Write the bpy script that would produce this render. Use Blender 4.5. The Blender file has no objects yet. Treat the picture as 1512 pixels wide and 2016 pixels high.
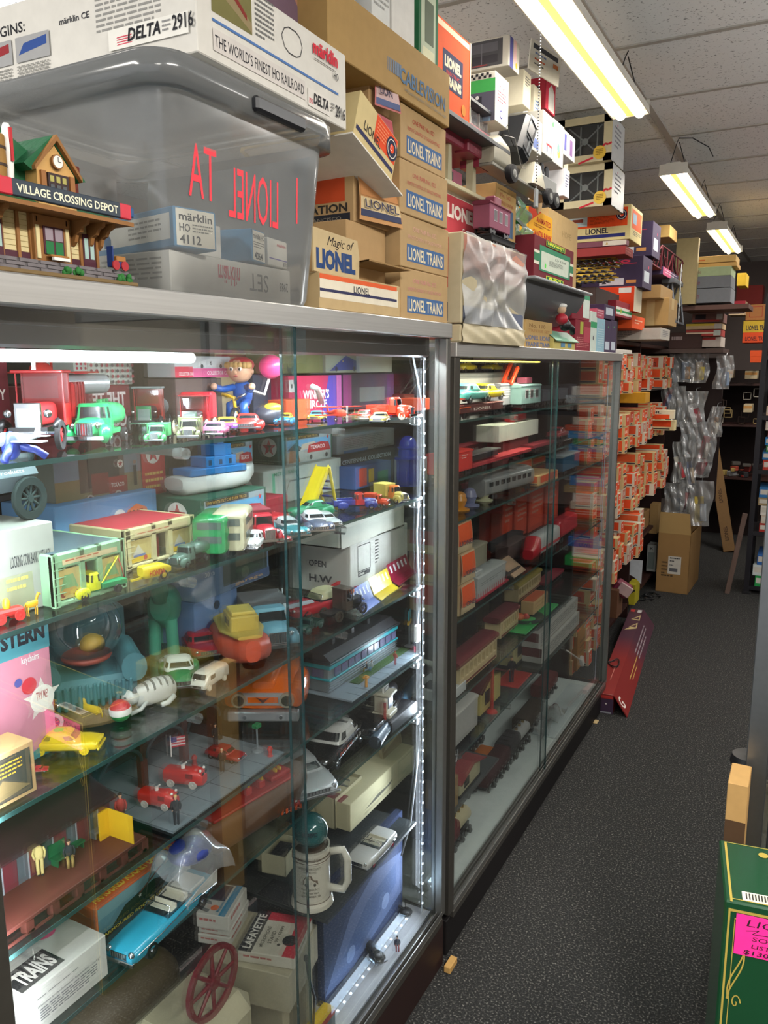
import bpy,math,random
from mathutils import Vector,Matrix
random.seed(7)
SC=bpy.context.scene
COL=SC.collection
# ---------------- camera ----------------
CAM=Vector((0.80,0.0,1.65));FPX=1575.0;CX0,CY0=756.0,1008.0
_vy=Vector((1612-CX0,-(722-CY0),-FPX)).normalized()
_up=-Vector((795-CX0,-(9800-CY0),-FPX)).normalized()
_up=(_up-_vy*_up.dot(_vy)).normalized();_vx=_vy.cross(_up)
RM=Matrix((_vx,_vy,_up))
cam=bpy.data.cameras.new('camera');cam_o=bpy.data.objects.new('camera',cam);COL.objects.link(cam_o)
cam.sensor_fit='HORIZONTAL';cam.sensor_width=36;cam.lens=36*FPX/1512;cam.clip_start=.02
cam_o.matrix_world=Matrix.Translation(CAM)@RM.to_4x4();SC.camera=cam_o
# ---------------- world, exposure ----------------
W=bpy.data.worlds.new('world');SC.world=W;W.use_nodes=True
W.node_tree.nodes['Background'].inputs[0].default_value=(.82,.86,.92,1)
W.node_tree.nodes['Background'].inputs[1].default_value=1.2
SC.view_settings.view_transform='Standard';SC.view_settings.look='None'
SC.view_settings.exposure=0.0;SC.view_settings.gamma=1;SC.view_settings.use_curve_mapping=False
SC.cycles.transparent_max_bounces=20;SC.cycles.max_bounces=7;SC.cycles.sample_clamp_indirect=3
def area(name,loc,sx,sy,power,col,rot=(0,0,0)):
 l=bpy.data.lights.new(name,'AREA');l.shape='RECTANGLE';l.size=sx;l.size_y=sy;l.energy=power;l.color=col
 o=bpy.data.objects.new(name,l);COL.objects.link(o);o.location=loc;o.rotation_euler=rot;return o
LAMPS=[(.12,2.59,2.555),(.115,4.82,2.555),(.125,6.60,2.555)]
for q in LAMPS:
 area('tube_light',(q[0],q[1],q[2]-.004),.11,1.2,19,(1,.95,.88))
for q in[(1.9,.5,2.7),(1.9,-1.6,2.7),(-.9,-.9,2.7),(2.0,3.4,2.7),(-1.3,2.2,2.7),(1.0,6.9,2.7)]:
 area('shop_light',q,.3,1.2,88 if q[1]<3 else 34,(1,.95,.88))  # extra unseen lamps, added outside the view to brighten the room
for q in[(1.9,.5,2.25),(2.0,3.0,2.25),(-1.9,1.2,2.3),(2.2,5.6,2.25)]:
 area('ceiling_fill',q,.35,1.2,34,(.95,.97,1),(math.pi,0,0))  # added lamps with no fixture, aimed upward to brighten the ceiling
area('case_light',(-.06,.93,1.676),.02,.74,10,(.86,.95,1))
area('case_light',(-.06,1.5,1.69),.02,.44,6,(.86,.95,1))
area('case_light',(-.06,2.34,1.665),.02,.8,7,(1,.93,.72))
# ---------------- pixel helpers (the view's geometry, used only to read world places off the photograph) ----------------
def ray(px,py):return RM@Vector((px-CX0,-(py-CY0),-FPX))
def at(p,z):
 d=ray(*p);return CAM+d*((z-CAM.z)/d.z)
def atx(p,x):
 d=ray(*p);return CAM+d*((x-CAM.x)/d.x)
def aty(p,y):
 d=ray(*p);return CAM+d*((y-CAM.y)/d.y)
def Yof(px,x,z):
 lo,hi=.3,12.
 for _ in range(40):
  mid=(lo+hi)/2
  v=RM.transposed()@(Vector((x,mid,z))-CAM)
  if CX0+FPX*v.x/-v.z<px:lo=mid
  else:hi=mid
 return(lo+hi)/2
def Zof(P,py):
 lo,hi=P[2]-1,P[2]+2
 for _ in range(40):
  mid=(lo+hi)/2
  v=RM.transposed()@(Vector((P[0],P[1],mid))-CAM)
  if CY0-FPX*v.y/-v.z>py:lo=mid
  else:hi=mid
 return(lo+hi)/2
# ---------------- materials ----------------
def lin(h):
 if isinstance(h,tuple):return h
 r=[int(h[i:i+2],16)/255 for i in(0,2,4)]
 return tuple(c/12.92 if c<=.04045 else((c+.055)/1.055)**2.4 for c in r)
_mc={}
def M(col,r=.55,m=0.,n=.10,s=40.,bump=0.,coat=0.,emit=0.):
 k=(col,r,m,n,s,bump,coat,emit)
 if k in _mc:return _mc[k]
 mt=bpy.data.materials.new('paint_'+(col if isinstance(col,str)else 'rgb'));mt.use_nodes=True
 nt=mt.node_tree;b=nt.nodes['Principled BSDF'];c=lin(col)
 b.inputs['Roughness'].default_value=r;b.inputs['Metallic'].default_value=m
 if r>.5 and m==0:b.inputs['Specular IOR Level'].default_value=.3
 if coat:b.inputs['Coat Weight'].default_value=coat;b.inputs['Coat Roughness'].default_value=.08
 if emit:
  b.inputs['Emission Color'].default_value=(*c,1);b.inputs['Emission Strength'].default_value=emit
 tc=nt.nodes.new('ShaderNodeTexCoord');no=nt.nodes.new('ShaderNodeTexNoise');no.inputs['Scale'].default_value=s
 no.inputs['Detail'].default_value=2
 nt.links.new(tc.outputs['Object'],no.inputs['Vector'])
 mx=nt.nodes.new('ShaderNodeMix');mx.data_type='RGBA'
 mx.inputs[6].default_value=(*[min(1,x*(1+n))for x in c],1);mx.inputs[7].default_value=(*[x*(1-n)for x in c],1)
 nt.links.new(no.outputs[0],mx.inputs[0]);nt.links.new(mx.outputs[2],b.inputs['Base Color'])
 if bump:
  bp=nt.nodes.new('ShaderNodeBump');bp.inputs['Strength'].default_value=bump;bp.inputs['Distance'].default_value=.004
  nt.links.new(no.outputs[0],bp.inputs['Height']);nt.links.new(bp.outputs[0],b.inputs['Normal'])
 _mc[k]=mt;return mt
def glassm(name,tint=(.93,.97,.95),gloss=(1,1,1),ior=1.5,rough=.0,dens=1.,film=0.):
 mt=bpy.data.materials.new(name);mt.use_nodes=True;nt=mt.node_tree;nt.nodes.clear()
 o=nt.nodes.new('ShaderNodeOutputMaterial');mx=nt.nodes.new('ShaderNodeMixShader')
 t=nt.nodes.new('ShaderNodeBsdfTransparent');g=nt.nodes.new('ShaderNodeBsdfGlossy');fr=nt.nodes.new('ShaderNodeFresnel')
 t.inputs[0].default_value=(*tint,1);g.inputs[0].default_value=(*gloss,1);g.inputs['Roughness'].default_value=rough
 fr.inputs[0].default_value=ior;nt.links.new(t.outputs[0],mx.inputs[1]);nt.links.new(g.outputs[0],mx.inputs[2])
 ml=nt.nodes.new('ShaderNodeMath');ml.operation='MULTIPLY';ml.inputs[1].default_value=dens
 nt.links.new(fr.outputs[0],ml.inputs[0]);nt.links.new(ml.outputs[0],mx.inputs[0])
 if film:
  d=nt.nodes.new('ShaderNodeBsdfDiffuse');d.inputs[0].default_value=(.7,.72,.72,1);m2=nt.nodes.new('ShaderNodeMixShader')
  no=nt.nodes.new('ShaderNodeTexNoise');no.inputs['Scale'].default_value=9;mm=nt.nodes.new('ShaderNodeMath');mm.operation='MULTIPLY_ADD'
  mm.inputs[1].default_value=film*.5;mm.inputs[2].default_value=film*.75;nt.links.new(no.outputs[0],mm.inputs[0]);nt.links.new(mm.outputs[0],m2.inputs[0])
  nt.links.new(mx.outputs[0],m2.inputs[1]);nt.links.new(d.outputs[0],m2.inputs[2]);nt.links.new(m2.outputs[0],o.inputs[0])
 else:nt.links.new(mx.outputs[0],o.inputs[0])
 return mt
GLASS=glassm('case_glass',tint=(.97,.985,.98),dens=.4)
SHELFG=glassm('shelf_glass',tint=(.90,.95,.94),dens=.8)
CLEAR=glassm('clear_plastic',tint=(.96,.97,.97),rough=.12,film=.06)
BINP=glassm('bin_plastic',tint=(.93,.94,.94),rough=.15,film=.14)
BAGP=glassm('bag_plastic',tint=(.93,.93,.93),rough=.16,film=.16,dens=2.2)
WINP=glassm('window_film',tint=(.9,.92,.92),rough=.05,dens=1.2)
GEDGE=M('1c3a3c',.15,0,.1)
KRAFT=M('a88a60',.8,0,.07,14,.05);KRAFTD=M('8f7148',.85,0,.08,14,.05)
CHROME=M('d8dade',.12,1.,.02);STEEL=M('8d8f90',.35,1.,.12,60);BLACK=M('15161a',.4);RUBBER=M('17171a',.75)
WHITE=M('e4e2dc',.45);GOLD=M('c9a03a',.25,1.)
# ---------------- mesh builder ----------------
_tx={}
def glyphs(s,bold=0.,shear=0.):
 k=(s,bold,shear)
 if k not in _tx:
  cu=bpy.data.curves.new('t','FONT');cu.body=s;cu.size=1;cu.resolution_u=2;cu.offset=bold;cu.shear=shear
  ob=bpy.data.objects.new('t',cu);COL.objects.link(ob)
  me=bpy.data.meshes.new_from_object(ob.evaluated_get(bpy.context.evaluated_depsgraph_get()))
  vs=[(v.co.x,v.co.y)for v in me.vertices];fs=[tuple(p.vertices)for p in me.polygons]
  bpy.data.objects.remove(ob);bpy.data.curves.remove(cu);bpy.data.meshes.remove(me)
  if not vs:vs=[(0,0),(.1,0),(.1,.1)];fs=[]
  x0=min(v[0]for v in vs);x1=max(v[0]for v in vs)
  _tx[k]=([(x-x0,y)for x,y in vs],fs,x1-x0)
 return _tx[k]
def sgnp(a,e):return math.copysign(abs(a)**e,a)
class MB:
 def __init__(s):s.v=[];s.f=[];s.fm=[];s.fs=[];s.mats=[];s.T=Matrix()
 def mi(s,m):
  if m not in s.mats:s.mats.append(m)
  return s.mats.index(m)
 def add(s,vs,fs,m,smooth=False):
  o=len(s.v);T=s.T;s.v+=[T@Vector(v)for v in vs];i=s.mi(m)
  for f in fs:s.f.append([a+o for a in f]);s.fm.append(i);s.fs.append(smooth)
 def box(s,a,b,m,bev=0.):
  (x0,y0,z0),(x1,y1,z1)=a,b
  if x0>x1:x0,x1=x1,x0
  if y0>y1:y0,y1=y1,y0
  if z0>z1:z0,z1=z1,z0
  if not bev:
   s.add([(x0,y0,z0),(x1,y0,z0),(x1,y1,z0),(x0,y1,z0),(x0,y0,z1),(x1,y0,z1),(x1,y1,z1),(x0,y1,z1)],[(0,3,2,1),(4,5,6,7),(0,1,5,4),(1,2,6,5),(2,3,7,6),(3,0,4,7)],m);return
  b_=min(bev,(x1-x0)*.45,(y1-y0)*.45,(z1-z0)*.45)
  X=(x0,x1);Y=(y0,y1);Z=(z0,z1);vs=[];ix={}
  for i in(0,1):
   for j in(0,1):
    for k in(0,1):
     c=[X[i],Y[j],Z[k]];d=[b_*(1-2*i),b_*(1-2*j),b_*(1-2*k)]
     for a_ in range(3):
      p=[c[t]+(d[t]if t!=a_ else 0)for t in range(3)];ix[(i,j,k,a_)]=len(vs);vs.append(p)
  fs=[]
  for a_ in range(3):
   o1,o2=[t for t in range(3)if t!=a_]
   for e in(0,1):
    q=[]
    for u,w in((0,0),(1,0),(1,1),(0,1)):
     c=[0,0,0];c[a_]=e;c[o1]=u;c[o2]=w;q.append(ix[(*c,a_)])
    if(e==0)!=(a_==1):q.reverse()
    fs.append(q)
  for a_ in range(3):
   o1,o2=[t for t in range(3)if t!=a_]
   for u in(0,1):
    for w in(0,1):
     c0=[0,0,0];c0[o1]=u;c0[o2]=w;c1=list(c0);c1[a_]=1
     q=[ix[(*c0,o1)],ix[(*c1,o1)],ix[(*c1,o2)],ix[(*c0,o2)]]
     if(u!=w)==(a_==1):q.reverse()
     fs.append(q)
  for i in(0,1):
   for j in(0,1):
    for k in(0,1):
     q=[ix[(i,j,k,t)]for t in range(3)]
     if(i+j+k)%2==0:q.reverse()
     fs.append(q)
  s.add(vs,fs,m)
 def prism(s,poly,y0,y1,m,plane='xz'):
  n=len(poly)
  if plane=='xz':vs=[(x,y0,z)for x,z in poly]+[(x,y1,z)for x,z in poly]
  elif plane=='yz':vs=[(y0,x,z)for x,z in poly]+[(y1,x,z)for x,z in poly]
  else:vs=[(x,z,y0)for x,z in poly]+[(x,z,y1)for x,z in poly]
  s.add(vs,[tuple(range(n)),tuple(range(2*n-1,n-1,-1))]+[(i,i+n,(i+1)%n+n,(i+1)%n)for i in range(n)],m)
 def cyl(s,p0,p1,r0,m,r1=None,n=14,caps=True,mc=None):
  r1=r0 if r1 is None else r1;p0=Vector(p0);p1=Vector(p1);d=(p1-p0).normalized()
  a=d.orthogonal().normalized();b=d.cross(a);ring=[a*math.cos(2*math.pi*i/n)+b*math.sin(2*math.pi*i/n)for i in range(n)]
  A=[p0+q*r0 for q in ring];B=[p1+q*r1 for q in ring]
  s.add(A+B,[(i,(i+1)%n,(i+1)%n+n,i+n)for i in range(n)],m,True)
  if caps:s.add(A,[tuple(range(n-1,-1,-1))],mc or m);s.add(B,[tuple(range(n))],mc or m)
 def tube(s,pts,r,m,n=6):
  P=[Vector(p)for p in pts];vs=[];k=len(P)
  a=None
  for i,p in enumerate(P):
   d=(P[min(i+1,k-1)]-P[max(i-1,0)]).normalized()
   if a is None:a=d.orthogonal().normalized()
   a=(a-d*a.dot(d)).normalized();b=d.cross(a)
   vs+=[p+(a*math.cos(2*math.pi*j/n)+b*math.sin(2*math.pi*j/n))*r for j in range(n)]
  fs=[(i*n+j,i*n+(j+1)%n,(i+1)*n+(j+1)%n,(i+1)*n+j)for i in range(k-1)for j in range(n)]
  s.add(vs,fs+[tuple(range(n-1,-1,-1)),tuple(range((k-1)*n,k*n))],m,True)
 def lathe(s,prof,m,n=24,o=(0,0,0),ax='z',ms=None,cap=True):
  vs=[]
  for r,h in prof:
   for i in range(n):
    c,q=r*math.cos(2*math.pi*i/n),r*math.sin(2*math.pi*i/n)
    p=(c,q,h)if ax=='z' else((c,h,q)if ax=='y' else(h,c,q));vs.append([p[t]+o[t]for t in range(3)])
  k=len(prof)
  for i in range(k-1):
   ring=[vs[i*n+j]for j in range(n)]+[vs[(i+1)*n+j]for j in range(n)]
   fs=[(j,(j+1)%n,n+(j+1)%n,n+j)for j in range(n)]
   if ax=='y':fs=[f[::-1]for f in fs]
   s.add(ring,fs,ms[i]if ms else m,True)
  if cap:s.add(vs[:n],[tuple(range(n-1,-1,-1))],ms[0]if ms else m);s.add(vs[-n:],[tuple(range(n))],ms[-1]if ms else m)
 def ell(s,c,r,m,n=14,k=8,p=2.):
  if not hasattr(r,'__len__'):r=(r,r,r)
  vs=[]
  for i in range(k+1):
   t=-math.pi/2+math.pi*i/k;ct,st=sgnp(math.cos(t),2/p),sgnp(math.sin(t),2/p)
   for j in range(n):
    u=2*math.pi*j/n;vs.append((c[0]+r[0]*ct*sgnp(math.cos(u),2/p),c[1]+r[1]*ct*sgnp(math.sin(u),2/p),c[2]+r[2]*st))
  s.add(vs,[(i*n+j,i*n+(j+1)%n,(i+1)*n+(j+1)%n,(i+1)*n+j)for i in range(k)for j in range(n)],m,True)
 def xloft(s,secs,m,n=20,p=4.,yc=0.):
  vs=[]
  for q in secs:
   x,hw,z0,z1=q[:4];y_=q[4]if len(q)>4 else yc
   for j in range(n):
    u=2*math.pi*(j+.5)/n;vs.append((x,y_+hw*sgnp(math.cos(u),2/p),(z0+z1)/2+(z1-z0)/2*sgnp(math.sin(u),2/p)))
  k=len(secs)
  s.add(vs,[(i*n+j,i*n+(j+1)%n,(i+1)*n+(j+1)%n,(i+1)*n+j)for i in range(k-1)for j in range(n)],m,True)
  s.add(vs[:n],[tuple(range(n-1,-1,-1))],m);s.add(vs[-n:],[tuple(range(n))],m)
 def zloft(s,secs,m,n=24,p=4.,win=None,wl=(),off=0.,only=None,pil=()):
  vs=[]
  for z,xc,hx,hy in secs:
   for j in range(n):
    u=2*math.pi*(j+.5)/n;vs.append((xc+(hx+off)*sgnp(math.cos(u),2/p),(hy+off)*sgnp(math.sin(u),2/p),z))
  k=len(secs);A=[];B=[]
  for i in range(k-1):
   for j in range(n):
    f=(i*n+j,i*n+(j+1)%n,(i+1)*n+(j+1)%n,(i+1)*n+j)
    (B if(i in wl and j not in pil)else A).append(f)
  if only!='win':s.add(vs,A,m,True);s.add(vs[-n:],[tuple(range(n))],m);s.add(vs[:n],[tuple(range(n-1,-1,-1))],m)
  if win and only!='body':s.add(vs,B,win,True)
 def grid(s,fn,nu,nv,m,smooth=True):
  vs=[fn(i/nu,j/nv)for j in range(nv+1)for i in range(nu+1)]
  s.add(vs,[(j*(nu+1)+i,j*(nu+1)+i+1,(j+1)*(nu+1)+i+1,(j+1)*(nu+1)+i)for j in range(nv)for i in range(nu)],m,smooth)
 def face(s,O,U,V,w,h,els,off=.0003):
  O=Vector(O);U=Vector(U).normalized();V=Vector(V).normalized();N=U.cross(V)
  def P(u,v,l):return O+U*(u*w)+V*(v*h)+N*(off+.00014*l)
  for l,e in enumerate(els):
   k=e[0]
   if k=='r':
    _,u0,v0,u1,v1,c=e;s.add([P(u0,v0,l),P(u1,v0,l),P(u1,v1,l),P(u0,v1,l)],[(0,1,2,3)],c_(c))
   elif k=='p':
    s.add([P(a,b,l)for a,b in e[1]],[tuple(range(len(e[1])))],c_(e[2]))
   elif k=='c':
    _,u,v,r,c=e[:5];n=22;a=r*h/w
    s.add([P(u+a*math.cos(2*math.pi*i/n),v+r*math.sin(2*math.pi*i/n),l)for i in range(n)],[tuple(range(n))],c_(c))
   elif k=='s':
    _,u,v,r,c=e[:5];vs=[P(u,v,l)]
    for i in range(10):
     q=(r if i%2==0 else r*.42);t=math.pi/2+math.pi*i/5;vs.append(P(u+q*math.cos(t)*h/w,v+q*math.sin(t),l))
    s.add(vs,[(0,1+i,1+(i+1)%10)for i in range(10)],c_(c))
   elif k=='t':
    _,u,v,hh,st,c=e[:6];wd=e[6]if len(e)>6 else 0;bo=e[7]if len(e)>7 else .01;sh=e[8]if len(e)>8 else 0;an=math.radians(e[9])if len(e)>9 else 0
    g,fs,gw=glyphs(st,bo,sh);sy=hh*h/.72;sx=(wd*w/gw)if wd else sy*.95;ca,sa=math.cos(an),math.sin(an)
    s.add([O+U*(u*w+x*sx*ca-y*sy*sa)+V*(v*h+x*sx*sa+y*sy*ca)+N*(off+.00014*l)for x,y in g],fs,c_(c))
   elif k=='L':
    pts=e[1];th=e[3]
    for(a,b),(c2,d)in zip(pts,pts[1:]):
     t=Vector(((c2-a)*w,(d-b)*h));nn=Vector((-t.y,t.x)).normalized()*th
     q=[P(a,b,l),P(c2,d,l)];X=U*nn.x+V*nn.y;s.add([q[0]-X,q[1]-X,q[1]+X,q[0]+X],[(0,1,2,3)],c_(e[2]))
   elif k=='x':
    _,u0,v0,u1,v1,rows,c=e;rg=random.Random(rows+int(u0*100));vs=[];fs=[]
    for i in range(rows):
     y1=v1-(v1-v0)*i/rows;y0=y1-(v1-v0)/rows*.42;x=u0
     end=u1 if i<rows-1 else u0+(u1-u0)*rg.uniform(.4,.9)
     while x<end:
      x2=min(end,x+(u1-u0)*rg.uniform(.06,.2));o=len(vs)
      vs+=[P(x,y0,l),P(x2,y0,l),P(x2,y1,l),P(x,y1,l)];fs.append((o,o+1,o+2,o+3));x=x2+(u1-u0)*.025
    s.add(vs,fs,c_(c))
 def build(s,name,parent=None,loc=None,rz=None):
  me=bpy.data.meshes.new(name);me.from_pydata([tuple(v)for v in s.v],[],s.f)
  for m in s.mats:me.materials.append(m)
  me.polygons.foreach_set('material_index',s.fm);me.polygons.foreach_set('use_smooth',s.fs);me.update()
  o=bpy.data.objects.new(name,me);COL.objects.link(o)
  if parent is not None:o.parent=parent
  if loc is not None:o.location=loc
  if rz is not None:o.rotation_euler=(0,0,rz)
  return o
def c_(c):return M(c,.82)if isinstance(c,str)else c
def rotz(a):return Matrix.Rotation(a,4,'Z')
def rot(a,ax):return Matrix.Rotation(a,4,ax)
def tr(*a):return Matrix.Translation(Vector(a))
def scl(k):return Matrix.Diagonal((k,k,k,1))
def tag(o,label,cat,group=None):
 o['label']=label;o['category']=cat
 if len(label.split())>16:print('LONG',len(label.split()),label)
 if group:o['group']=group
 return o
def thing(name,label,cat,loc,rz=0.,group=None):
 o=bpy.data.objects.new(name,None);COL.objects.link(o);o.empty_display_size=.05
 o.location=loc;o.rotation_euler=(0,0,rz);return tag(o,label,cat,group)
def struct(name,mb):
 o=mb.build(name);o['kind']='structure';return o
def dup(root,loc,rz,label=None,group=None):
 r=root.copy();COL.objects.link(r);r.location=loc;r.rotation_euler=(0,0,rz)
 if label:r['label']=label
 if group:r['group']=group
 for ch in list(root.children):
  c=ch.copy();COL.objects.link(c);c.parent=r
  for g in ch.children:d=g.copy();COL.objects.link(d);d.parent=c
 return r
def cartonmb(w,d,h,col,faces=None,bev=.0015,mb=None):
 mb=mb or MB();m=c_(col);mb.box((0,0,0),(w,d,h),m,bev);faces=faces or{}
 if 'f' in faces:mb.face((0,0,0),(1,0,0),(0,0,1),w,h,faces['f'])
 if 'l' in faces:mb.face((0,d,0),(0,-1,0),(0,0,1),d,h,faces['l'])
 if 'r' in faces:mb.face((w,0,0),(0,1,0),(0,0,1),d,h,faces['r'])
 if 't' in faces:mb.face((0,0,h),(1,0,0),(0,1,0),w,d,faces['t'])
 if 'b' in faces:mb.face((0,d,0),(1,0,0),(0,-1,0),w,d,faces['b'])
 return mb
ALLB={}
def carton(label,P,w,d,h,tilt=0.,col='a88a60',faces=None,name='cardboard_box',cat='box',group=None,bev=.0015):
 o=cartonmb(w,d,h,col,faces,bev).build(name,None,P,math.pi/2+math.radians(tilt));return tag(o,label,cat,group)
def fit(label,p1,p2,z,top,d,col='a88a60',faces=None,**k):
 P1=at(p1,z);P2=at(p2,z);dv=P2-P1;h=Zof(P1,top)-z if top>3 else top
 t=math.degrees(math.atan2(dv.y,dv.x))-90
 o=carton(label,P1,dv.length,d,h,t,col,faces,**k);o_top[0]=z+h;return o
o_top=[0]
def spot(p0,p1,z):
 A=at(p0,z);B=at(p1,z);d=B-A;c=(A+B)/2;c.z=z
 return c,math.atan2(d.y,d.x),d.length
# ---------------- the room ----------------
def carpet_mat():
 mt=bpy.data.materials.new('carpet_grey');mt.use_nodes=True;nt=mt.node_tree;b=nt.nodes['Principled BSDF'];b.inputs['Roughness'].default_value=.95
 tc=nt.nodes.new('ShaderNodeTexCoord');a=nt.nodes.new('ShaderNodeTexNoise');a.inputs['Scale'].default_value=170;a.inputs['Detail'].default_value=3
 v=nt.nodes.new('ShaderNodeTexVoronoi');v.inputs['Scale'].default_value=260
 r=nt.nodes.new('ShaderNodeValToRGB');e=r.color_ramp.elements
 e[0].position=.38;e[0].color=(.004,.004,.004,1);e[1].position=.76;e[1].color=(.20,.19,.17,1);q_=e.new(.56);q_.color=(.017,.017,.016,1)
 r2=nt.nodes.new('ShaderNodeValToRGB');r2.color_ramp.elements[0].color=(.6,.6,.6,1);r2.color_ramp.elements[1].color=(1.3,1.3,1.3,1)
 mm=nt.nodes.new('ShaderNodeMix');mm.data_type='RGBA';mm.blend_type='MULTIPLY';mm.inputs[0].default_value=1
 for n_ in(a,v):nt.links.new(tc.outputs['Object'],n_.inputs['Vector'])
 nt.links.new(a.outputs[0],r.inputs[0]);nt.links.new(v.outputs[0],r2.inputs[0]);nt.links.new(r.outputs[0],mm.inputs[6]);nt.links.new(r2.outputs[0],mm.inputs[7])
 nt.links.new(mm.outputs[2],b.inputs['Base Color']);bp=nt.nodes.new('ShaderNodeBump');bp.inputs['Strength'].default_value=.6;bp.inputs['Distance'].default_value=.004
 nt.links.new(a.outputs[0],bp.inputs['Height']);nt.links.new(bp.outputs[0],b.inputs['Normal']);return mt
def tile_mat():
 mt=bpy.data.materials.new('ceiling_tile');mt.use_nodes=True;nt=mt.node_tree;b=nt.nodes['Principled BSDF'];b.inputs['Roughness'].default_value=.9
 tc=nt.nodes.new('ShaderNodeTexCoord');v=nt.nodes.new('ShaderNodeTexNoise');v.inputs['Scale'].default_value=110;v.inputs['Detail'].default_value=2
 r=nt.nodes.new('ShaderNodeValToRGB');e=r.color_ramp.elements;e[0].position=.30;e[0].color=(.25,.25,.24,1);e[1].position=.38;e[1].color=(.78,.78,.76,1)
 nt.links.new(tc.outputs['Object'],v.inputs['Vector']);nt.links.new(v.outputs[0],r.inputs[0]);nt.links.new(r.outputs[0],b.inputs['Base Color']);return mt
def brushed(name,col,sy=4,sz=260,lo=.8):
 mt=bpy.data.materials.new(name);mt.use_nodes=True;nt=mt.node_tree;b=nt.nodes['Principled BSDF'];b.inputs['Roughness'].default_value=.38;b.inputs['Metallic'].default_value=.75
 tc=nt.nodes.new('ShaderNodeTexCoord');mp=nt.nodes.new('ShaderNodeMapping');mp.inputs['Scale'].default_value=(sz,sy,sz)
 no=nt.nodes.new('ShaderNodeTexNoise');no.inputs['Scale'].default_value=1;c=lin(col);mx=nt.nodes.new('ShaderNodeMix');mx.data_type='RGBA'
 mx.inputs[6].default_value=(*[x*lo for x in c],1);mx.inputs[7].default_value=(*[min(1,x*1.12)for x in c],1)
 nt.links.new(tc.outputs['Object'],mp.inputs[0]);nt.links.new(mp.outputs[0],no.inputs['Vector']);nt.links.new(no.outputs[0],mx.inputs[0]);nt.links.new(mx.outputs[2],b.inputs['Base Color']);return mt
FASC=brushed('brushed_aluminium','c4c3c0');ALU=M('8c8c88',.35,.85,.08,60);ALUD=M('55524c',.4,.7,.1,50);TILE=tile_mat()
mb=MB();mb.box((-3.2,-3,-.05),(3.4,9.6,0),carpet_mat());struct('floor',mb)
CZ=2.75
mb=MB();mb.box((-3.2,-3,CZ),(3.4,9.6,CZ+.04),TILE)
GR=M('a9a59c',.5)
x=.07
xs=[.07+1.2192*i for i in range(-2,3)]
for xx in xs:mb.box((xx-.015,-3,CZ-.006),(xx+.015,9.6,CZ+.001),GR)
yy=3.07-.6096*10
while yy<9.6:
 mb.box((-3.2,yy-.012,CZ-.005),(3.4,yy+.012,CZ+.001),GR);yy+=.6096
struct('ceiling',mb)
WALLM=M('8f8578',.8,0,.05,3)
mb=MB();mb.box((-3.2,9.6,0),(3.4,9.7,CZ),M('6d625e',.85,0,.06,3));struct('wall_back',mb)
mb=MB();mb.box((-3.3,-3,0),(-3.2,9.6,CZ),WALLM);struct('wall_left',mb)
mb=MB();mb.box((3.4,-3,0),(3.5,9.6,CZ),WALLM);struct('wall_right',mb)
# ---------------- hanging strip lights ----------------
TUBE=M('fff4dc',.5,emit=5.);LWH=M('e8e4da',.5,emit=.9);LHOUS=M('c9c5ba',.45)
lab=['long fluorescent shop light, nearest and largest, above the case tops','fluorescent shop light hung on black cords, second from the camera','fluorescent shop light farthest from the camera with a yellow-lit middle']
for i,(lx,ly,lz)in enumerate(LAMPS):
 t=thing('shop_light',lab[i],'ceiling light',(lx,ly,lz),0,'hanging fluorescent shop lights')
 mb=MB();poly=[(-.068,0),(-.062,.03),(-.03,.055),(.03,.055),(.062,.03),(.068,0),(.064,0),(.05,.022),(-.05,.022),(-.064,0)]
 mb.prism(poly,-.61,.61,LHOUS);mb.box((-.064,-.612,.0),(.064,-.609,.05),LHOUS);mb.box((-.064,.609,.0),(.064,.612,.05),LHOUS)
 mb.build('housing',t)
 mb=MB();mb.box((-.05,-.60,.019),(.05,.60,.0215),LWH);mb.box((-.012,-.60,.0),(.012,.60,.019),M('e9c46a',.4,emit=1.2));mb.build('reflector',t)
 for sx in(-.034,.034):
  mb=MB();mb.cyl((sx,-.598,.004),(sx,.598,.004),.017,TUBE,n=12);mb.build('tube',t)
 for sy in(-.5,.5):
  mb=MB();mb.tube([(-.04,sy,.05),(-.01,sy+.02,CZ-lz-.02),(0,sy+.02,CZ-lz)],.0022,BLACK,5);mb.tube([(.04,sy,.05),(.0,sy+.02,CZ-lz-.02)],.0022,BLACK,5)
  if i==1 and sy<0:mb.tube([(0,sy+.02,CZ-lz-.003),(.06,sy+.02,CZ-lz-.01),(.13,sy+.06,CZ-lz-.05),(.15,sy+.09,CZ-lz-.09)],.0025,BLACK,5)
  mb.build('hanger_cord',t)
t=thing('pull_chain','beaded pull chain with a small grey tag hanging from the nearest light','chain',atx((1066,5),.06));t.location.z=2.55
P=Vector(t.location);zz=Zof(P,372)-P.z
mb=MB()
k=0
while-k*.008>zz:mb.ell((0,0,-k*.008),.0025,STEEL,6,4);k+=1
mb.build('bead_chain',t)
mb=MB();mb.box((-.004,-.01,zz-.05),(.004,.01,zz),M('9aa0a0',.4,.4),.002);mb.build('pull_tag',t)
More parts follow.
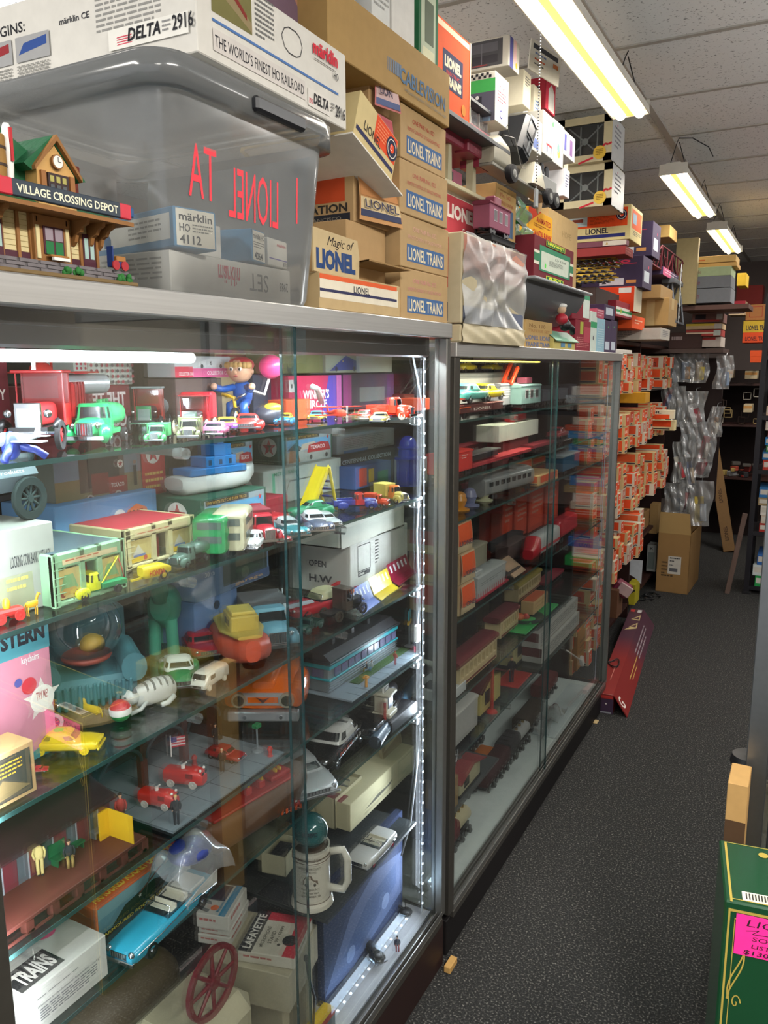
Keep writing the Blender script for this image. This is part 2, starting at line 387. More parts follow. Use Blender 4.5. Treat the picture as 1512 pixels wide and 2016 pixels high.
# ---------------- display cases ----------------
DARK=M('120f10',.6);MAROON=M('23110f',.5,0,.2,8);BACKD=M('2a2c2e',.6)
MIRR=M('5a6160',.05,1.,.02)
def case(label,y0,y1,top,fz,ztr,deckz,shelves,divy,basem,base_x,deckm,mirror_to,sh_front=-.05,depth=.52,rear=None):
 t=thing('display_case',label,'display case',(0,y0,0));L=y1-y0
 def part(nm,fn):
  mb=MB();mb.T=tr(0,-y0,0);fn(mb);return mb.build(nm,t)
 part('base_cabinet',lambda b:b.box((-depth,y0+.002,0),(base_x,y1-.002,ztr-.02),basem,.002))
 part('top_fascia',lambda b:(b.box((-.012,y0,fz),(.008,y1,top),FASC,.002),b.box((-depth,y0,top-.012),(-.012,y1,top-.002),FASC)))
 for(n_,x0,x1,a,c)in(('corner_post',-.03,.004,y0,y0+.035),('corner_post',-.03,.004,y1-.022,y1),('corner_post',-depth,-depth+.03,y0,y0+.03),('corner_post',-depth,-depth+.03,y1-.03,y1)):
  part(n_,lambda b:b.box((x0,a,ztr),(x1,c,fz),ALUD if x1>0 and a<y0+.01 else ALU,.002))
 part('bottom_track',lambda b:(b.box((-.03,y0+.03,ztr-.024),(.005,y1-.02,ztr-.004),ALUD,.001),b.box((-.028,y0+.03,ztr-.004),(-.025,y1-.02,ztr+.012),ALU),b.box((-.012,y0+.03,ztr-.004),(-.0095,y1-.02,ztr+.012),ALU),b.box((.001,y0+.03,ztr-.004),(.0035,y1-.02,ztr+.014),ALU)))
 part('deck',lambda b:b.box((-depth+.03,y0+.02,deckz-.02),(-.03,y1-.02,deckz),deckm))
 part('back_panel',lambda b:(b.box((-depth+.004,y0+.03,ztr),(-depth+.012,y1-.03,fz),BACKD),b.box((-depth+.0125,y0+.03,mirror_to),(-depth+.0135,y1-.03,fz-.01),MIRR)))
 g=part('sliding_door',lambda b:(b.box((-.0085,y0+.03,ztr+.002),(-.0035,divy+.012,fz),GLASS),b.box((-.0086,divy+.0121,ztr+.002),(-.0034,divy+.0135,fz),GEDGE)))
 g=part('sliding_door',lambda b:(b.box((-.0205,divy-.012,ztr+.002),(-.0155,y1-.022,fz),GLASS),b.box((-.0206,divy-.0135,ztr+.002),(-.0154,divy-.0121,fz),GEDGE)))
 for(a,c)in((y1-.008,y1-.004),)if not rear else((y1-.008,y1-.004),(y0+.004,y0+.008)):part('end_glass',lambda b:b.box((-depth+.03,a,ztr),(-.03,c,fz),GLASS))
 for z in shelves:
  s=part('shelf',lambda b:(b.box((-depth+.03,y0+.035,z-.007),(sh_front,y1-.03,z-.0005),SHELFG),b.box((sh_front,y0+.035,z-.007),(sh_front+.001,y1-.03,z-.0005),M('2d4a48',.15))))
  for yb in(y0+.33*L,y0+.68*L,y1-.07):
   mb=MB();mb.T=tr(0,-y0,0);mb.box((-depth+.02,yb-.002,z-.022),(sh_front-.01,yb+.002,z-.008),ALU);mb.cyl((sh_front-.02,yb,z-.018),(sh_front+.002,yb,z-.018),.009,CLEAR,n=10);mb.build('shelf_bracket',s)
 return t
A0,A1,B0,B1=.50,1.835,1.862,3.795
AS=[1.54,1.335,1.105,.915,.763,.455];BS=[1.51,1.35,1.23,.94,.70,.515]
case('long aluminium framed glass display case lit by bright white LEDs, nearest the camera',A0,A1,1.757,1.722,.16,.165,AS[:5],1.166,MAROON,0.,M('b9bcc0',.5),.9)
case('second glass display case down the aisle, with a black base and end glass',B0,B1,1.714,1.678,.13,.118,BS,2.79,DARK,-.004,M('c3cdca',.6),1.5,rear=True)
t=thing('low_shelf','short dark shelf low in the nearest case, holding the beer mug','shelf',(0,0,0))
mb=MB();mb.box((-.44,1.325,.447),(-.055,1.77,.455),M('2b3032',.3));mb.build('shelf_board',t)
for yb in(1.35,1.75):
 mb=MB();mb.box((-.44,yb-.006,.17),(-.40,yb+.006,.446),ALU);mb.build('shelf_leg',t)
HOOD=M('4a4848',.35,.5)
mb=MB();mb.box((-.045,A0+.04,1.700),(-.025,1.775,1.722),HOOD,.003);mb.prism([(-.026,1.722),(-.026,1.680),(-.036,1.676),(-.045,1.70),(-.045,1.722)],A0+.04,1.775,HOOD)
tag(mb.build('lamp_hood'),'grey metal hood along the top inside the nearest case, shading its bright lamp','lamp hood')
LEDM=M('eaf4ff',.4,emit=6.);STRIP=M('cdd6e2',.5)
t=thing('led_strip','vertical strip of tiny white LEDs up the right end inside the nearest case','led strip',(-.045,1.79,.17),0,'led strips in the nearest case')
mb=MB();mb.box((-.001,-.005,.005),(0,.005,1.51),STRIP);mb.build('tape',t)
mb=MB()
for i in range(50):mb.box((0,-.0022,.03+i*.03),(.0018,.0022,.0345+i*.03),LEDM)
mb.build('diodes',t)['kind']='stuff'
t=thing('led_strip','strip of tiny white LEDs lying along the floor of the nearest case','led strip',(-.075,1.22,.1665),0,'led strips in the nearest case')
mb=MB();mb.box((-.005,0,0),(.005,.56,.001),STRIP);mb.build('tape',t)
mb=MB()
for i in range(18):mb.box((-.0022,.02+i*.03,.001),(.0022,.0245+i*.03,.003),LEDM)
mb.build('diodes',t)['kind']='stuff'
t=thing('led_strip','strip of LEDs across the top front of the nearest case, by the lamp hood','led strip',(-.052,.56,1.694),0,'led strips in the nearest case')
mb=MB();mb.box((-.005,0,.002),(.005,1.24,.003),STRIP);mb.build('tape',t)
mb=MB()
for i in range(41):mb.box((-.0022,.02+i*.03,0),(.0022,.0245+i*.03,.002),LEDM)
mb.build('diodes',t)['kind']='stuff'
mb=MB();mb.cyl((-.082,.56,1.668),(-.082,1.0,1.668),.008,M('f2fbff',.4,emit=16.),n=10);tag(mb.build('case_lamp_tube'),'bright white lamp tube under the hood at the top of the nearest case','lamp')
mb=MB();pts=[atx(p,-.06)for p in((813,700),(832,800),(831,900),(820,1050),(826,1180),(822,1230))];mb.tube(pts,.0025,M('8d9298',.6),6)
P=atx((822,1238),-.06);mb.box((P.x-.006,P.y-.011,P.z-.035),(P.x+.006,P.y+.011,P.z+.012),WHITE,.003)
pts=[atx(p,-.06)for p in((826,1268),(832,1350),(822,1500),(808,1620),(790,1685))];mb.tube(pts,.0025,M('8d9298',.6),6)
tag(mb.build('hanging_cable'),'white power cord with an inline switch hanging beside the LED strip','cord')
def vlight(loc,nx,ny,power,ln,col):
 o=area('led_light',loc,.02,ln,power,col);n=Vector((-nx,-ny,0)).normalized();x=Vector((0,0,1)).cross(n)
 o.matrix_world=Matrix(((x.x,0,n.x,loc[0]),(x.y,0,n.y,loc[1]),(0,1,0,loc[2]),(0,0,0,1)));return o
vlight((-.047,1.786,.95),-.5,-1,6.5,1.4,(.78,.88,1))
vlight((-.047,.57,1.15),-.5,1,3.6,1.05,(.86,.92,1))
area('led_light',(-.075,1.5,.18),.02,.5,.4,(.5,.72,1),(math.pi,0,0))
t=thing('led_strip','vertical strip of tiny white LEDs inside the left post of the nearest case','led strip',(-.045,.545,.17),0,'led strips in the nearest case')
mb=MB();mb.box((-.001,-.005,.005),(0,.005,1.51),STRIP);mb.build('tape',t)
mb=MB()
for i in range(50):mb.box((0,-.0022,.03+i*.03),(.0018,.0022,.0345+i*.03),LEDM)
mb.build('diodes',t)['kind']='stuff'
# ---------------- on top of the first case ----------------
TA=1.757
def fx(label,x,z,px1,px2,top,d,col='a88a60',faces=None,**k):
 y1=Yof(px1,x,z);y2=Yof(px2,x,z);h=top if top<3 else Zof((x,y1,z),top)-z
 o_top[0]=z+h;return carton(label,(x,y1,z),y2-y1,d,h,k.pop('tilt',0),col,faces,**k)
def logo_ring(u,v,r):return[('c',u,v,r,'1d2340'),('c',u,v,r*.8,'e8e0d0'),('c',u,v,r*.72,'1d2340'),('c',u,v,r*.38,'e04a20'),('t',u-r*.15,v-r*.2,r*.4,'L','ffffff',0,.03)]
def depot():
 t=thing('toy_depot_building','painted model railway depot with green roofs, clock gable and a long station name sign','model building',(0,.55,TA),math.pi/2)
 CR=M('cbbd8e',.7,0,.15,60);BR=M('8a5f34',.6,0,.2,60);GRN=M('1f5c3a',.55,0,.3,90,.4);ST=M('5a5657',.8,0,.25,60,.5);PU=M('4a2530',.6)
 mb=MB();mb.box((0,.0,0),(.262,.2,.006),M('6e5a3a',.8),.002);mb.box((.0,.008,.005),(.252,.195,.019),ST,.002)
 for i in range(9):
  for k in range(3):mb.box((.002+i*.028+(k%2)*.01,.0065,.006+k*.0045),(.026+i*.028+(k%2)*.01,.0085,.0098+k*.0045),M('6b6668',.8,0,.3,80))
 mb.build('stone_platform',t)
 for x in(.045,.16,.243):
  mb=MB()
  for k in range(16):a=random.uniform(-.014,.014);mb.ell((x+a,.006+random.uniform(-.003,.004),.007+random.uniform(0,.006)),(.004,.003,.004),M('2c6a30',.8),6,4)
  mb.build('bush',t)
 mb=MB();mb.box((.0,.035,.019),(.225,.18,.078),CR)
 for k in range(9):mb.box((0,.0344,.024+k*.006),(.225,.035,.0245+k*.006),M('a89868',.7))
 for x in(0,.05,.06,.083,.105,.122,.178,.196,.222):mb.box((x,.032,.019),(x+.004,.036,.078),BR)
 mb.box((0,.0335,.019),(.225,.0352,.03),PU)
 mb.box((.124,.026,.019),(.176,.04,.075),BR,.001)
 mb.build('walls',t)
 for x in(.066,.2):mb=MB();mb.box((x,.031,.019),(x+.019,.0345,.062),PU);mb.box((x+.002,.0305,.032),(x+.008,.031,.057),M('9db8b0',.3));mb.box((x+.011,.0305,.032),(x+.017,.031,.057),M('9db8b0',.3));mb.build('door',t)
 mb=MB();mb.box((.136,.0245,.03),(.165,.027,.062),PU);mb.box((.138,.024,.03),(.149,.0245,.045),M('1f6a3a'));mb.box((.152,.024,.03),(.163,.0245,.045),M('1f6a3a'));mb.box((.138,.024,.046),(.149,.0245,.06),M('8d8088'));mb.box((.152,.024,.046),(.163,.0245,.06),M('8d8088'));mb.build('window',t)
 for x in(.128,.171):mb=MB();mb.box((x-.0025,.0245,.024),(x+.0025,.026,.062),CR);mb.box((x-.0,.0245,.066),(x+.0,.026,.072),CR);mb.build('panel',t)
 mb=MB();mb.box((.138,.016,.026),(.165,.024,.029),M('9c6a34'),.001);mb.box((.14,.014,.0225),(.163,.018,.026),WHITE);mb.build('bench',t)
 for x in(.035,.056,.074,.187,.212,.228):
  mb=MB();mb.prism([(.034,.045),(.034,.076),(.004,.076),(.006,.070),(.014,.067),(.018,.061),(.025,.058),(.028,.050)],x-.0025,x+.0025,BR,'yz');mb.build('eave_bracket',t)
 mb=MB();mb.grid(lambda u,v:(-.005+.255*u,-.006+.07*v,.077+.028*v**1.4),30,6,GRN);mb.box((-.005,-.008,.074),(.25,-.004,.079),BR);mb.box((-.005,-.006,.075),(.25,.06,.077),BR);mb.build('porch_roof',t)
 mb=MB();mb.box((.0,.055,.078),(.2,.17,.118),CR);mb.box((.0,.053,.078),(.02,.06,.122),BR);mb.prism([(-.005,.122),(.1,.172),(.215,.112),(.215,.108),(-.005,.118)],.05,.175,GRN,'xz')
 mb.build('upper_storey',t)
 mb=MB()
 for k in range(14):mb.ell((-.0+k*.0075,.1-.003*k*0,.168+.0),(.004,.004,.004),GRN,8,4)
 mb.prism([(.0,.165),(.09,.165),(.09,.172),(.0,.172)],.06,.14,GRN,'xz');mb.build('main_roof',t)
 mb=MB();mb.prism([(.137,.08),(.137,.128),(.165,.158),(.193,.128),(.193,.08)],.03,.08,M('c59a5c',.6,0,.15,60),'xz');mb.prism([(.131,.124),(.165,.163),(.2,.122),(.2,.127),(.165,.17),(.131,.129)],.024,.032,BR,'xz')
 mb.prism([(.131,.124),(.165,.16),(.165,.17),(.120,.13)],.03,.12,GRN,'xz');mb.prism([(.2,.122),(.165,.16),(.165,.17),(.21,.125)],.03,.12,GRN,'xz');mb.build('dormer',t)
 mb=MB();mb.cyl((.165,.028,.139),(.165,.025,.139),.0085,BR,n=20);mb.cyl((.165,.0255,.139),(.165,.0245,.139),.007,WHITE,n=20);mb.box((.1647,.0240,.139),(.1653,.0245,.1445),BLACK);mb.box((.165,.0240,.1387),(.169,.0245,.1393),BLACK);mb.build('clock',t)
 mb=MB();mb.box((.15,.026,.098),(.18,.03,.125),M('3a2a2a'))
 for i in range(3):mb.box((.1525+i*.009,.0255,.115),(.158+i*.009,.026,.122),M('a89f5a'));mb.box((.1525+i*.009,.0255,.1),(.158+i*.009,.026,.112),M('3e4448',.3))
 mb.build('dormer_window',t)
 for x in(.141,.183):mb=MB();mb.box((x,.0265,.096),(x+.007,.03,.126),M('96653a',.6));mb.build('shutter',t)
 BK=M('6b3026',.8,0,.3,200,.3)
 for(x,y,z1)in((.268,.13,.168),(.045,.14,.20)):
  mb=MB();mb.box((x-.011,y-.01,.07),(x+.011,y+.01,z1-.012),BK);mb.box((x-.014,y-.013,z1-.012),(x+.014,y+.013,z1),BK,.002);mb.build('chimney',t)
 mb=MB();mb.T=tr(0,-.012,0);mb.box((.07,.0,.081),(.225,.006,.099),M('26323f',.5),.001);mb.box((.05,.0,.081),(.07,.006,.099),M('c2283a',.5),.001);mb.box((.225,.0,.081),(.243,.006,.099),M('c2283a',.5),.001);mb.prism([(.038,.09),(.048,.1),(.048,.08)],0,.006,M('c2283a',.5))
 mb.face((.07,0,.081),(1,0,0),(0,0,1),.155,.018,[('t',.03,.25,.5,'VILLAGE CROSSING DEPOT','e8e4c8',.94,.02)]);mb.build('name_sign',t)
 mb=MB();mb.lathe([(.011,.1),(.012,.115),(.0115,.145)],M('8f6b34',.6),16,(.067,.01,0));mb.lathe([(.0123,.112),(.0123,.115)],M('3a2a22'),16,(.067,.01,0));mb.lathe([(.0122,.13),(.0122,.133)],M('3a2a22'),16,(.067,.01,0));mb.ell((.067,.01,.145),(.011,.011,.003),WHITE,12,4);mb.build('barrel',t)
 mb=MB();mb.lathe([(.004,.098),(.006,.13),(.005,.155),(.003,.16)],WHITE,10,(.083,.008,0));mb.box((.0815,.001,.12),(.085,.004,.155),M('b02a30'));mb.build('signal_post',t)
 mb=MB();mb.box((.222,.004,.023),(.247,.014,.03),M('20366f'));mb.box((.222,.004,.03),(.224,.014,.048),M('20366f'))
 for x in(.226,.241):mb.lathe([(.006,0),(.006,.002)],M('a02a30'),12,(x,.002,.025),'y')
 mb.box((.23,.005,.03),(.246,.013,.037),M('9c6a34'),.001);mb.build('luggage_cart',t)
 mb=MB();mb.box((.246,.002,.088),(.262,.012,.1),M('1c4a7a',.5),.001);mb.build('lamp_box',t)
depot()
t=thing('storage_bin','big clear plastic storage bin with mirrored red handwriting, under the white train box','storage bin',(0,.87,TA),0)
def rrect(x0,y0,x1,y1,r,n=5):
 P=[]
 for cx,cy,a in((x1-r,y1-r,0),(x0+r,y1-r,90),(x0+r,y0+r,180),(x1-r,y0+r,270)):
  for i in range(n+1):q=math.radians(a+90*i/n);P.append((cx+r*math.cos(q),cy+r*math.sin(q)))
 return P
def shell(mb,levels,m,cap=True):
 vs=[];n=len(levels[0][1])
 for z,P in levels:vs+=[(a,b,z)for a,b in P]
 mb.add(vs,[(i*n+j,i*n+(j+1)%n,(i+1)*n+(j+1)%n,(i+1)*n+j)for i in range(len(levels)-1)for j in range(n)],m,True)
 if cap:mb.add(vs[:n],[tuple(range(n-1,-1,-1))],m)
mb=MB();shell(mb,[(.001,rrect(-.42,.01,-.004,.355,.03)),(.012,rrect(-.43,.003,.004,.362,.04)),(.262,rrect(-.45,-.015,.018,.395,.045))],BINP);mb.build('bin_body',t)
mb=MB();shell(mb,[(.262,rrect(-.45,-.015,.018,.395,.045)),(.262,rrect(-.465,-.03,.033,.41,.05)),(.30,rrect(-.465,-.03,.033,.41,.05)),(.304,rrect(-.46,-.025,.028,.405,.05))],BINP);mb.build('bin_rim',t)
mb=MB();shell(mb,[(.304,rrect(-.46,-.025,.028,.405,.05)),(.306,rrect(-.46,-.025,.028,.405,.05)),(.312,rrect(-.44,-.005,.008,.385,.05))],BINP);mb.add([(a,b,.312)for a,b in rrect(-.44,-.005,.008,.385,.05)],[tuple(range(24))],BINP);mb.build('bin_lid',t)
mb=MB();mb.box((.03,.155,.268),(.044,.285,.290),M('1e1f22',.3),.004);mb.build('bin_latch',t)
RED=M('e8283a',.5)
mb=MB();mb.face((.0085,.03,.09),(0,1,0),(.035,0,1),.31,.12,[('t',.69,.22,.62,'LIONEL',RED,-.40,.0),('t',.20,.34,.62,'TA',RED,-.19,.0),('L',[(.86,.35),(.86,.95)],RED,.0018)],off=.002);mb.build('marker_writing',t)
def inb(label,x,y,z,w,d,h,tl,els,le=None,col='d9d7cf',**k):
 return carton(label,(x,y,z),w,d,h,tl,col,{'f':els,'l':le or[]},name='train_set_box',**k)
inb('long flat white train set box lying on the floor of the clear bin',-.03,.905,TA+.004,.30,.33,.058,0,[('t',.35,.82,-.5,'märklin','c23a48',-.18 if 0 else .18,.02),('t',.78,.75,-.5,'SET','77736c',-.17,.0),('t',.97,.6,-.25,'2983','66645c',-.08)],[('x',.45,.15,.95,.85,6,'9a9890')])
inb('big blue and white box reading märklin HO 4112, left inside the clear bin',-.02,.905,TA+.066,.075,.30,.055,-12,[('r',.05,.04,.95,.96,'dcd8ca'),('t',.12,.68,.2,'märklin','2c2c30',.78,.02),('t',.12,.40,.2,'HO','2c2c30',.25,.02),('t',.12,.1,.22,'4112','2c2c30',.5,.02),('x',.42,.36,.9,.6,3,'77776f')],[('r',.02,.2,.75,.85,'d6d6ce'),('t',.05,.3,.45,'m','35658c',.18,.04),('x',.35,.25,.7,.75,4,'888')]if 0 else[('r',.3,.2,.97,.85,'d6d6ce'),('t',.3,.25,.5,'n','2f6088',.16,.05),('x',.62,.25,.9,.75,4,'8a8a84')],'4b82a8')
inb('white train box standing behind the 4112 box inside the clear bin',-.05,.99,TA+.066,.06,.2,.05,4,[],[],'d8d6cf')
inb('narrow blue-edged box reading 4064 tilted in the middle of the clear bin',-.02,1.085,TA+.066,.05,.2,.05,12,[('r',.05,.04,.95,.96,'dcd8ca'),('t',.08,.72,.16,'märklin HO','2c2c30',.85,.01),('x',.1,.4,.9,.62,3,'77776f'),('t',.15,.08,.22,'4064','2c2c30',.6,.02)],[],'4b82a8')
inb('small white train box with a purple line at the right inside the clear bin',-.03,1.142,TA+.066,.07,.2,.045,8,[('r',.04,.25,.96,.29,'6a62a0'),('t',.45,.75,.12,'märklin','c23a48',.45),('t',.75,.06,.14,'8777','4a4a50',.2)],[],'dcdad2')
RD='c4283a'
def slash(u,v,s,c):return[('p',[(u+k*.0,v+k*s*.28),(u+s*.5,v+k*s*.28),(u+s*.55,v+k*s*.28+s*.12),(u+s*.05,v+k*s*.28+s*.12)],c)for k in range(4)]
ff=[('r',.08,.50,.31,1.0,'6f6a3e'),('p',[(.08,1.0),(.31,.62),(.31,.52),(.08,.8)],'8a7a58'),('p',[(.12,.93),(.28,.62),(.28,.68),(.14,.98)],'7a2a22'),('x',.33,.5,.45,1.0,9,'6a6a68'),('r',.08,.40,.93,.43,'4a6fa5'),('L',[(.50,.72),(.52,.82),(.55,.86),(.60,.86),(.63,.82),(.645,.72),(.63,.6),(.60,.56),(.55,.56),(.52,.6),(.50,.72)],'2e2e33',.0007),('r',.08,.10,.66,.33,'c9c3bd'),('t',.09,.15,.125,"THE WORLD'S FINEST HO RAILROAD",'2c2b30',.56,.006),('r',.68,.06,.85,.28,'d5d1ca')]+slash(.685,.10,.06,'c9485a')+[('t',.72,.12,.13,'DELTA','1f1f24',.12,.03,.2),('x',.86,.12,.89,.25,3,'7a7a78'),('t',.90,.11,.15,'2916','26262a',.08,.02),('t',.72,.75,.17,'märklin',RD,.20,.035),('r',.73,.68,.90,.69,'55504c'),('t',.885,.58,.09,'HO','333',.04)if 0 else('t',.885,.58,.09,'HO','333338',.04)]
lf=[('t',.02,.66,.12,'THE FUN REALLY BEGINS:','26262a',.44,.014),('x',.70,.40,.90,.9,9,'8b8a86'),('t',.75,1.0,.3,'märklin',RD,.22,.04),('t',.58,.62,.07,'märklin CE','33333a',.10)]
for i,c in enumerate(('3a3a40','7d2f33','8c2a30','2d4a8a')):
 u=.02+i*.135;lf+=[('r',u,.32,u+.12,.60,'9a9a9a'),('p',[(u+.01,.4),(u+.11,.46),(u+.11,.56),(u+.03,.52)],c),('x',u,.1,u+.115,.28,5,'8a8984')]
lf+=[('r',.74,.2,.98,.42,'dedcd4')]+slash(.765,.24,.09,'c9485a')+[('t',.80,.26,.13,'DELTA','1f1f24',.10,.03,.2),('x',.905,.25,.93,.38,3,'888888'),('t',.935,.26,.15,'2916','26262a',.06,.02)]
carton('big white train set box with red lettering, resting on the clear bin',(.03,.913,TA+.314),.408,.60,.124,1.5,'cfccc4',{'f':ff,'l':lf},name='train_set_box')
carton('dark picture box with a sunset landscape lying on the white train set box',(-.05,1.05,TA+.439),.26,.3,.12,0,'5a4650',{'f':[('r',.02,.0,.98,.45,'4a3a40'),('r',.02,.45,.98,1,'a0745c'),('p',[(.1,.4),(.4,.7),(.55,.55),(.8,.75),(.98,.4)],'6d5664')]},name='picture_box')
z=TA
for i,(h,y0,y1,pk)in enumerate(((.108,1.574,1.822,'c98a86'),(.109,1.572,1.828,'cfa090'),(.109,1.570,1.812,'b0564e'),(.108,1.573,1.806,'b0463c'))):
 f=[('r',.12,.13,.9,.46,'3e5f8c'),('t',.15,.17,.24,'LIONEL TRAINS','d8cba8',.72,.02),('t',.24,.73,.09,'ONE PAIR No. 022',pk,.48,.003),('t',.14,.57,.07,'REMOTE CONTROL "O" GAUGE SWITCHES',pk,.7,.0)]
 carton('brown LIONEL TRAINS carton, blue panel, '+['lowest','second from the bottom','third from the bottom','topmost'][i]+' in its stack of four',(0,y0,z),y1-y0,.36,h-.0015,[0,.5,-.4,.3][i],'a98c62',{'f':f},group='brown train cartons in one stack');z+=h
ZF=.064
carton('long flat tan LIONEL box with a white and orange flap, beside the clear bin',(.005,1.245,TA),.315,.28,ZF,0,'b39a70',{'f':[('r',0,.30,.97,.85,'d6cdb8'),('r',0,.82,.95,.95,'cf5a30'),('r',0,.48,.95,.56,'2f3050'),('t',.38,.56,.2,'LIONEL','2c2c3a',.2,.012)]},name='train_set_box')
c=cartonmb(.16,.28,.115,'a98a60',{},.0015);c.add([(.16,0,.03),(.16,-.06,.03),(.0,-.05,.034),(0,0,.03),(.16,0,.033),(.16,-.06,.033),(.0,-.05,.037),(0,0,.033)],[(0,1,2,3),(7,6,5,4),(1,0,4,5),(2,1,5,6)],KRAFTD)
tag(c.build('cardboard_box',None,(-.03,1.40,TA+ZF),math.pi/2),'plain brown open carton with a loose flap under the station box','box')
mb=MB();mb.prism([(0,0),(.16,0),(.162,.04),(.155,.07),(.0,.075)],0,.004,M('b7a27a',.7),'xz')
mb.face((0,0,0),(1,0,0),(0,0,1),.16,.075,[('t',.05,.12,.42,'LIONEL','26406e',.86,.06),('t',.28,.66,.22,'Magic of','2a2420',.6,.0,.4)]);tag(mb.build('header_card',None,(.0,1.235,TA+ZF),math.pi/2),'tan Magic of LIONEL card leaning in front of the open carton','card')
z1=TA+ZF+.115
flapc=M('b88a5c',.6)
def flapbox(label,x,y,z,w,d,h,lf,flap,tilt=0,col='a98a60',curl=.03):
 t=thing('train_box',label,'box',(x,y,z),math.pi/2+math.radians(tilt),'old orange and tan train boxes beside the bin')
 cartonmb(w,d,h,col,{'l':lf}).build('box_body',t)
 mb=MB();mb.grid(lambda u,v:(.004+u*(w-.008),-.002-curl*(1-v)*.9*(.3+.7*u)-.004*math.sin(v*3),.004+v*(h-.006)),8,8,c_(flap[0]))
 n=Vector((0,-1,0))
 for(v0,v1,c)in flap[1:]:mb.grid(lambda u,v,v0=v0,v1=v1:(.008+u*(w-.016),-.0026-curl*(1-(v0+(v1-v0)*v))*.9*(.3+.7*u)-.004*math.sin((v0+(v1-v0)*v)*3)-.0004,.004+(v0+(v1-v0)*v)*(h-.006)),6,5,c_(c))
 mb.face((.01,-.004-curl*.75*.55,.004+h*.2),(1,-.10,0),(0,curl/h*.5,1),w*.85,h*.2,[('t',.05,.1,.75,'LIONEL','3a3a50',.9,.01)],off=.0015);mb.build('end_flap',t);return t
lfo=[('r',.0,.36,.93,.97,'b5441e'),('r',0,.0,.97,.16,'23242c'),('t',.55,.19,.14,'STATION','2a2622',.4,.03),('t',.5,.05,.06,'SAN FRANCISCO','7a7468',.4)]
flapbox('tan and orange station train box with a curled LIONEL end flap, above the open carton',-.03,1.43,z1,.15,.30,.112,lfo,('b98a5a',(.08,.2,'3a3f58'),(.2,.42,'c9b48c'),(.45,.95,'b98252')),-2)
flapbox('small tan and pink train box with a LIONEL flap, against the brown carton stack',-.012,1.475,z1+.114,.082,.26,.100,lfo,('b3646a',(.05,.2,'4d5a80'),(.22,.45,'b9a890'),(.5,.95,'b3545c')),0,curl=.004)
flapbox('tan box with a hanging pink LIONEL flap, just under the CABLEVISION carton',-.012,1.462,z1+.215,.085,.27,.106,[('r',.05,.22,.8,.92,'a03224'),('r',.3,.05,.97,.17,'23242c')],('b9706c',(.04,.16,'5a6488'),(.16,.4,'c2a6a4'),(.42,.95,'c07a76')),0,curl=.03)
mb=MB();cartonmb(.16,.26,.088,'c9b684',{'f':[('r',.42,.38,.98,.97,'d8481e'),('r',.02,.16,.97,.26,'2b2c50'),('t',.18,.34,.2,'LIONEL','2a2622',.42,.01),('x',.46,.5,.74,.88,5,'e88a60')]+logo_ring(.86,.65,.26)},mb=mb)
o=mb.build('train_box',None,(.02,1.345,z1+.135),math.pi/2);o.rotation_euler=(0,math.radians(20),math.pi/2)
tag(o,'tipped orange and cream LIONEL box with a round navy emblem beside the bin lid','box')
mb=MB();mb.box((0,0,0),(.21,.24,.003),M('d8d4ca',.5));o=mb.build('box_lid',None,(.035,1.315,z1+.127),math.pi/2);o.rotation_euler=(0,math.radians(20),math.pi/2);tag(o,'white box lid supporting the tipped orange and cream box','lid')
ZC=TA+.434
stripes=[('r',.42+.014*i,.30,.425+.014*i+.001*i,.52,'6f7f93')for i in range(8)]
carton('very long brown CABLEVISION carton lying across the tops of the stacks',(.012,1.275,ZC),.52,.27,.112,-.0,'a1824f',{'f':stripes+[('t',.52,.25,.25,'CABLEVISION','51708f',.43,.022),('t',.56,.13,.06,'1/43 Scale Freightliner Tractor Trailer and Logos','80796a',.40)],'l':[]},name='cardboard_box')
ZD=ZC+.114
def tb(label,px1,px2,z,d,h,x,col,f,l=None,**k):return fx(label,x,z,px1,px2,h,d,col,{'f':f,'l':l or[],'b':[]},**k)
tb('grey and white train box with a green and pink end, on the CABLEVISION carton',640,738,ZD+.042,.28,.08,-.01,'b9b9b6',[('r',.45,.2,.6,.95,'3d7c58'),('r',.75,.3,.85,.7,'a83a40'),('x',.05,.2,.4,.9,5,'44444a')],[('x',.1,.2,.9,.8,4,'55555a')],name='train_set_box')
tb('white and blue flat box with a red mark under the grey train box',628,700,ZD,.28,.04,-.02,'c6c7cc',[('r',.02,.1,.3,.9,'2f4088'),('t',.5,.2,.6,'N','b03040',.2,.03)],name='train_set_box')
tb('glossy white blister box with green print standing on the carton',733,768,ZD,.1,.20,.005,'cfd0cc',[('r',.1,.4,.7,.62,'2f7a56'),('r',.3,.62,.5,.9,'a83a40'),('x',.1,.1,.9,.3,4,'9a9a96')],name='train_set_box')
tb('crinkled white box, right of the white blister box on the carton',772,816,ZD,.12,.125,.0,'d2d0ca',[('t',.2,.7,.12,'Y','b03848',.15,.03)],name='train_set_box')
tb('dark green box with a pale picture panel, rightmost on the CABLEVISION carton',824,862,ZD-.005,.12,.22,-.03,'1d5a38',[('r',.12,.02,.85,.98,'aeb8a0'),('r',.3,.3,.75,.7,'55604e'),('r',.2,.02,.8,.25,'c9c9a8')],name='train_set_box')
P=atx((818,150),-.03)
carton('tall orange LIONEL box standing behind the CABLEVISION carton',(-.03,1.82,atx((905,233),-.03).z),.20,.10,.19,0,'d9531e',{'f':[('r',.0,.9,.95,.97,'f0d8b8'),('r',.15,.25,.75,.68,'23284e'),('t',.2,.50,.12,'LIONEL','efe0c0',.5,.05),('t',.25,.42,.04,'ELECTRIC','c83a30',.4),('t',.2,.29,.11,'TRAINS','efe0c0',.5,.05),('c',.78,.12,.07,'c07a20'),('r',.97,0,1,1,'e8d9b8')]},name='train_set_box')
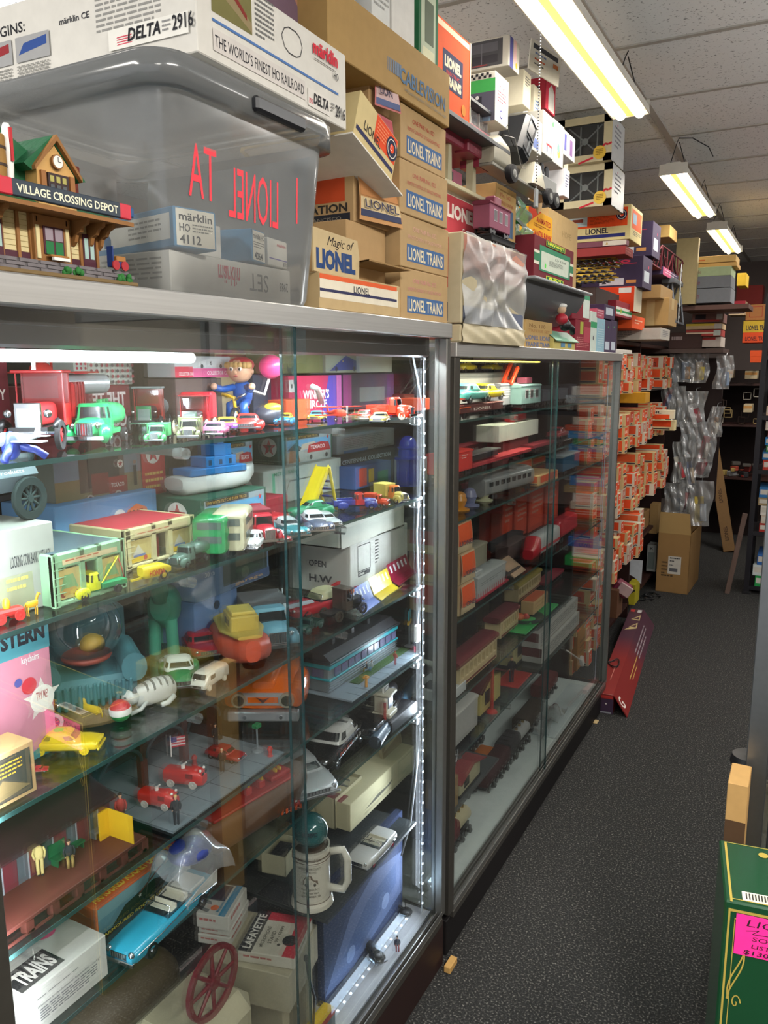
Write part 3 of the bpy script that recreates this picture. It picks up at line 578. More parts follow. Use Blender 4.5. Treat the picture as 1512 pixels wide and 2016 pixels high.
mb=MB();zpl=atx((905,233),-.03).z;mb.box((-.3,1.83,zpl-.014),(-.02,2.30,zpl-.001),M('34363a',.5),.002);o=mb.build('plank');tag(o,'dark grey board under the tall orange box','board')
# ---------------- on top of the second case ----------------
TB=1.714
def lx(label,X,pxl,pxc,pxr,rb,rt,col,lf=None,ff=None,z=None,name='train_set_box',cat='box',mb=None,**k):
 P=atx((pxc,rb),X)if z is None else None
 if z is not None:P=Vector((X,Yof(pxc,X,z),z))
 y1=Yof(pxr,X,P.z);h=Zof(P,rt)-P.z
 xl=aty((pxl,rb),P.y).x;d=min(.6,max(.13 if P.y<3.75 else .32,X-xl))
 o_top[0]=P.z+h
 return carton(label,P,max(.01,y1-P.y),d,h,k.pop('tilt',0),col,{'l':lf or[],'f':ff or[]},name=name,cat=cat,**k)
t=thing('wrapped_carton','large cream carton wrapped in crinkled clear plastic, leftmost on the second case','box',(.015,1.872,TB),math.pi/2)
ym=Yof(1030,.015,TB)-1.872;h1=Zof((.015,1.9,TB),637)-TB;h2=Zof((.015,1.9,TB),458)-TB
mb=cartonmb(ym-.005,.17,h1-.002,'b9ab8a',{'l':[('r',.1,.55,.85,.78,'3a3c4c'),('r',.1,.15,.85,.42,'b05a44')]},.004);mb.build('lower_box',t)
mb=MB();mb.T=tr(0,0,h1);cartonmb(ym,.18,h2-h1,'b3a789',{'l':[('r',.08,.40,.8,.95,'b0483c'),('r',.08,.03,.8,.24,'33384e')],'f':[('r',.02,.55,.98,.98,'c08a78'),('r',.02,.02,.98,.2,'5d6478')]},.003,mb);mb.build('upper_box',t)
random.seed(3)
cr=[(random.uniform(.2,.8)*ym,h1+random.uniform(.1,.9)*(h2-h1),random.uniform(0,3.1))for i in range(9)]
def crinkle(u,v):
 x,z=u*ym,h1+v*(h2-h1);d=.003
 for a,b,t_ in cr:q=(x-a)*math.cos(t_)+(z-b)*math.sin(t_);d+=.006*max(0,1-abs(q)/.022)
 return(x,-d-.004*math.sin(v*9+u*4),z)
mb=MB();mb.grid(crinkle,34,34,glassm('wrap_film',tint=(.95,.95,.94),rough=.32,film=.30,dens=1.2));mb.build('plastic_wrap',t)
mb=MB();mb.grid(lambda u,v:(u*ym,-.004-.006*math.sin(u*3.1)*math.sin(v*3.1)-.002*math.sin(u*23+v*9),v*h1),24,8,M('bfb394',.5));mb.build('folded_skirt',t)
fx('red LIONEL Graduated Trestle Set box standing behind the plastic wrapped carton',-.10,TB+.20,876,975,372,.16,'a3303a',{'f':[('r',.0,.0,.57,.95,'b03a44'),('r',0,.95,1,1,'cfc6b4'),('t',.03,.68,.17,'LIONEL','f0e6dc',.54,.05),('t',.30,.5,.09,'Graduated','ecdcd4',.26,.02),('t',.38,.36,.09,'Trestle','ecdcd4',.18,.02),('t',.46,.22,.09,'Set','ecdcd4',.10,.02),('r',.59,.02,.96,.88,'a77a36'),('L',[(.64,.6),(.7,.78),(.78,.8),(.86,.6)],'4d3318',.002),('L',[(.66,.3),(.72,.6),(.8,.72),(.9,.4),(.93,.1)],'5d4020',.002)],'r':[]},name='train_set_box')
zt=o_top[0]
def gantry():
 X=-.07;y0=Yof(872,X,zt);y1=Yof(957,X,zt);L=y1-y0;t=thing('toy_gantry_crane','maroon LIONELVILLE toy loading gantry on cream pillars above the red trestle box','toy',(X,y0,zt),math.pi/2)
 MR=M('7a2738',.4);CRM=M('a9a283',.5);mb=MB();mb.box((0,0,0),(L,.13,.012),CRM,.002);mb.build('base',t)
 for x in(.22*L,.78*L):
  for y in(.01,.1):mb=MB();mb.prism([(x-.014,.012),(x+.014,.012),(x+.009,.106),(x-.009,.106)],y,y+.02,CRM,'xz');mb.build('pillar',t)
 mb=MB();mb.box((-.01,0,.104),(L+.01,.13,.165),MR,.003);mb.box((.45*L,-.012,.10),(L+.012,.03,.175),MR,.003);mb.box((.75*L,-.005,.08),(1*L,.05,.10),MR)
 mb.face((.45*L,-.0125,.10),(1,0,0),(0,0,1),.56*L,.072,[('t',.1,.6,.25,'LIONELVILLE','b87f84',.8,.01),('t',.2,.32,.16,'LOADING','a86c74',.6),('t',.25,.1,.14,'STATION','a86c74',.5)]);mb.build('cab_house',t)
 mb=MB();mb.box((.0,.005,.165),(L,.12,.22),glassm('smoky_window',tint=(.72,.75,.76),rough=.1,film=.25));mb.build('glass_deckhouse',t)
 for i in range(6):mb=MB();mb.box((i*L/5-.002,.0,.165),(i*L/5+.002,.006,.22),M('9c9c98',.5));mb.build('window_bar',t)
 mb=MB();mb.box((.25*L,.03,.012),(.65*L,.1,.06),M('9a4a62',.4),.003);mb.box((.33*L,.028,.03),(.43*L,.032,.05),BLACK);mb.build('cab_car',t)
 mb=MB();mb.box((-.02,-.02,.221),(L+.06,.14,.232),M('2b2d31',.5),.002);mb.build('deck_roof',t)
gantry()
P=atx((960,470),-.06)
def boxcar(label,X,z,px0,px1,h,d,col,roof=None,wheels=True,els=None,name='toy_train_car',cat='toy train car',group=None,stuff=None,yaw=0.,tail=None):
 y0=Yof(px0,X,z);y1=Yof(px1,X,z);L=y1-y0
 t=thing(name,label,cat,(X-d/2,(y0+y1)/2,z),math.pi/2+math.radians(yaw),group);c=c_(col);wb=.016 if wheels else 0
 mb=MB();mb.box((-L/2,-d/2,wb),(L/2,d/2,h*.93),c,.002)
 if els:mb.face((-L/2,-d/2,wb),(1,0,0),(0,0,1),L,h*.93-wb,els)
 mb.build('body',t)
 mb=MB();r=c_(roof or col);mb.xloft([(-L/2-.003,d/2+.002,h*.86,h),(L/2+.003,d/2+.002,h*.86,h)],r,16,3);mb.build('roof',t)
 if wheels:
  mb=MB();mb.box((-L*.46,-.007,wb-.006),(L*.46,.007,wb),BLACK);mb.box((-L/2-.012,-.003,wb-.005),(L/2+.012,.003,wb),BLACK);mb.build('underframe',t)
  for s in(-.33,.33):
   b=MB()
   for q in(-.012,.012):
    for w in(-1,1):b.cyl((s*L+q,w*(d/2-.006),.008),(s*L+q,w*(d/2-.002),.008),.008,M('26262a',.35,.4),n=10)
    b.cyl((s*L+q,-d/2+.004,.008),(s*L+q,d/2-.004,.008),.002,STEEL,n=6)
   b.box((s*L-.02,-d/2+.001,.005),(s*L+.02,-d/2+.004,.012),BLACK);b.box((s*L-.02,d/2-.004,.005),(s*L+.02,d/2-.001,.012),BLACK);b.build('wheel_truck',t)
 if tail:tail(t,L,d,h)
 return t
zc=TB+h2-.0
boxcar('black toy coal car lying on the wrapped carton, below the pink caboose',-.01,zc,968,1014,.034,.045,'202226')
def cabx(t,L,d,h):
 mb=MB();mb.box((-L*.12,-d*.3,h),(L*.2,d*.3,h+.022),M('7a3a4c',.4),.003);mb.build('cupola',t)
 for x in(-.3,-.05,.22):mb=MB();mb.box((x*L,-d/2-.001,h*.45),((x+.13)*L,-d/2,h*.75),M('2a2226',.3));mb.box((x*L-.002,-d/2-.0005,h*.42),((x+.13)*L+.002,-d/2,h*.78),M('a890a0',.4));mb.build('window',t)
boxcar('purplish pink toy caboose standing tall on the black toy car',-.02,zc+.036,964,1004,.088,.05,'7c4558','5d2434',tail=cabx)
fx('tan and blue No. 362 train box behind the pink caboose',-.09,zc+.05,975,1014,358,.12,'b5945e',{'f':[('t',.2,.8,.07,'No. 362','a0563a',.5,.01),('t',.1,.68,.06,'BARREL LOADER','a0563a',.75),('r',.05,.15,.85,.62,'4d6684'),('c',.3,.4,.08,'c9bfae')]},name='train_set_box')
fx('white and red flat train box leaning behind the plastic wrapped carton',-.12,TB,1010,1044,452,.10,'c9c4c0',{'f':[('r',.08,.05,.9,.95,'c85a50'),('r',.14,.08,.84,.92,'d8d4d0'),('x',.3,.3,.7,.8,9,'9a6460')]},name='train_set_box')
mb=MB();random.seed(5)
P=atx((1030,425),-.10);mb.grid(lambda u,v:(P.x+.01*math.sin(u*9)+.012*math.sin(v*11),P.y-.05+u*.10+.008*math.sin(v*7),P.z-.06+v*.115*(1-.3*u*u)),20,20,glassm('green_wrap',tint=(.12,.55,.25),rough=.12,film=.3,dens=2))
mb.box((P.x-.07,P.y-.045,P.z-.055),(P.x-.02,P.y+.035,P.z+.04),M('1f7a3c',.35,0,.4,60,.6),.01);tag(mb.build('wrapped_toy'),'green bubble wrapped bundle between the No. 362 box and the yellow bank box','bundle')
fx('yellow and red ANIMATED SANTA BANK box above the green and maroon box',-.12,2.085,1040,1086,405,.06,'d8a021',{'f':[('p',[(.0,1),(0,.55),(.5,1)],'c23a20'),('t',.3,.66,.16,'ANIMATED','b3301c',.62,.02),('t',.18,.22,.2,'SANTA BANK','b3301c',.8,.03),('x',.2,.48,.9,.6,2,'9a5a20')]},name='toy_box')
fx('plain tan carton with faint blue print behind the green and maroon box',-.14,TB+.13,1074,1131,408,.12,'b69a6a',{'f':[('r',.55,.55,.75,.63,'5a7a9a'),('t',.45,.8,.06,'HOPE','9c8458',.3)]})
mb=MB();P=atx((1060,392),-.08);mb.prism([(0,0),(.05,-.05),(.09,-.03),(.10,.02),(.05,.045)],0,.003,KRAFT,'yz');o=mb.build('cardboard_scrap',None,(P.x,P.y-.06,P.z));tag(o,'loose brown cardboard flap sticking out under the grey toy truck','cardboard')
def dumper():
 z=atx((1000,365),-.04).z;y0=Yof(952,-.04,z);y1=Yof(1085,-.04,z);L=y1-y0;y0+=.03;t=thing('toy_dump_truck','grey toy truck with raised black dump body on the box pile over the second case','toy truck',(-.04,y0,z+.0),math.pi/2);t.scale=(.95,.75,.70)
 G=M('8f8b7c',.4);K=M('1b1d21',.35)
 mb=MB();mb.box((0,-.02,.03),(L*.95,.05,.045),M('77756c',.4),.003);mb.build('chassis',t)
 mb=MB();mb.xloft([(0,.045,.04,.13),(.06,.047,.035,.16),(.13,.046,.035,.14),(.15,.044,.04,.08)],G,16,5,.02);mb.build('cab',t)
 mb=MB();mb.zloft([(.045,L*.62,.07,.045),(.14,L*.64,.03,.03),(.15,L*.64,.02,.02)],G,12,8);mb.build('hopper_cone',t)
 mb=MB();mb.box((L*.72,-.03,.04),(L*.98,.06,.12),M('6b6d6c',.4),.008);mb.build('rear_cab',t)
 for i in range(2):mb=MB();mb.lathe([(.01,0),(.012,.05),(.007,.055),(.007,.06)],BLACK,12,(L*(.8+.09*i),0,.12));mb.build('exhaust_stack',t)
 for x in(.13,L*.80,L*.92):
  mb=MB();mb.lathe([(.018,-.002),(.034,0),(.036,.008),(.036,.022),(.03,.026)],RUBBER,20,(x,-.045,.03),'y');mb.lathe([(.008,-.004),(.018,-.001)],M('777874',.4,.4),14,(x,-.0455,.03),'y');mb.build('wheel',t)
 mb=MB();a=math.radians(62);mb.T=tr(L*.40,0,.09)@rot(-a,'Y');mb.box((0,-.05,0),(.2,.07,.1),K,.016)
 for q in((.03,.02,.09,.045),(.03,.05,.09,.085),(.105,.02,.18,.085)):
  for e in((q[0],q[1],q[2],q[1]+.002),(q[0],q[3]-.002,q[2],q[3]),(q[0],q[1],q[0]+.002,q[3]),(q[2]-.002,q[1],q[2],q[3])):mb.box((e[0],-.053,e[1]),(e[2],-.05,e[3]),M('55585c',.4))
 mb.build('dump_body',t)
 mb=MB();pts=[(.02,-.05,.14),(.09,-.06,.15),(.13,-.06,.10),(.17,-.055,.06),(.21,-.055,.07)];mb.tube(pts,.0015,M('9a9a96',.3,.5));mb.tube([(.0,-.05,.13),(.03,-.06,.18),(.06,-.05,.16),(.1,-.055,.12)],.0015,BLACK);mb.build('wire',t)
dumper()
lx('grey and white model bus box lying on top of the checkered green box',-.04,885,1001,1022,128,67,'bdb9ac',[('r',.03,.08,.9,.94,'4a494b'),('r',.35,.55,.82,.85,'5d5c60'),('r',.35,.18,.82,.45,'3c3a3e'),('r',.1,.3,.3,.7,'55545a'),('r',.55,.15,.56,.85,'77767c'),('r',.4,.12,.65,.16,'8a4040')],[('r',.1,0,.4,1,'4a4a8a'),('r',.45,0,.7,1,'d8b0b0'),('c',.7,.2,.1,'d8a030')])
zb=o_top[0]
ck=[('r',.02+.06*i,.87+.055*(i%2),.08+.06*i,.925+.055*(i%2),'1e1e22')for i in range(15)]
lx('checkered green picture box of a dark toy crane, under the grey bus box',-.04,900,974,1000,236,138,'d0cdc0',[('r',.0,.60,1,.86,'3c9a4a'),('r',0,0,1,.6,'4c4b58'),('r',.0,0,.9,.22,'7c94a8'),('r',.05,.35,.7,.52,'25242c'),('c',.15,.5,.04,'c9c9c4'),('c',.6,.5,.04,'c9c9c4')]+ck,[('r',.1,.1,.85,.9,'dcdad2'),('t',.3,.7,.07,'THE','a04050',.4),('x',.2,.4,.8,.65,4,'a05060'),('c',.45,.2,.09,'4a4a8a'),('c',.45,.2,.06,'d8d4cc')])
lx('cream carton with a printed end between the bus box and the paper tag',-.06,985,1030,1044,205,135,'cfc8b0',[],[('x',.2,.55,.8,.85,4,'55555a')])
P=atx((1055,118),-.06)
mb=MB();mb.box((0,0,0),(.155,.004,.09),M('cfcabc',.6));mb.face((0,0,0),(1,0,0),(0,0,1),.155,.09,[('r',.08,.74,.9,.9,'3a3a3e'),('x',.15,.5,.8,.66,1,'6a7a9a'),('x',.15,.34,.75,.46,1,'c05a3a'),('x',.15,.2,.7,.3,1,'44444a'),('r',.75,.5,.92,.64,'c87a48')])
o=mb.build('price_card',None,(P.x,P.y-.07,P.z-.045),math.pi/2);o.rotation_euler=(0,math.radians(8),math.pi/2-.35);tag(o,'white printed card with an orange sticker standing behind the pull chain','card')
lx('maroon and pink toy box with a white window, behind the pull chain',-.07,1048,1073,1092,212,150,'94202e',[('r',.15,.25,.85,.75,'3a3038'),('r',.5,.4,.8,.6,'2f7a78')],[('r',.05,0,1,1,'c23048'),('p',[(.3,.05),(.3,.7),(.6,.92),(.9,.7),(.9,.05)],'d8d4d0')])
lx('narrow cream carton below the maroon and pink toy box',-.07,1035,1050,1064,235,165,'c9c2ac',[],[('x',.2,.2,.8,.6,4,'4a6aa0')])
lx('white carton with blue and yellow stripes under the cream cartons',-.09,1000,1030,1040,250,205,'c9ccd0',[('r',.3,.1,.45,.9,'4a84b0'),('r',.5,.1,.6,.9,'c0a040')],[])
hangs=[(1030,1045,1066,292,225),(1060,1068,1090,300,215),(1078,1088,1108,318,232),(1095,1105,1131,300,250)]
cl=['blue sketch','red crane picture','orange and green ring','purple tower sketch']
for i,(a,b,c,rb,rt)in enumerate(hangs):
 e=[[('r',.2,.1,.7,.4,'5a6a9a')],[('r',.3,.25,.8,.3,'b03038'),('r',.35,.1,.4,.25,'44507a'),('r',.7,.1,.75,.25,'44507a'),('r',.5,.3,.6,.7,'9aa0a4'),('c',.85,.85,.06,'50b060')],[('c',.55,.3,.12,'c8924a'),('c',.5,.4,.1,'6a9a8a')],[('r',.2,.2,.35,.85,'4a4a8a'),('r',.6,.15,.8,.8,'6a4a7a')]][i]
 lx('white train box with a '+cl[i]+', in the row jutting toward the aisle',-.02,a,b,c,rb,rt,'aeaca6',[],e,group='white accessory boxes jutting out high up')
lx('long cream carton under the row of white accessory boxes',-.06,1040,1110,1118,340,300,'c4bca4',[('r',.2,.4,.4,.6,'4a8a6a')],[])
lx('white blister card with purple print beside the upper window box',-.03,1100,1110,1120,385,330,'c9c9cc',[],[('x',.2,.3,.8,.8,5,'55557a')])
def windowbox(label,rb,rt,group=None):
 X=-.05;P=atx((1203,rb),X);d=X-aty((1088,rb),P.y).x;h=Zof(P,rt)-P.z;w=Yof(1227,X,P.z)-P.y;t=thing('window_box',label,'box',P,math.pi/2)
 mb=MB();C=M('c2b58e',.5);e=.05
 mb.box((0.003,0,0),(w,d,.004),C);mb.box((0.003,0,h-.004),(w,d,h),C);mb.box((w-.004,0,0),(w,d,h),C);mb.box((0.003,d-.004,0),(w,d,h),C);mb.box((.003,0,0),(w,.004,h),M('cfd0cf',.5))
 mb.box((0,0,0),(.003,.035,h),C);mb.box((0,d-.05,0),(.003,d,h),C);mb.box((0,0,0),(.003,d,.03),C);mb.box((0,0,h-.03),(.003,d,h),C)
 mb.face((0,0,0),(1,0,0),(0,0,1),w,h,[('x',.2,.3,.7,.8,5,'8a8a90'),('c',.4,.85,.03,'c04060')])
 mb.build('carton',t)
 mb=MB();mb.box((.001,.035,.03),(.002,d-.05,h-.03),WINP);mb.build('window_film',t)
 mb=MB();T=M('9b9c98',.4);z0,z1,y0,y1=.03,h-.03,.05,d-.06
 for a,b in(((.035,y0,z0),(.035,y1,z1)),((.035,y1,z0),(.035,y0,z1)),((.035,(y0+y1)/2+.02,z0),(.035,(y0+y1)/2+.02,z1)),((.035,y0+.02,z0),(.035,y0+.02,z1))):mb.cyl(a,b,.0035,T,n=6)
 mb.cyl((.03,(y0+y1)/2,h/2),(.04,(y0+y1)/2,h/2),.014,T,n=16);mb.build('model_tower',t)
 mb=MB();mb.box((.05,.02,.02),(w-.01,d-.02,h-.02),M('2b2c2c',.7));mb.build('inner_tray',t)
 mb=MB();mb.cyl((-.0025,.05,.035),(0,.05,.035),.027,M('d8b030',.4),n=26);mb.face((-.0028,.077,.008),(0,-1,0),(0,0,1),.054,.054,[('x',.2,.25,.8,.75,4,'8a6a20')]);mb.build('gold_seal',t)
 mb=MB();mb.face((-.0005,.14,.0),(0,-1,0),(0,0,1),.14,.09,[('L',[(.0,-.02),(.45,.18)],'c02a38',.004),('L',[(.7,.55),(.8,.75),(.9,.7),(1.0,.78)],'c02a38',.004)]);mb.build('ribbon',t)
 return t
windowbox('cream window box holding a grey truss model, upper of the two with gold seals',314,222)
windowbox('cream window box holding a grey truss model, lower of the two with gold seals',403,318)
lx('big orange and cream LIONEL accessory box on the red flat box',-.03,1105,1240,1262,470,401,'d9c88e',[('r',0,.40,.955,.93,'d84a16'),('t',.36,.22,.16,'LIONEL','23212e',.33,.02),('r',0,.09,.93,.19,'2b2d6a'),('r',.08,.46,.38,.84,'aebfc0'),('r',.16,.58,.32,.68,'7a3a2a'),('x',.42,.48,.78,.75,7,'9a3a14')]+logo_ring(.87,.72,.16),[('r',.1,.35,.95,.9,'d8581e'),('r',.2,.5,.5,.8,'9ab0c4'),('x',.2,.15,.9,.3,3,'555')if 0 else('x',.2,.15,.9,.3,3,'555555')])
zl=o_top[0]
lx('long maroon printed flat box under the orange and cream LIONEL box',-.035,1110,1233,1238,482,471,'7a4a56',[('r',.66,.1,1,.95,'cfc8b8'),('p',[(.7,.3),(.74,.3),(.72,.8)],'b09040')],[])
lx('red flat train box jutting over the brass track bundle',.0,1110,1231,1246,500,483,'8a3230',[],[('x',.1,.2,.9,.8,2,'b05a50')])
bx0=carton('plain dark carton under the brass track bundle, behind the maroon boxes',(-.14,Yof(1168,-.14,TB),TB),.50,.40,atx((1205,556),-.06).z-TB-.012,0,'3a2a26')
XR=M('b3923a',.3,.8)
for i,(r0,px,a)in enumerate(((508,1212,0),(512,1216,2),(519,1222,-1),(525,1218,3),(531,1200,0),(538,1208,-2),(545,1214,1),(551,1205,0))):
 P=atx((px,r0),-.06);t=thing('track_section',['brass train track section with black sleepers, '+w+' in the bundle' for w in('topmost','second from the top','third from the top','fourth from the top','fifth from the top','sixth from the top','second from the bottom','lowest')][i],'toy track',P,math.radians(a),'brass track sections on the second case')
 for s in(0,.045):mb=MB();mb.box((-.5,s,0),(0,s+.003,.005),XR);mb.build('rail',t)
 mb=MB()
 for k in range(14):mb.box((-.49+k*.035,-.012,-.006),(-.475+k*.035,.06,0),BLACK)
 mb.build('sleepers',t)
def piko(label,a,b,c,rb,rt,X=-.05):lx(label,X,a,b,c,rb,rt,'352a44',[('t',.35,.80,.09,'PIKO','b8324e',.45,.05),('r',.35,.76,.9,.78,'b8324e'),('r',.3,.1,.7,.32,'b9bcc4'),('p',[(.34,.15),(.42,.15),(.38,.26)],'22222a'),('r',.74,.15,.9,.25,'b8824a')],[('r',.15,.2,.7,.55,'aab0b8'),('c',.6,.7,.05,'b8324e')])
piko('dark purple PIKO box beside the brass track bundle, lower of two',1195,1264,1282,565,502)
piko('dark purple PIKO box behind the orange LIONEL box, upper of two',1255,1283,1298,503,434)
fx('tan No. 110 TRESTLE box beside the plastic wrapped carton',-.02,TB,1034,1086,628,.2,'a98b58',{'f':[('t',.12,.74,.14,'No. 110','7d5a34',.6,.01),('t',.1,.58,.1,'TRESTLE SET','9a7040',.8),('t',.0,.30,.16,'LIONEL LIONEL','56688a',1.,.02),('t',.0,.06,.16,'TRAINS TRAINS','56688a',1.,.02)],'l':[]},name='train_set_box')
t=thing('toy_house','small yellow toy house with a pale green roof at the edge of the second case','toy house',(-.005,Yof(1087,-.01,TB),TB),math.pi/2)
w=Yof(1131,-.01,TB)-Yof(1087,-.01,TB);mb=MB();mb.prism([(0,0),(.07,0),(.07,.035),(.035,.06),(0,.035)],0,w*.95,M('b9ab62',.5),'yz');mb.build('walls',t)
mb=MB();mb.add([(-.005,-.01,.03),(w,-.01,.03),(w,.035,.065),(-.005,.035,.065),(-.005,.035,.062),(w,.035,.062),(w,.08,.03),(-.005,.08,.03),(-.005,-.01,.027),(w,-.01,.027)],[(0,1,2,3),(3,2,6,7),(8,9,1,0)],M('6f9c84',.5));mb.build('roof',t)
for x in(.3,.6):mb=MB();mb.box((w*x,-.0015,.008),(w*(x+.17),-.0005,.024),M('5f8fb0',.3));mb.build('window',t)
t=thing('seated_figure','red and black figurine in a white cap lying on the toy house roof','figurine',(-.02,Yof(1105,-.02,TB+.07),TB+.062),math.pi/2)
mb=MB();mb.ell((0,0,.045),(.03,.022,.02),M('a81f30',.5),12,8);mb.ell((.03,-.005,.025),(.03,.02,.022),BLACK,12,8);mb.tube([(.03,-.01,.03),(.055,-.025,.012),(.075,-.02,.0)],.011,BLACK,8);mb.build('body',t)
mb=MB();mb.ell((-.005,0,.078),(.017,.017,.017),M('caa888',.5),12,8);mb.build('head',t);mb=MB();mb.ell((-.004,0,.09),(.02,.02,.009),WHITE,12,6);mb.build('cap',t)
def vbox(label,px1,px2,rt,col,f,x=-.03,z=TB,d=.2,**k):fx(label,x,z,px1,px2,rt,d,col,{'f':f,'l':f and[('r',.3,.1,.7,.9,'c9c4bc')]if 0 else[]},name='train_set_box',**k)
vbox('maroon train box with a gold plate, lower of two under the grey trough',1131,1161,628,'7c1c2c',[('r',.3,.55,.5,.95,'9aa03a'),('x',.1,.1,.9,.45,6,'b87070'),('r',.55,.3,.95,.8,'a03a48')])
z2=o_top[0]
vbox('maroon train box with white label, upper of two under the grey trough',1126,1160,568,'7c1c2c',[('r',.6,.1,.98,.75,'c4cfc8'),('r',.6,.75,.98,.9,'3f8a66'),('r',.2,.85,.55,.97,'9aa03a'),('x',.1,.3,.5,.6,3,'b87070')],z=z2)
vbox('white and green labelled box right of the maroon train boxes',1161,1173,612,'b9c4bc',[('r',0,.6,1,.75,'2f8a5a'),('c',.5,.35,.06,'4a4a50')])
vbox('pale blue box standing between the maroon and purple boxes',1174,1189,626,'86a9b8',[('x',.1,.1,.9,.7,9,'a8c0c8'),('c',.7,.85,.03,'c06070')])
z3=o_top[0]
vbox('pink patterned box on the pale blue box',1174,1189,607,'a8485c',[('x',.1,.1,.9,.9,3,'c8a0a8')],z=z3)
for i,(a,b)in enumerate(((1189,1201),(1201,1212))):vbox('dark purple box with white price label, '+('left' if i==0 else 'right')+' of two standing on the case end',a,b,630,'3c2c48',[('r',.1,.1,.8,.35,'b4bcc8'),('c',.5,.8,.03,'50b060')],group='purple boxes on the case end')
z4=o_top[0];vbox('dark purple box with a blue and white label, on the two purple boxes',1189,1210,598,'3c2c48',[('r',.15,.3,.8,.8,'b4bcc8'),('c',.4,.7,.06,'4a70b0')],z=z4)
def trough():
 X=-.01;zb=atx((1040,628),X).z;y0=Yof(1034,X,zb);y1=Yof(1150,X,zb+.05);zt_=Zof((X,y1,zb),582)
 L=y1-y0;H=zt_-zb;G=M('4b4d50',.4);mb=MB()
 def f(u,v):
  a=-math.pi*.5*v;return(X-.10+.10*math.sin(v*1.57),y0+L*(u if v>.9 else u*(.86+.14*v)),zb+H*v**1.6)
 mb.grid(f,16,12,G);mb.grid(lambda u,v:(lambda p:(p[0]-.004,p[1],p[2]+.003))(f(u,v)),16,12,G);mb.box((X-.03,y0,zt_-.002),(X+.03,y0+L,zt_+.006),M('8b9095',.35),.002)
 mb.box((X-.20,y0,zt_-.006),(X-.028,y0+L,zt_+.004),G,.002)
 tag(mb.build('plastic_trough'),'dark grey curved plastic trough jutting out under the green and maroon box','trough');return zt_+.006
zg=trough()
fx('maroon and green LEHMANN LGB box 4021 CT standing upside down on the grey trough',-.03,zg,1050,1127,460,.14,'5d1420',{'f':[('r',0,.38,1,.45,'c9c4b4'),('r',0,.62,1,.68,'c9c4b4'),('r',0,.45,1,.62,'2e6e4c'),('r',.12,.26,.9,.82,'2d7355'),('r',.16,.3,.86,.70,'b4bcae'),('t',.72,.62,-.05,'4021 CT','2d3a34',-.28 if 0 else-.001,.0)][:-1]+[('t',.78,.64,.05,'4021 CT','2d3a34',.30,.01,0,180),('x',.35,.42,.7,.55,5,'6a726a'),('c',.26,.40,.055,'4ec04a'),('r',.28,.04,.72,.19,'b6c22e'),('r',.29,.055,.71,.175,'145a2a'),('t',.65,.16,.09,'L·G·B','c8d23a',.30,.05,0,180),('r',.26,.85,.74,.97,'9fae3a'),('r',.27,.86,.73,.96,'2a5a2c'),('t',.70,.95,.06,'LEHMANN','c8d23a',.40,.03,0,180)]},name='train_set_box')
lx('bright orange train box with a curved white flap above the shelf end',-.08,1210,1247,1262,612,563,'d8401a',[('r',.75,.75,.95,.95,'d8d4cc')],[('r',0,0,1,1,'c2b8a0')])
lx('red, white and green striped box sloping above the shelf end',-.10,1208,1212,1243,622,590,'8c2430',[],[('r',0,.45,1,.62,'d8d4cc'),('r',0,.3,1,.45,'2c8a48'),('r',0,.15,1,.3,'d8d4cc'),('c',.3,.38,.18,'9aa83a')])
lx('small orange box behind the striped box',-.10,1240,1244,1268,646,620,'d8501e',[],[('x',.2,.3,.8,.7,2,'e8c0a0')])
fx('white tray box edge under the striped box',-.12,TB+.01,1209,1244,.02,.2,'c9c4bc',{},name='train_set_box')
# ---------------- shelves of orange boxes beyond the cases ----------------
WOOD=M('2a1512',.55,0,.25,6);WOODE=M('3a201b',.5,0,.2,6)
C0,C1=3.84,6.45
CZS=[.10,.485,.82,1.19,1.51,1.80]
t=thing('wooden_shelving','dark brown wooden shelving crammed with orange train boxes beyond the glass cases','shelving',(-.2,C0,0))
for y in(0,1.46,C1-C0-.02):mb=MB();mb.box((-.55,y,0),(0,y+.02,1.85 if y<1 else 1.85),WOOD);mb.build('side_panel',t)
for z in CZS:mb=MB();mb.box((-.54,.02,z-.02),(-.002,C1-C0-.02,z),WOODE);mb.build('shelf',t)
mb=MB();mb.box((-.55,0,0),(-.54,C1-C0,1.85),M('1a0e0c',.7));mb.build('back_panel',t)
ORG=['cf451a','d44f22','c84a26','b8432a','d2582c'];CRE='c0a878'
def obox_mesh(w,d,h,v):
 o=ORG[v%5];cr=CRE if v%3 else 'c4bca8'
 f=[('r',.05,.06,.95,.95,o),('r',.36,.42,.66,.72,'d9d2c6'),('r',.42,.48,.60,.66,o)]
 if v%4==1:f=[('r',.1,.26,.9,.92,o),('t',.18,.5,.2,'LIONEL','e8dcc4',.64,.02),('r',.1,.08,.9,.2,'25243c')]
 if v%4==2:f=[('r',.06,.06,.94,.94,o if v%8<5 else 'b87a68'),('r',.3,.35,.7,.7,'cfc6bc'),('x',.36,.4,.64,.66,3,'8a4a44')]
 l=[('r',.03,.22,.93,.94,o),('r',.03,.06,.93,.15,'22223a')]
 if v%5==3:l=[('r',.04,.1,.86,.9,o),('t',.5,.2,.3,'LIONEL','3a2a26',.3,.02)]
 return cartonmb(w,d,h,cr,{'f':f,'l':l,'t':[('r',.05,.05,.95,.95,o)]if v%2 else[]},.001)
protos=[]
for v in range(16):
 w=[.072,.085,.068,.095,.078][v%5];h=[.066,.072,.06,.078][v%4];o=obox_mesh(w,.20,h,v);protos.append((o,w,h))
pm=[(p[0].build('train_box'),p[1],p[2])for p in protos]
ONES=['','first','second','third','fourth','fifth','sixth','seventh','eighth','ninth','tenth','eleventh','twelfth','thirteenth','fourteenth','fifteenth','sixteenth','seventeenth','eighteenth','nineteenth','twentieth']
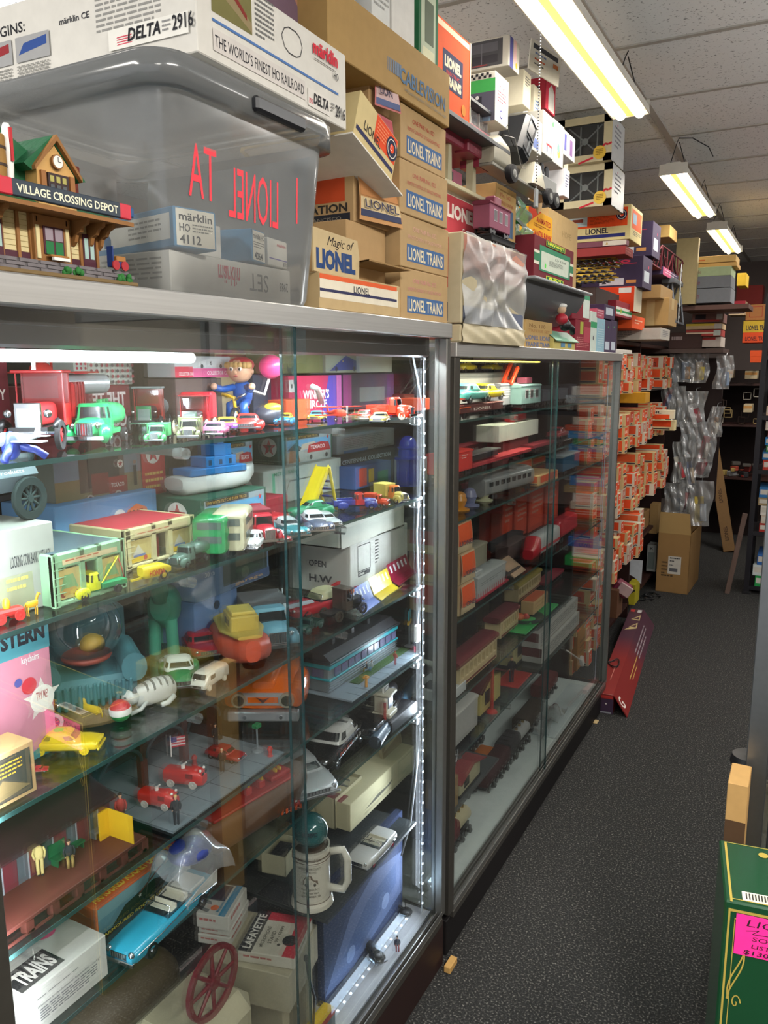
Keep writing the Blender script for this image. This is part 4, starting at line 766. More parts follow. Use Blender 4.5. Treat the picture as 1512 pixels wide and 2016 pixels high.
def ordn(n):return ONES[n]if n<=20 else{2:'twenty',3:'thirty'}[n//10]+('-'+ONES[n%10]if n%10 else 'eth')
random.seed(21);used=set();nb=0
shn={.10:'floor shelf',.485:'low shelf',.82:'middle shelf',1.19:'upper shelf',1.51:'top shelf'}
lvl=['lowest','second up','third up','fourth up','fifth up']
for zi,z in enumerate(CZS[:-1]):
 y=C0+.03;ci=1;end={0:4.55,1:5.28,2:5.96,3:5.96,4:5.95}[zi]
 gap=CZS[zi+1]-z-.03
 while y<end:
  v=random.randrange(16);w=pm[v][1]
  if y<5.30<y+w+.01:y=5.325;continue
  zz=z;k=0;pull=random.uniform(0,.07)if zi>0 else random.uniform(-.05,.02)
  hmax=gap*(random.uniform(.72,1))
  while True:
   cand=[q for q in range(16)if abs(pm[q][1]-w)<.012];q=random.choice(cand);h=pm[q][2]
   if zz+h>z+hmax:break
   src=pm[q][0]
   if q in used:o=src.copy();COL.objects.link(o)
   else:o=src;used.add(q)
   o.location=(-.17+pull+random.uniform(-.012,.02),y+random.uniform(0,.003),zz);o.rotation_euler=(0,0,math.pi/2+math.radians(random.uniform(-1.5,2)))
   tag(o,'orange cream train box, %s, %s stack from the glass case, %s'%(shn[z],ordn(ci),lvl[k]),'box','orange train boxes on the wooden shelving');zz+=h+.001;k+=1;nb+=1
  y+=max(w,pm[q][1])+.009;ci+=1
print('ORANGE',nb)
for v in range(16):
 if v not in used:bpy.data.objects.remove(pm[v][0])
def st(label,X,a,b,c,rb,rt,col,lf=None,ff=None,**k):return lx(label,X,a,b,c,rb,rt,col,lf,ff,**k)
TC=1.852
PL=Vector((-.10,Yof(1263,-.10,1.19),1.19))
st('orange and cream box sticking far out of the shelves, upper of a pair',-.02,1292,1326,1329,825,808,'d8cdb0',[('r',.05,.0,.92,.5,'d8481a'),('t',.25,.6,.28,'TENOIL','33303a',.5,.02)],[])
st('orange and cream box sticking far out of the shelves, lower of a pair',-.02,1297,1328,1331,848,828,'d8c898',[('r',.05,.35,.92,.95,'d8481a'),('r',.1,.1,.9,.2,'22202a')],[])
st('mustard yellow box pulled out on the upper shelf of orange boxes',-.04,1252,1270,1279,794,773,'b8841e',[],[])
st('brown taped carton with packing tape, hanging over the shelving top',.0,1267,1315,1331,640,585,'a08050',[('r',.6,0,.75,1,'b39a6c')],[('r',.3,.6,.6,1,'b39a6c')],name='cardboard_box')
za=o_top[0]
st('brown carton behind the taped carton with its flap up',-.03,1262,1300,1323,586,560,'96784c',[],[],name='cardboard_box')
st('crumpled white printed paper bag under the brown taped carton',.0,1264,1300,1318,668,645,'b0aaa0',[('x',.1,.2,.5,.8,4,'77777a')],[('x',.2,.2,.8,.8,4,'77777a')],name='paper_bag',cat='bag')
st('wooden block crate with a broken corner, high above the truss bridge',-.05,1300,1318,1332,466,442,'b8965a',[],[],name='wooden_crate')
st('purple and pink labelled box under the red truss bridge',-.05,1285,1305,1335,540,524,'3d3050',[],[('r',0,0,.5,1,'b04a70'),('x',.1,.2,.9,.8,2,'c8b0c0')])
def truss(label,X,px0,px1,rb,rt,col,n=5,w=.08,shape=True):
 P=atx((px0,rb),X);y1=Yof(px1,X,P.z);L=y1-P.y;H=Zof(P,rt)-P.z;t=thing('toy_bridge',label,'toy bridge',P,math.pi/2);m=c_(col)
 mb=MB();mb.box((0,0,0),(L,w,.008),m);mb.build('deck',t)
 for y in(0,w-.006):
  mb=MB();a=L*.22;th=.006
  def bar(p,q):mb.cyl((p[0],y+.003,p[1]),(q[0],y+.003,q[1]),th*.8,m,n=4)
  bar((0,.004),(L,.004));bar((a,H),(L-a,H));bar((0,.004),(a,H));bar((L,.004),(L-a,H))
  for i in range(n):
   x=a+(L-2*a)*i/(n-1);bar((x,0),(x,H))
   if i<n-1:x2=a+(L-2*a)*(i+1)/(n-1);bar((x,0)if i%2 else(x,H),(x2,H)if i%2 else(x2,0))
  mb.build('truss_side',t)
 return t
truss('dark red toy truss bridge lying on boxes above the orange shelves',-.06,1283,1355,520,468,'5f1f28')
mb=MB();P=atx((1330,635),-.0);G=M('4a4f56',.4)
def tower():
 t=thing('toy_tower','dark grey toy lattice tower lying beside the brown taped carton','toy',P,math.pi/2)
 for x in(0,.32):
  mb=MB();mb.cyl((x,0,0),(x,.12,.0),.006,G,n=6);mb.cyl((x,0,0),(x+.06,.05,.28),.006,G,n=6);mb.cyl((x,.12,0),(x+.06,.05,.28),.006,G,n=6);mb.build('leg',t)
 mb=MB();mb.box((-.02,0,.0),(.36,.13,.012),G);mb.box((.0,.02,.12),(.36,.1,.13),G);mb.box((.02,.02,.24),(.36,.1,.27),G,.003);mb.build('platform',t)
 mb=MB();W_=M('a9adb0',.4)
 for i in range(5):mb.box((.1-.006,-.006,.03+i*.07),(.1+.016,.0,.045+i*.07),W_)
 mb.box((.102,-.003,0),(.108,.002,.36),W_);mb.build('ladder_strip',t)
tower()
def by(label,y,pxl,pxr,rb,rt,d,col,f=None,r=None,name='train_set_box',cat='box',**k):
 P=aty((pxl,rb),y);w=aty((pxr,rb),y).x-P.x;h=Zof(P,rt)-P.z;o_top[0]=P.z+h
 o=cartonmb(w,d,h,col,{'f':f or[],'r':r or[]},.002).build(name,None,P,math.radians(k.get('tilt',0)));return tag(o,label,cat,k.get('group'))
mb=MB();P=aty((1340,688),6.35);mb.box((-.50,6.15,P.z-.03),(.20,6.60,P.z),M('4a3a34',.6));tag(mb.build('board'),'brown board carrying the pile of flat boxes above the hanging bags','board')
def thin(label,y,a,b,rb,rt,col,e=None,d=.3):by(label,y,a,b,rb,rt,d,col,e or[('x',.08,.25,.6,.75,1,'8a7a78')])
thin('dark wooden shelf edge box lowest above the hanging bags',6.2,1316,1380,687,655,'3d2a26',[])
thin('flat white and red train box above the hanging bags, lowest of the flat pile',6.25,1350,1418,684,664,'b0a49a',[('r',0,.7,.85,.95,'9a3430')])
thin('flat red striped train box above the hanging bags, second of the flat pile',6.2,1350,1418,663,650,'9a3a34',[('r',0,.4,.8,.6,'c9b8a0'),('r',.8,.1,1,.9,'a8b0a8')])
thin('flat yellow topped train box above the hanging bags, third of the flat pile',6.2,1350,1420,649,638,'b39a78',[('r',0,.6,.8,1,'b8a03a'),('r',.8,0,1,.9,'a9a49c')])
thin('flat dark printed train box above the hanging bags, fourth of the flat pile',6.25,1362,1422,636,618,'6a4a44',[('r',.0,.1,.9,.3,'9a3430'),('r',.1,.4,.45,.9,'2a2226'),('r',.8,.3,1,.9,'a9a49c')])
by('cream panel of a tall carton standing behind the truss bridge',5.9,1325,1368,600,470,.06,'a3946c',[])
mb=MB();P=aty((1345,602),6.0);mb.box((P.x,5.95,P.z-.035),(P.x+.42,6.35,P.z-.005),M('5c4038',.6));tag(mb.build('hanging_shelf'),'brown shelf board holding shrink wrapped grey set boxes','shelf')
for i,(rb,rt,c)in enumerate(((598,570,'74777c'),(569,546,'6d7075'),(546,528,'9cab86'))):
 by('shrink wrapped flat train set box, '+['dark grey, lowest of three on the hanging shelf','dark grey, middle of three on the hanging shelf','pale green, uppermost wrapped box on the hanging shelf'][i],5.98,1346+i*3,1437+i,rb,rt,.3,c,[('t',.06,.3,.4,'märklin','7d3040',.26,.0,.4)])
by('yellow flat box lying on the wrapped boxes, lower of two',6.0,1372,1450,528,520,.28,'c9a060')
by('yellow flat box on top of the pile below the farthest light, upper of two',6.0,1368,1448,519,506,.28,'d0ac6c',[('r',.05,.3,.25,.5,'c86a3a')])
by('bright yellow box end beside the wrapped set boxes',6.6,1450,1468,563,538,.25,'b8982a')
by('large dark red box behind the LIONEL TRAINS boxes at the back',8.4,1448,1500,600,563,.25,'6e221e')
by('red and cream train box standing open near the back',7.8,1434,1466,621,593,.25,'b8a080',[('r',0,.45,1,1,'8c2430'),('r',0,.1,1,.2,'3a2a2a')])
by('yellow LIONEL TRAINS box at the back, above an orange one',7.9,1462,1506,655,632,.25,'b0922a',[('t',.15,.2,.4,'LIONEL TR','26242c',.8,.03)])
by('orange LIONEL TRAINS box at the back, below the yellow one',7.9,1461,1505,675,655,.25,'c0441e',[('t',.12,.2,.4,'LIONEL TR','5a2420',.8,.03)])
by('plain tan framed box on the yellow LIONEL TRAINS box',7.92,1467,1508,631,600,.25,'8f5e34',[('L',[(.2,.2),(.8,.2),(.8,.85),(.2,.85),(.2,.2)],'8a3424',.003)])
for i,(rb,rt)in enumerate(((712,700),(700,688))):by('small orange box in the back corner, '+['lower','upper'][i]+' of two under the LIONEL TRAINS boxes',7.9,1476,1500,rb+2,rt+2,.2,'c2481f')
mb=MB();mb.box((-.52,6.62,.62),(.17,6.66,1.72),M('2a1c1a',.7));o=mb.build('rack_panel');tag(o,'dark rack panel behind the hanging plastic bags','rack')
bags=[(1325,700,30,60),(1352,692,40,60),(1380,690,40,64),(1430,700,34,66),(1336,760,34,80),(1370,770,44,70),(1355,830,34,70),(1392,830,40,80),(1412,800,26,60),(1340,870,26,80),(1362,880,28,80),(1385,870,40,70),(1332,950,40,60),(1382,945,50,90),(1356,945,30,70),(1318,740,26,70),(1325,1000,44,34)]
bc=['9a9fa6','7d8fa8','b8a890','8a8f96','a8a49c','c9c9c9','8f9498','8c2f3a','9a7a5a','b8b4a8','5d6a8a','8c2f3a','55585c','b8a24a','a83038','7a3a44','8a8c90']
bl=['faded red tube','bluish foil','tan packet','green tagged part','white card','silver foil','pale strips','red strips','brown strip','white sheet','dark blue tube','red printed cards','grey truck parts','yellow parts','red parts','white skull-like part','black and chrome parts']
random.seed(9)
for i,(px,py,w,h)in enumerate(bags):
 y=6.3+.02*(i%3);A=aty((px-w/2,py),y);B=aty((px+w/2,py),y);W_=B.x-A.x;H=A.z-aty((px,py+h),y).z;t=thing('plastic_bag','clear hanging plastic bag with '+bl[i]+', on the end rack','bag',(A.x,y,A.z-H),0,'clear bags hanging on the end rack');ph=random.uniform(0,6);a2=random.uniform(-.02,.02)
 fn=lambda u,v:(u*W_+a2*(1-v)+.01*math.sin(v*7+ph),-.03*math.sin(u*3.14)*(1-.7*v)-.008*math.sin(u*13+ph+v*6)-.006*math.sin(v*17+u*5),v*H)
 mb=MB();mb.grid(fn,14,16,BAGP);mb.grid(lambda u,v:(u*W_+a2*(1-v)+.01*math.sin(v*7+ph),.012+.006*math.sin(u*11+v*8),v*H),6,6,BAGP);mb.build('bag_film',t)
 mb=MB();mb.T=tr(W_*.5,0,H*.4)@rot(random.uniform(-.4,.4),'Y');mb.box((-W_*.22,-.008,-H*.33),(W_*.15,.004,H*.25),M(bc[i],.4),.003);mb.box((W_*.0,-.014,-H*.3),(W_*.25,-.008,H*.1),M(bc[(i*5+3)%17],.4),.002);mb.build('bag_contents',t)
 mb=MB();mb.tube([(W_*.5,-.0,H-.01),(W_*.5,.05,H+.02),(W_*.5,.3,H+.02)],.002,STEEL);mb.build('peg_hook',t)
t=thing('back_shelving','dark shelving with small frames and scraps in the back corner','shelving',(-.12,8.2,0))
for z in(.62,1.12,1.50):mb=MB();mb.box((0,0,z-.02),(.60,.4,z),WOODE);mb.build('shelf',t)
mb=MB();mb.box((-.02,.0,0),(0,.4,1.62),WOOD);mb.build('side_panel',t);mb=MB();mb.box((0,.38,0),(.6,.4,1.62),M('1c100e',.7));mb.build('back_panel',t)
random.seed(31)
for i in range(12):
 x=random.uniform(.02,.42);z=random.uniform(1.13,1.38);s=random.uniform(.05,.08);mb=MB();a=random.uniform(-.3,.3);mb.T=tr(x-.12,8.2+random.uniform(.02,.12),1.125 if i<5 else z)@rot(a*0,'Y')
 m=M(['a08a5c','a09a90','4a3a34'][i%3],.6)
 for e in((0,0,s,.006),(0,s-.006,s,s),(0,0,.006,s),(s-.006,0,s,s)):mb.box((e[0],0,e[1]),(e[2],.02,e[3]),m)
 tag(mb.build('hollow_block'),'small square window frame on the back corner shelving','frame','small frames on the back shelving')
for i in range(24):
 x=-.10+.55*random.random();mb=MB();s=random.uniform(.02,.05);c=['8c2a24','b09858','9a9a9a','2a2a2e','a84a38','55504a'][i%6];mb.T=tr(x,8.22+random.uniform(0,.15),.622+random.choice((0,0,.05,.1)))@rotz(random.uniform(0,3));mb.box((-s,-s*.5,0),(s,s*.5,s*random.uniform(.3,1.2)),M(c,.5),.004)
 tag(mb.build('toy_scrap'),'loose coloured toy part heaped on the back corner shelving','toy part','loose toy parts on the back shelving')
for i,(a,b,r)in enumerate(((1423,1443,744),(1466,1490,746),(1463,1480,812))):by('white and cream train box end, '+['left on the upper back shelf','right on the upper back shelf','lower beside the black rack'][i],8.1,a,b,r,r-16,.2,'b8a888',[('r',0,.5,1,.8,'b8864a')])
def lean(name,label,cat,p0,p1,w,d,m,els=None):
 v=Vector(p1)-Vector(p0);L=v.length;z=v.normalized();x=Vector((1,0,0));x=(x-z*x.dot(z)).normalized();y=z.cross(x)
 R=Matrix((x,y,z)).transposed().to_4x4();mb=MB();mb.box((0,0,0),(w,d,L),m,.003)
 if els:mb.face((0,0,0),(1,0,0),(0,0,1),w,L,els)
 o=mb.build(name);o.matrix_world=Matrix.Translation(Vector(p0))@R;return tag(o,label,cat)
P0=at((1424,1087),0);P1=aty((1392,878),8.05);P0.x+=.0
lean('long_carton','long brown LIONEL carton leaning at the back of the aisle','box',P0,P1,.10,.07,M('7d5f3c',.8),[('t',.62,.10,.03,'LIONEL','4a3624',0,.03,0,90),('t',.62,.45,.03,'LIONEL','4a3624',0,.03,0,90)])
P0=at((1426,1168),0);P1=aty((1462,1010),6.27)
lean('wooden_plank','narrow weathered wooden plank leaning against the black metal rack','plank',P0,P1,.035,.02,M('5c4a42',.7,0,.25,20))
P=at((1290,1163),0);Q=at((1353,1171),0);R_=at((1372,1140),0)
ang=math.atan2(Q.y-P.y,Q.x-P.x);w=(Q-P).length;d=(R_-Q).length;h=Zof(P,1048);KM=M('8a6a40',.8,0,.08,12)
t=thing('open_carton','big brown open carton with a white shipping label on the carpet at the aisle end','box',P,ang)
mb=MB();q=.004
mb.box((0,0,0),(w,q,h),KM);mb.box((0,d-q,0),(w,d,h),KM);mb.box((0,0,0),(q,d,h),KM);mb.box((w-q,0,0),(w,d,h),KM);mb.box((0,0,0),(w,d,q),KM)
mb.face((0,0,0),(1,0,0),(0,0,1),w,h,[('r',.35,.32,.75,.62,'b9b4aa'),('x',.4,.5,.7,.6,2,'3c3c40'),('r',.4,.36,.65,.42,'55555a'),('x',.4,.44,.6,.48,1,'55555a'),('x',.15,.28,.33,.52,4,'4a3a26'),('x',.15,.24,.8,.3,1,'4a3a26')])
mb.build('carton_body',t)
for a,b in(((0,0,h),.16),((0,d,h),.14)):
 mb=MB();s=-.03 if a[1]==0 else .05;mb.add([(0,a[1],h),(w,a[1],h),(w*.95,a[1]+s,h+b),(w*.05,a[1]+s,h+b)],[(0,1,2,3)],M('a98a58',.8,0,.06,12));mb.add([(0,a[1]+q,h),(w,a[1]+q,h),(w*.95,a[1]+s+q,h+b),(w*.05,a[1]+s+q,h+b)],[(3,2,1,0)],KM);mb.build('flap',t)
def low(label,y,a,b,rb,rt,d,col,f=None,**k):by(label,y,a,b,rb,rt,d,col,f,**k)
low('small brown carton on the low far shelf behind the panel',5.6,1247,1267,1042,1008,.2,'77572f',name='cardboard_box')
low('pale brown carton edge left of the big open carton',6.15,1277,1293,1050,992,.12,'8f7246',name='cardboard_box')
low('white box with a black letter standing behind the big open carton',6.2,1272,1290,1124,1072,.12,'a5a8a4',[('r',.1,.1,.8,.72,'7a8480'),('t',.35,.82,.09,'K','222222',.3,.02)])
low('yellow and black box on the floor shelf past the orange boxes',5.35,1233,1249,1190,1150,.16,'a59a22',[('p',[(0,.4),(1,.7),(1,.8),(0,.5)],'2a2a22')])
mb=MB();P=aty((1233,1130),5.4);mb.grid(lambda u,v:(P.x+.1*u,P.y+.02*v,P.z-.0+.10*v-.06*u*u*(1-v)),8,6,M('a9adb2',.6));tag(mb.build('paper_sheet'),'curled white paper sheet hanging out of the far bay','paper')
mb=MB();random.seed(4)
for c in(at((1268,1182),0),at((1283,1176),0)):
 pts=[(c.x+.05*math.cos(a*.7)+.012*math.sin(a*3),c.y+.05*math.sin(a*.7)+.01*math.cos(a*2),.006+.02*abs(math.sin(a)))for a in[i*.45 for i in range(34)]];mb.tube(pts,.004,BLACK,5)
tag(mb.build('cable_tangle'),'tangled black cables on the carpet left of the big open carton','cable')
P=at((1206,1210),.12);by('small brown carton low between the glass case and the shelving panel',4.7,1190,1214,1215,1160,.15,'5e3f2c',name='cardboard_box')
mb=MB();mb.T=tr(-.14,4.75,.34)@rot(.5,'Y');mb.box((-.05,0,-.04),(.05,.08,.04),M('6e2238',.5),.01);mb.box((-.02,-.01,-.02),(.06,0,.05),M('b39a9a',.5),.004);tag(mb.build('crumpled_package'),'crumpled pink and purple package low beside the case','package')
A=at((1175,1402),0);B=at((1196,1404),0);C_=at((1280,1232),0)
dirv=Vector((C_.x-.12-A.x,C_.y-A.y,0));L=dirv.length;ang=math.atan2(dirv.y,dirv.x)-math.pi/2
t=thing('long_train_box','long maroon and purple train box lying on the carpet beside the second case','box',(A.x-.01,A.y,0),ang)
PUR=bpy.data.materials.new('maroon_to_purple_print');PUR.use_nodes=True;nt=PUR.node_tree;b_=nt.nodes['Principled BSDF'];b_.inputs['Roughness'].default_value=.4
tc=nt.nodes.new('ShaderNodeTexCoord');sp=nt.nodes.new('ShaderNodeSeparateXYZ');rp=nt.nodes.new('ShaderNodeValToRGB');mr=nt.nodes.new('ShaderNodeMapRange');mr.inputs[2].default_value=L
nt.links.new(tc.outputs['Object'],sp.inputs[0]);nt.links.new(sp.outputs[1],mr.inputs[0]);nt.links.new(mr.outputs[0],rp.inputs[0]);nt.links.new(rp.outputs[0],b_.inputs['Base Color'])
e=rp.color_ramp.elements;e[0].position=.35;e[0].color=(*lin('7c2220'),1);e[1].position=.6;e[1].color=(*lin('4a2a38'),1)
W2=.085;Hh=.10
mb=MB();mb.box((0,0,0),(W2,L,Hh),PUR,.002);mb.face((0,0,0),(1,0,0),(0,0,1),W2,Hh,[('r',0,.0,1,.75,'3c2a40'),('r',.05,.78,.95,.92,'a8302c'),('c',.6,.5,.04,'d8d0c8'),('r',.1,.02,.9,.1,'8a8a90')])
mb.face((0,0,Hh),(1,0,0),(0,1,0),W2,L,[('p',[(.15,.69),(.95,.72),(.9,.79),(.8,.79),(.82,.745),(.5,.735)],'b5a070'),('p',[(.4,.735),(.95,.72),(.9,.80)],'b5a070'),('p',[(.45,.74),(.87,.735),(.84,.775)],'4a2a38'),('p',[(.35,.84),(.97,.83),(.92,.91)],'b5a070'),('p',[(.45,.848),(.89,.845),(.87,.885)],'4a2a38'),('r',.1,.95,.4,.985,'a8302c'),('r',.6,.945,.9,.985,'b9b4b0'),('r',.5,.13,.54,.24,'b06a60')]);mb.build('box_body',t)
mb=MB();PUR2=PUR;mb.add([(W2,0,Hh),(W2+.07,-.01,.004),(W2+.07,L,.004),(W2,L,Hh),(W2-.002,0,Hh-.004),(W2+.066,-.01,.0),(W2+.066,L,.0),(W2-.002,L,Hh-.004)],[(0,1,2,3),(7,6,5,4),(0,4,5,1)],PUR2)
mb.face((W2+.07,-.01,.004),(0,1,.0),(-.07,.0,.096),L,.118,[('t',.015,.25,.5,'G','d8d0c8',0,.02),('r',.25,.45,.5,.5,'b08a4a'),('r',.28,.3,.42,.34,'b08a4a'),('x',.5,.2,.85,.7,3,'8a7a80')]);mb.build('side_flap',t)
mb=MB();pts=[(.03+.028*math.cos(a),.42+.05*math.sin(a)+.02*math.sin(a*2),Hh+.004+.006*math.sin(a*1.5))for a in[i*.4 for i in range(34)]];mb.tube(pts,.003,BLACK,5);o=mb.build('cable_loop');o.matrix_world=Matrix.Translation((A.x-.01,A.y,0))@rotz(ang);tag(o,'black cable loop lying on the long maroon box','cable')
mb=MB();P=at((1172,1422),0);mb.box((P.x-.01,P.y-.02,0),(P.x+.012,P.y+.02,.006),M('b09a70',.7),.002);tag(mb.build('wood_chip'),'small tan chip of cardboard on the carpet by the case base','scrap')
mb=MB();P=at((879,1905),0);mb.box((P.x-.0,P.y-.02,0),(P.x+.02,P.y+.03,.02),M('b08a50',.7),.002);tag(mb.build('wood_chip'),'small yellowish wood block on the carpet between the two cases','scrap')
# ---------------- black metal rack, right ----------------
t=thing('metal_rack','black metal rack packed with boxes on the right side of the aisle end','rack',(.44,6.3,0));BM=M('17151b',.45,.3)
for x in(0,1.1):
 for y in(0,.42):mb=MB();mb.box((x,y,0),(x+.035,y+.035,2.15),BM);mb.build('post',t);
RZ=[aty((1490,r),6.3).z for r in(1155,1047,925,818,700)]
for z in RZ:mb=MB();mb.box((0,.005,z-.03),(1.13,.45,z),BM);mb.build('shelf',t)
mb=MB();mb.box((-.01,-.01,0),(.05,.05,.02),RUBBER);mb.build('foot',t)
random.seed(12)
rc=[['1f8a44','b8c0c0','2a5a9a'],['9a2c24','b8a898','c9c4bc','8c7a5a','2f6aa0'],['a8382c','2f6a9a','3a7a4a','2f74a8','b0503c','b9b0a4'],['b8a08c','9aa0a4','c9c4bc'],['b04a2a','b8a898','c9a43a']]
rl=['bottom','second','third','fourth','top']
for i,z in enumerate(RZ):
 zz=z
 for k,c in enumerate(rc[i]):
  hh=random.uniform(.045,.075)if i!=0 else .08;ww=random.uniform(.3,.42);x=.49+random.uniform(0,.03)
  o=cartonmb(ww,.3,hh,c,{'f':[('r',.02,.3,.25,.8,'b9b4aa'),('x',.3,.2,.9,.8,2,'a09a90')]}).build('boxed_train_set',None,(x,6.31,zz),math.radians(random.uniform(-2,2)));zz+=hh+.001
  tag(o,'flat '+{'1f8a44':'green','b8c0c0':'pale grey','2a5a9a':'blue','9a2c24':'red','b8a898':'beige','c9c4bc':'off white','8c7a5a':'brown','2f6aa0':'bright blue','a8382c':'brick red','2f6a9a':'sea blue','3a7a4a':'leaf green','2f74a8':'sky blue','b0503c':'rust','b9b0a4':'cream','b8a08c':'tan','9aa0a4':'silver grey','b04a2a':'orange','c9a43a':'yellow'}[c]+' box in the stack on the '+rl[i]+' shelf of the black rack','box','boxes on the black metal rack')
# ---------------- right case, carton and green box ----------------
RX,RY=.725,2.05
P=atx((1462,1640),RX)
Yp=None
def solve_post():
 return atx((1457,1640),RX).y
yp=solve_post()
t=thing('glass_cabinet','glass cabinet with a grey metal corner post at the right edge','display case',(RX,yp,0))
PM=M('77797a',.35,.85,.1,60)
mb=MB();mb.box((0,0,.0),(.045,.03,1.84),PM,.002);mb.build('corner_post',t)
mb=MB();mb.box((.0,0,.06),(.6,.5,.16),PM,.002);mb.build('base',t);mb=MB();mb.box((0,0,1.80),(.6,.5,1.86),PM,.002);mb.build('top_frame',t)
mb=MB();mb.box((.045,.010,.16),(.60,.014,1.8),GLASS);mb.build('glass_front',t);mb=MB();mb.box((.010,.03,.16),(.014,.5,1.8),GLASS);mb.build('glass_side',t)
mb=MB();mb.box((.055,-.004,.16),(.075,.02,1.8),M('5d6466',.3,.8),.002);mb.build('door_rail',t)
for z in(.5,.85,1.2,1.5):mb=MB();mb.box((.02,.02,z),(.58,.48,z+.006),SHELFG);mb.build('shelf',t)
q=Vector((RX,yp,0))
for lab,z,h,c,cat in(('yellow toy part inside the right glass cabinet',.66,.12,'a8902a','toy'),('brown carton inside the right glass cabinet',.50,.13,'7a5c30','box')):
 mb=MB();mb.box((q.x+.09,q.y+.05,z if cat=='box' else .506),(q.x+.28,q.y+.25,(z+h)if cat=='box' else .65),M(c,.5),.006);
 if cat=='toy':mb.v=[v+Vector((.2,0,0))for v in mb.v]
 tag(mb.build('cardboard_box' if cat=='box' else 'toy_scrap'),lab,cat)
mb=MB();P=Vector((q.x+.10,q.y-.012,aty((1508,1340),q.y).z));mb.grid(lambda u,v:(P.x-.045+.09*u,P.y-.01*math.sin(u*3.1)-.006*math.sin(v*9+u*7),P.z+.08*(v-.5)*(1.4-u)),8,8,BAGP);tag(mb.build('paper_scrap'),'crumpled clear plastic scrap caught on the right glass cabinet door','plastic scrap')
P=aty((1425,1642),yp-.12);w_=aty((1466,1642),yp-.12).x-P.x;h_=Zof(P,1540);k_=(Zof(P,1612))/h_
tag(cartonmb(w_,.10,h_,'b08a54',{'f':[('r',0,0,1,k_,'4a3420')]}).build('cardboard_box',None,(P.x,P.y,0)),'tall tan carton standing between the green box and the right cabinet','box')
mb=MB();P=aty((1463,1498),yp+.1);mb.lathe([(.01,-.02),(.035,-.018),(.04,0),(.035,.018),(.01,.02)],BLACK,24,(P.x+.01,P.y,P.z));tag(mb.build('black_knob'),'round black object half hidden behind the grey cabinet post','knob')
gy=1.30;Pc=aty((1427,1772),gy);zt_=Pc.z;Pb=at((1416,1652),zt_);ang=0.
xw=.55;ga=math.atan2(Pc.x-Pb.x,Pb.y-gy);D=(Pb-Pc).length
GM=M('0f3d22',.22,0,.15,6,0,.5);GT='a08a3c'
t=thing('engine_box','glossy dark green train box with gold trim and a bright pink price note','box',(Pc.x,gy,0),ga)
mb=MB();mb.box((0,0,0),(xw,D,zt_),GM,.003)
mb.face((0,0,0),(1,0,0),(0,0,1),xw,zt_,[('r',.012,0,.018,.985,GT),('r',.012,.978,1,.984,GT),('r',.03,0,.0325,.965,GT),('r',.03,.962,1,.965,GT)]+[('L',[(.045+.02*math.sin(i*.35+k),.93-i*.012)for i in range(14)],GT,.0012)for k in(0,.8)]+[('L',[(.05+.014*math.cos(i*.5)*(1-i/16),.77+.02*math.sin(i*.5)*(1-i/16))for i in range(16)],GT,.001)])
mb.face((0,0,zt_),(1,0,0),(0,1,0),xw,D,[('r',.015,.0,.022,.97,GT),('r',.015,.96,1,.97,GT),('r',.015,.04,1,.05,GT),('c',.13,.84,.045,GT),('r',.05,.05,.24,.18,'c9c4b4')]+[('r',.06+.0085*i,.07,.064+.0085*i,.16,'33302a')for i in range(20)])
mb.build('box_body',t)
pn=Pc.x;u=aty((1450,1800),gy-.001);v=aty((1449,1880),gy-.001)
mb=MB();W_=.16;Hn=u.z-v.z;mb.box((0,0,0),(W_,.0006,Hn),M('f02c8c',.6,emit=.0),0)
INK='2a1420'
mb.face((0,0,0),(1,0,0),(0,0,1),W_,Hn,[('t',.10,.74,.17,'LIONEL',INK,.62,0,.15),('L',[(.1,.62),(.22,.68),(.16,.56),(.3,.58),(.42,.66),(.36,.56),(.5,.6),(.62,.62)],INK,.0006),('t',.16,.40,.11,'SOUND',INK,.42,0,.1),('t',.16,.22,.10,'LIST',INK,.18,0,.1),('t',.09,.05,.11,'$1300',INK,.30,.01,.1)],off=.0002)
o=mb.build('price_note',t,(u.x-Pc.x,-.0012,v.z));o['label']='bright pink handwritten price note'
S1Z=AS[0]
# ---------------- toy builders ----------------
DWIN=M('22282c',.12,.3,.05)
def wheel(t,x,y,r,w,tyre=RUBBER,hub=CHROME,spokes=0,wz=None):
 s=1 if y>0 else-1;z=r if wz is None else wz;mb=MB()
 mb.lathe([(r*.62,-w*.5),(r*.95,-w*.5),(r,-w*.25),(r,w*.25),(r*.95,w*.5),(r*.62,w*.5),(r*.62,-w*.5)],c_(tyre),20,(x,y,z),'y',cap=False)
 if spokes:
  for k in range(spokes):
   a=2*math.pi*k/spokes;mb.cyl((x,y,z),(x+r*.8*math.cos(a),y,z+r*.8*math.sin(a)),r*.07,c_(hub),n=5)
  mb.lathe([(r*.66,-w*.3),(r*.78,-w*.3),(r*.78,w*.3),(r*.66,w*.3),(r*.66,-w*.3)],c_(hub),18,(x,y,z),'y',cap=False);mb.cyl((x,y-w*.4,z),(x,y+w*.4,z),r*.18,c_(hub),n=8)
 else:
  mb.lathe([(r*.64,-w*.35),(r*.64,w*.35)],c_(hub),16,(x,y,z),'y')
  mb.lathe([(r*.3,w*.35),(r*.22,w*.6)]if s>0 else[(r*.22,-w*.6),(r*.3,-w*.35)],c_(hub),12,(x,y,z),'y')
 mb.build('wheel',t)
def four(t,xs,y,r,w,**k):
 for x in xs:
  for s in(-1,1):wheel(t,x,s*y,r,w,**k)
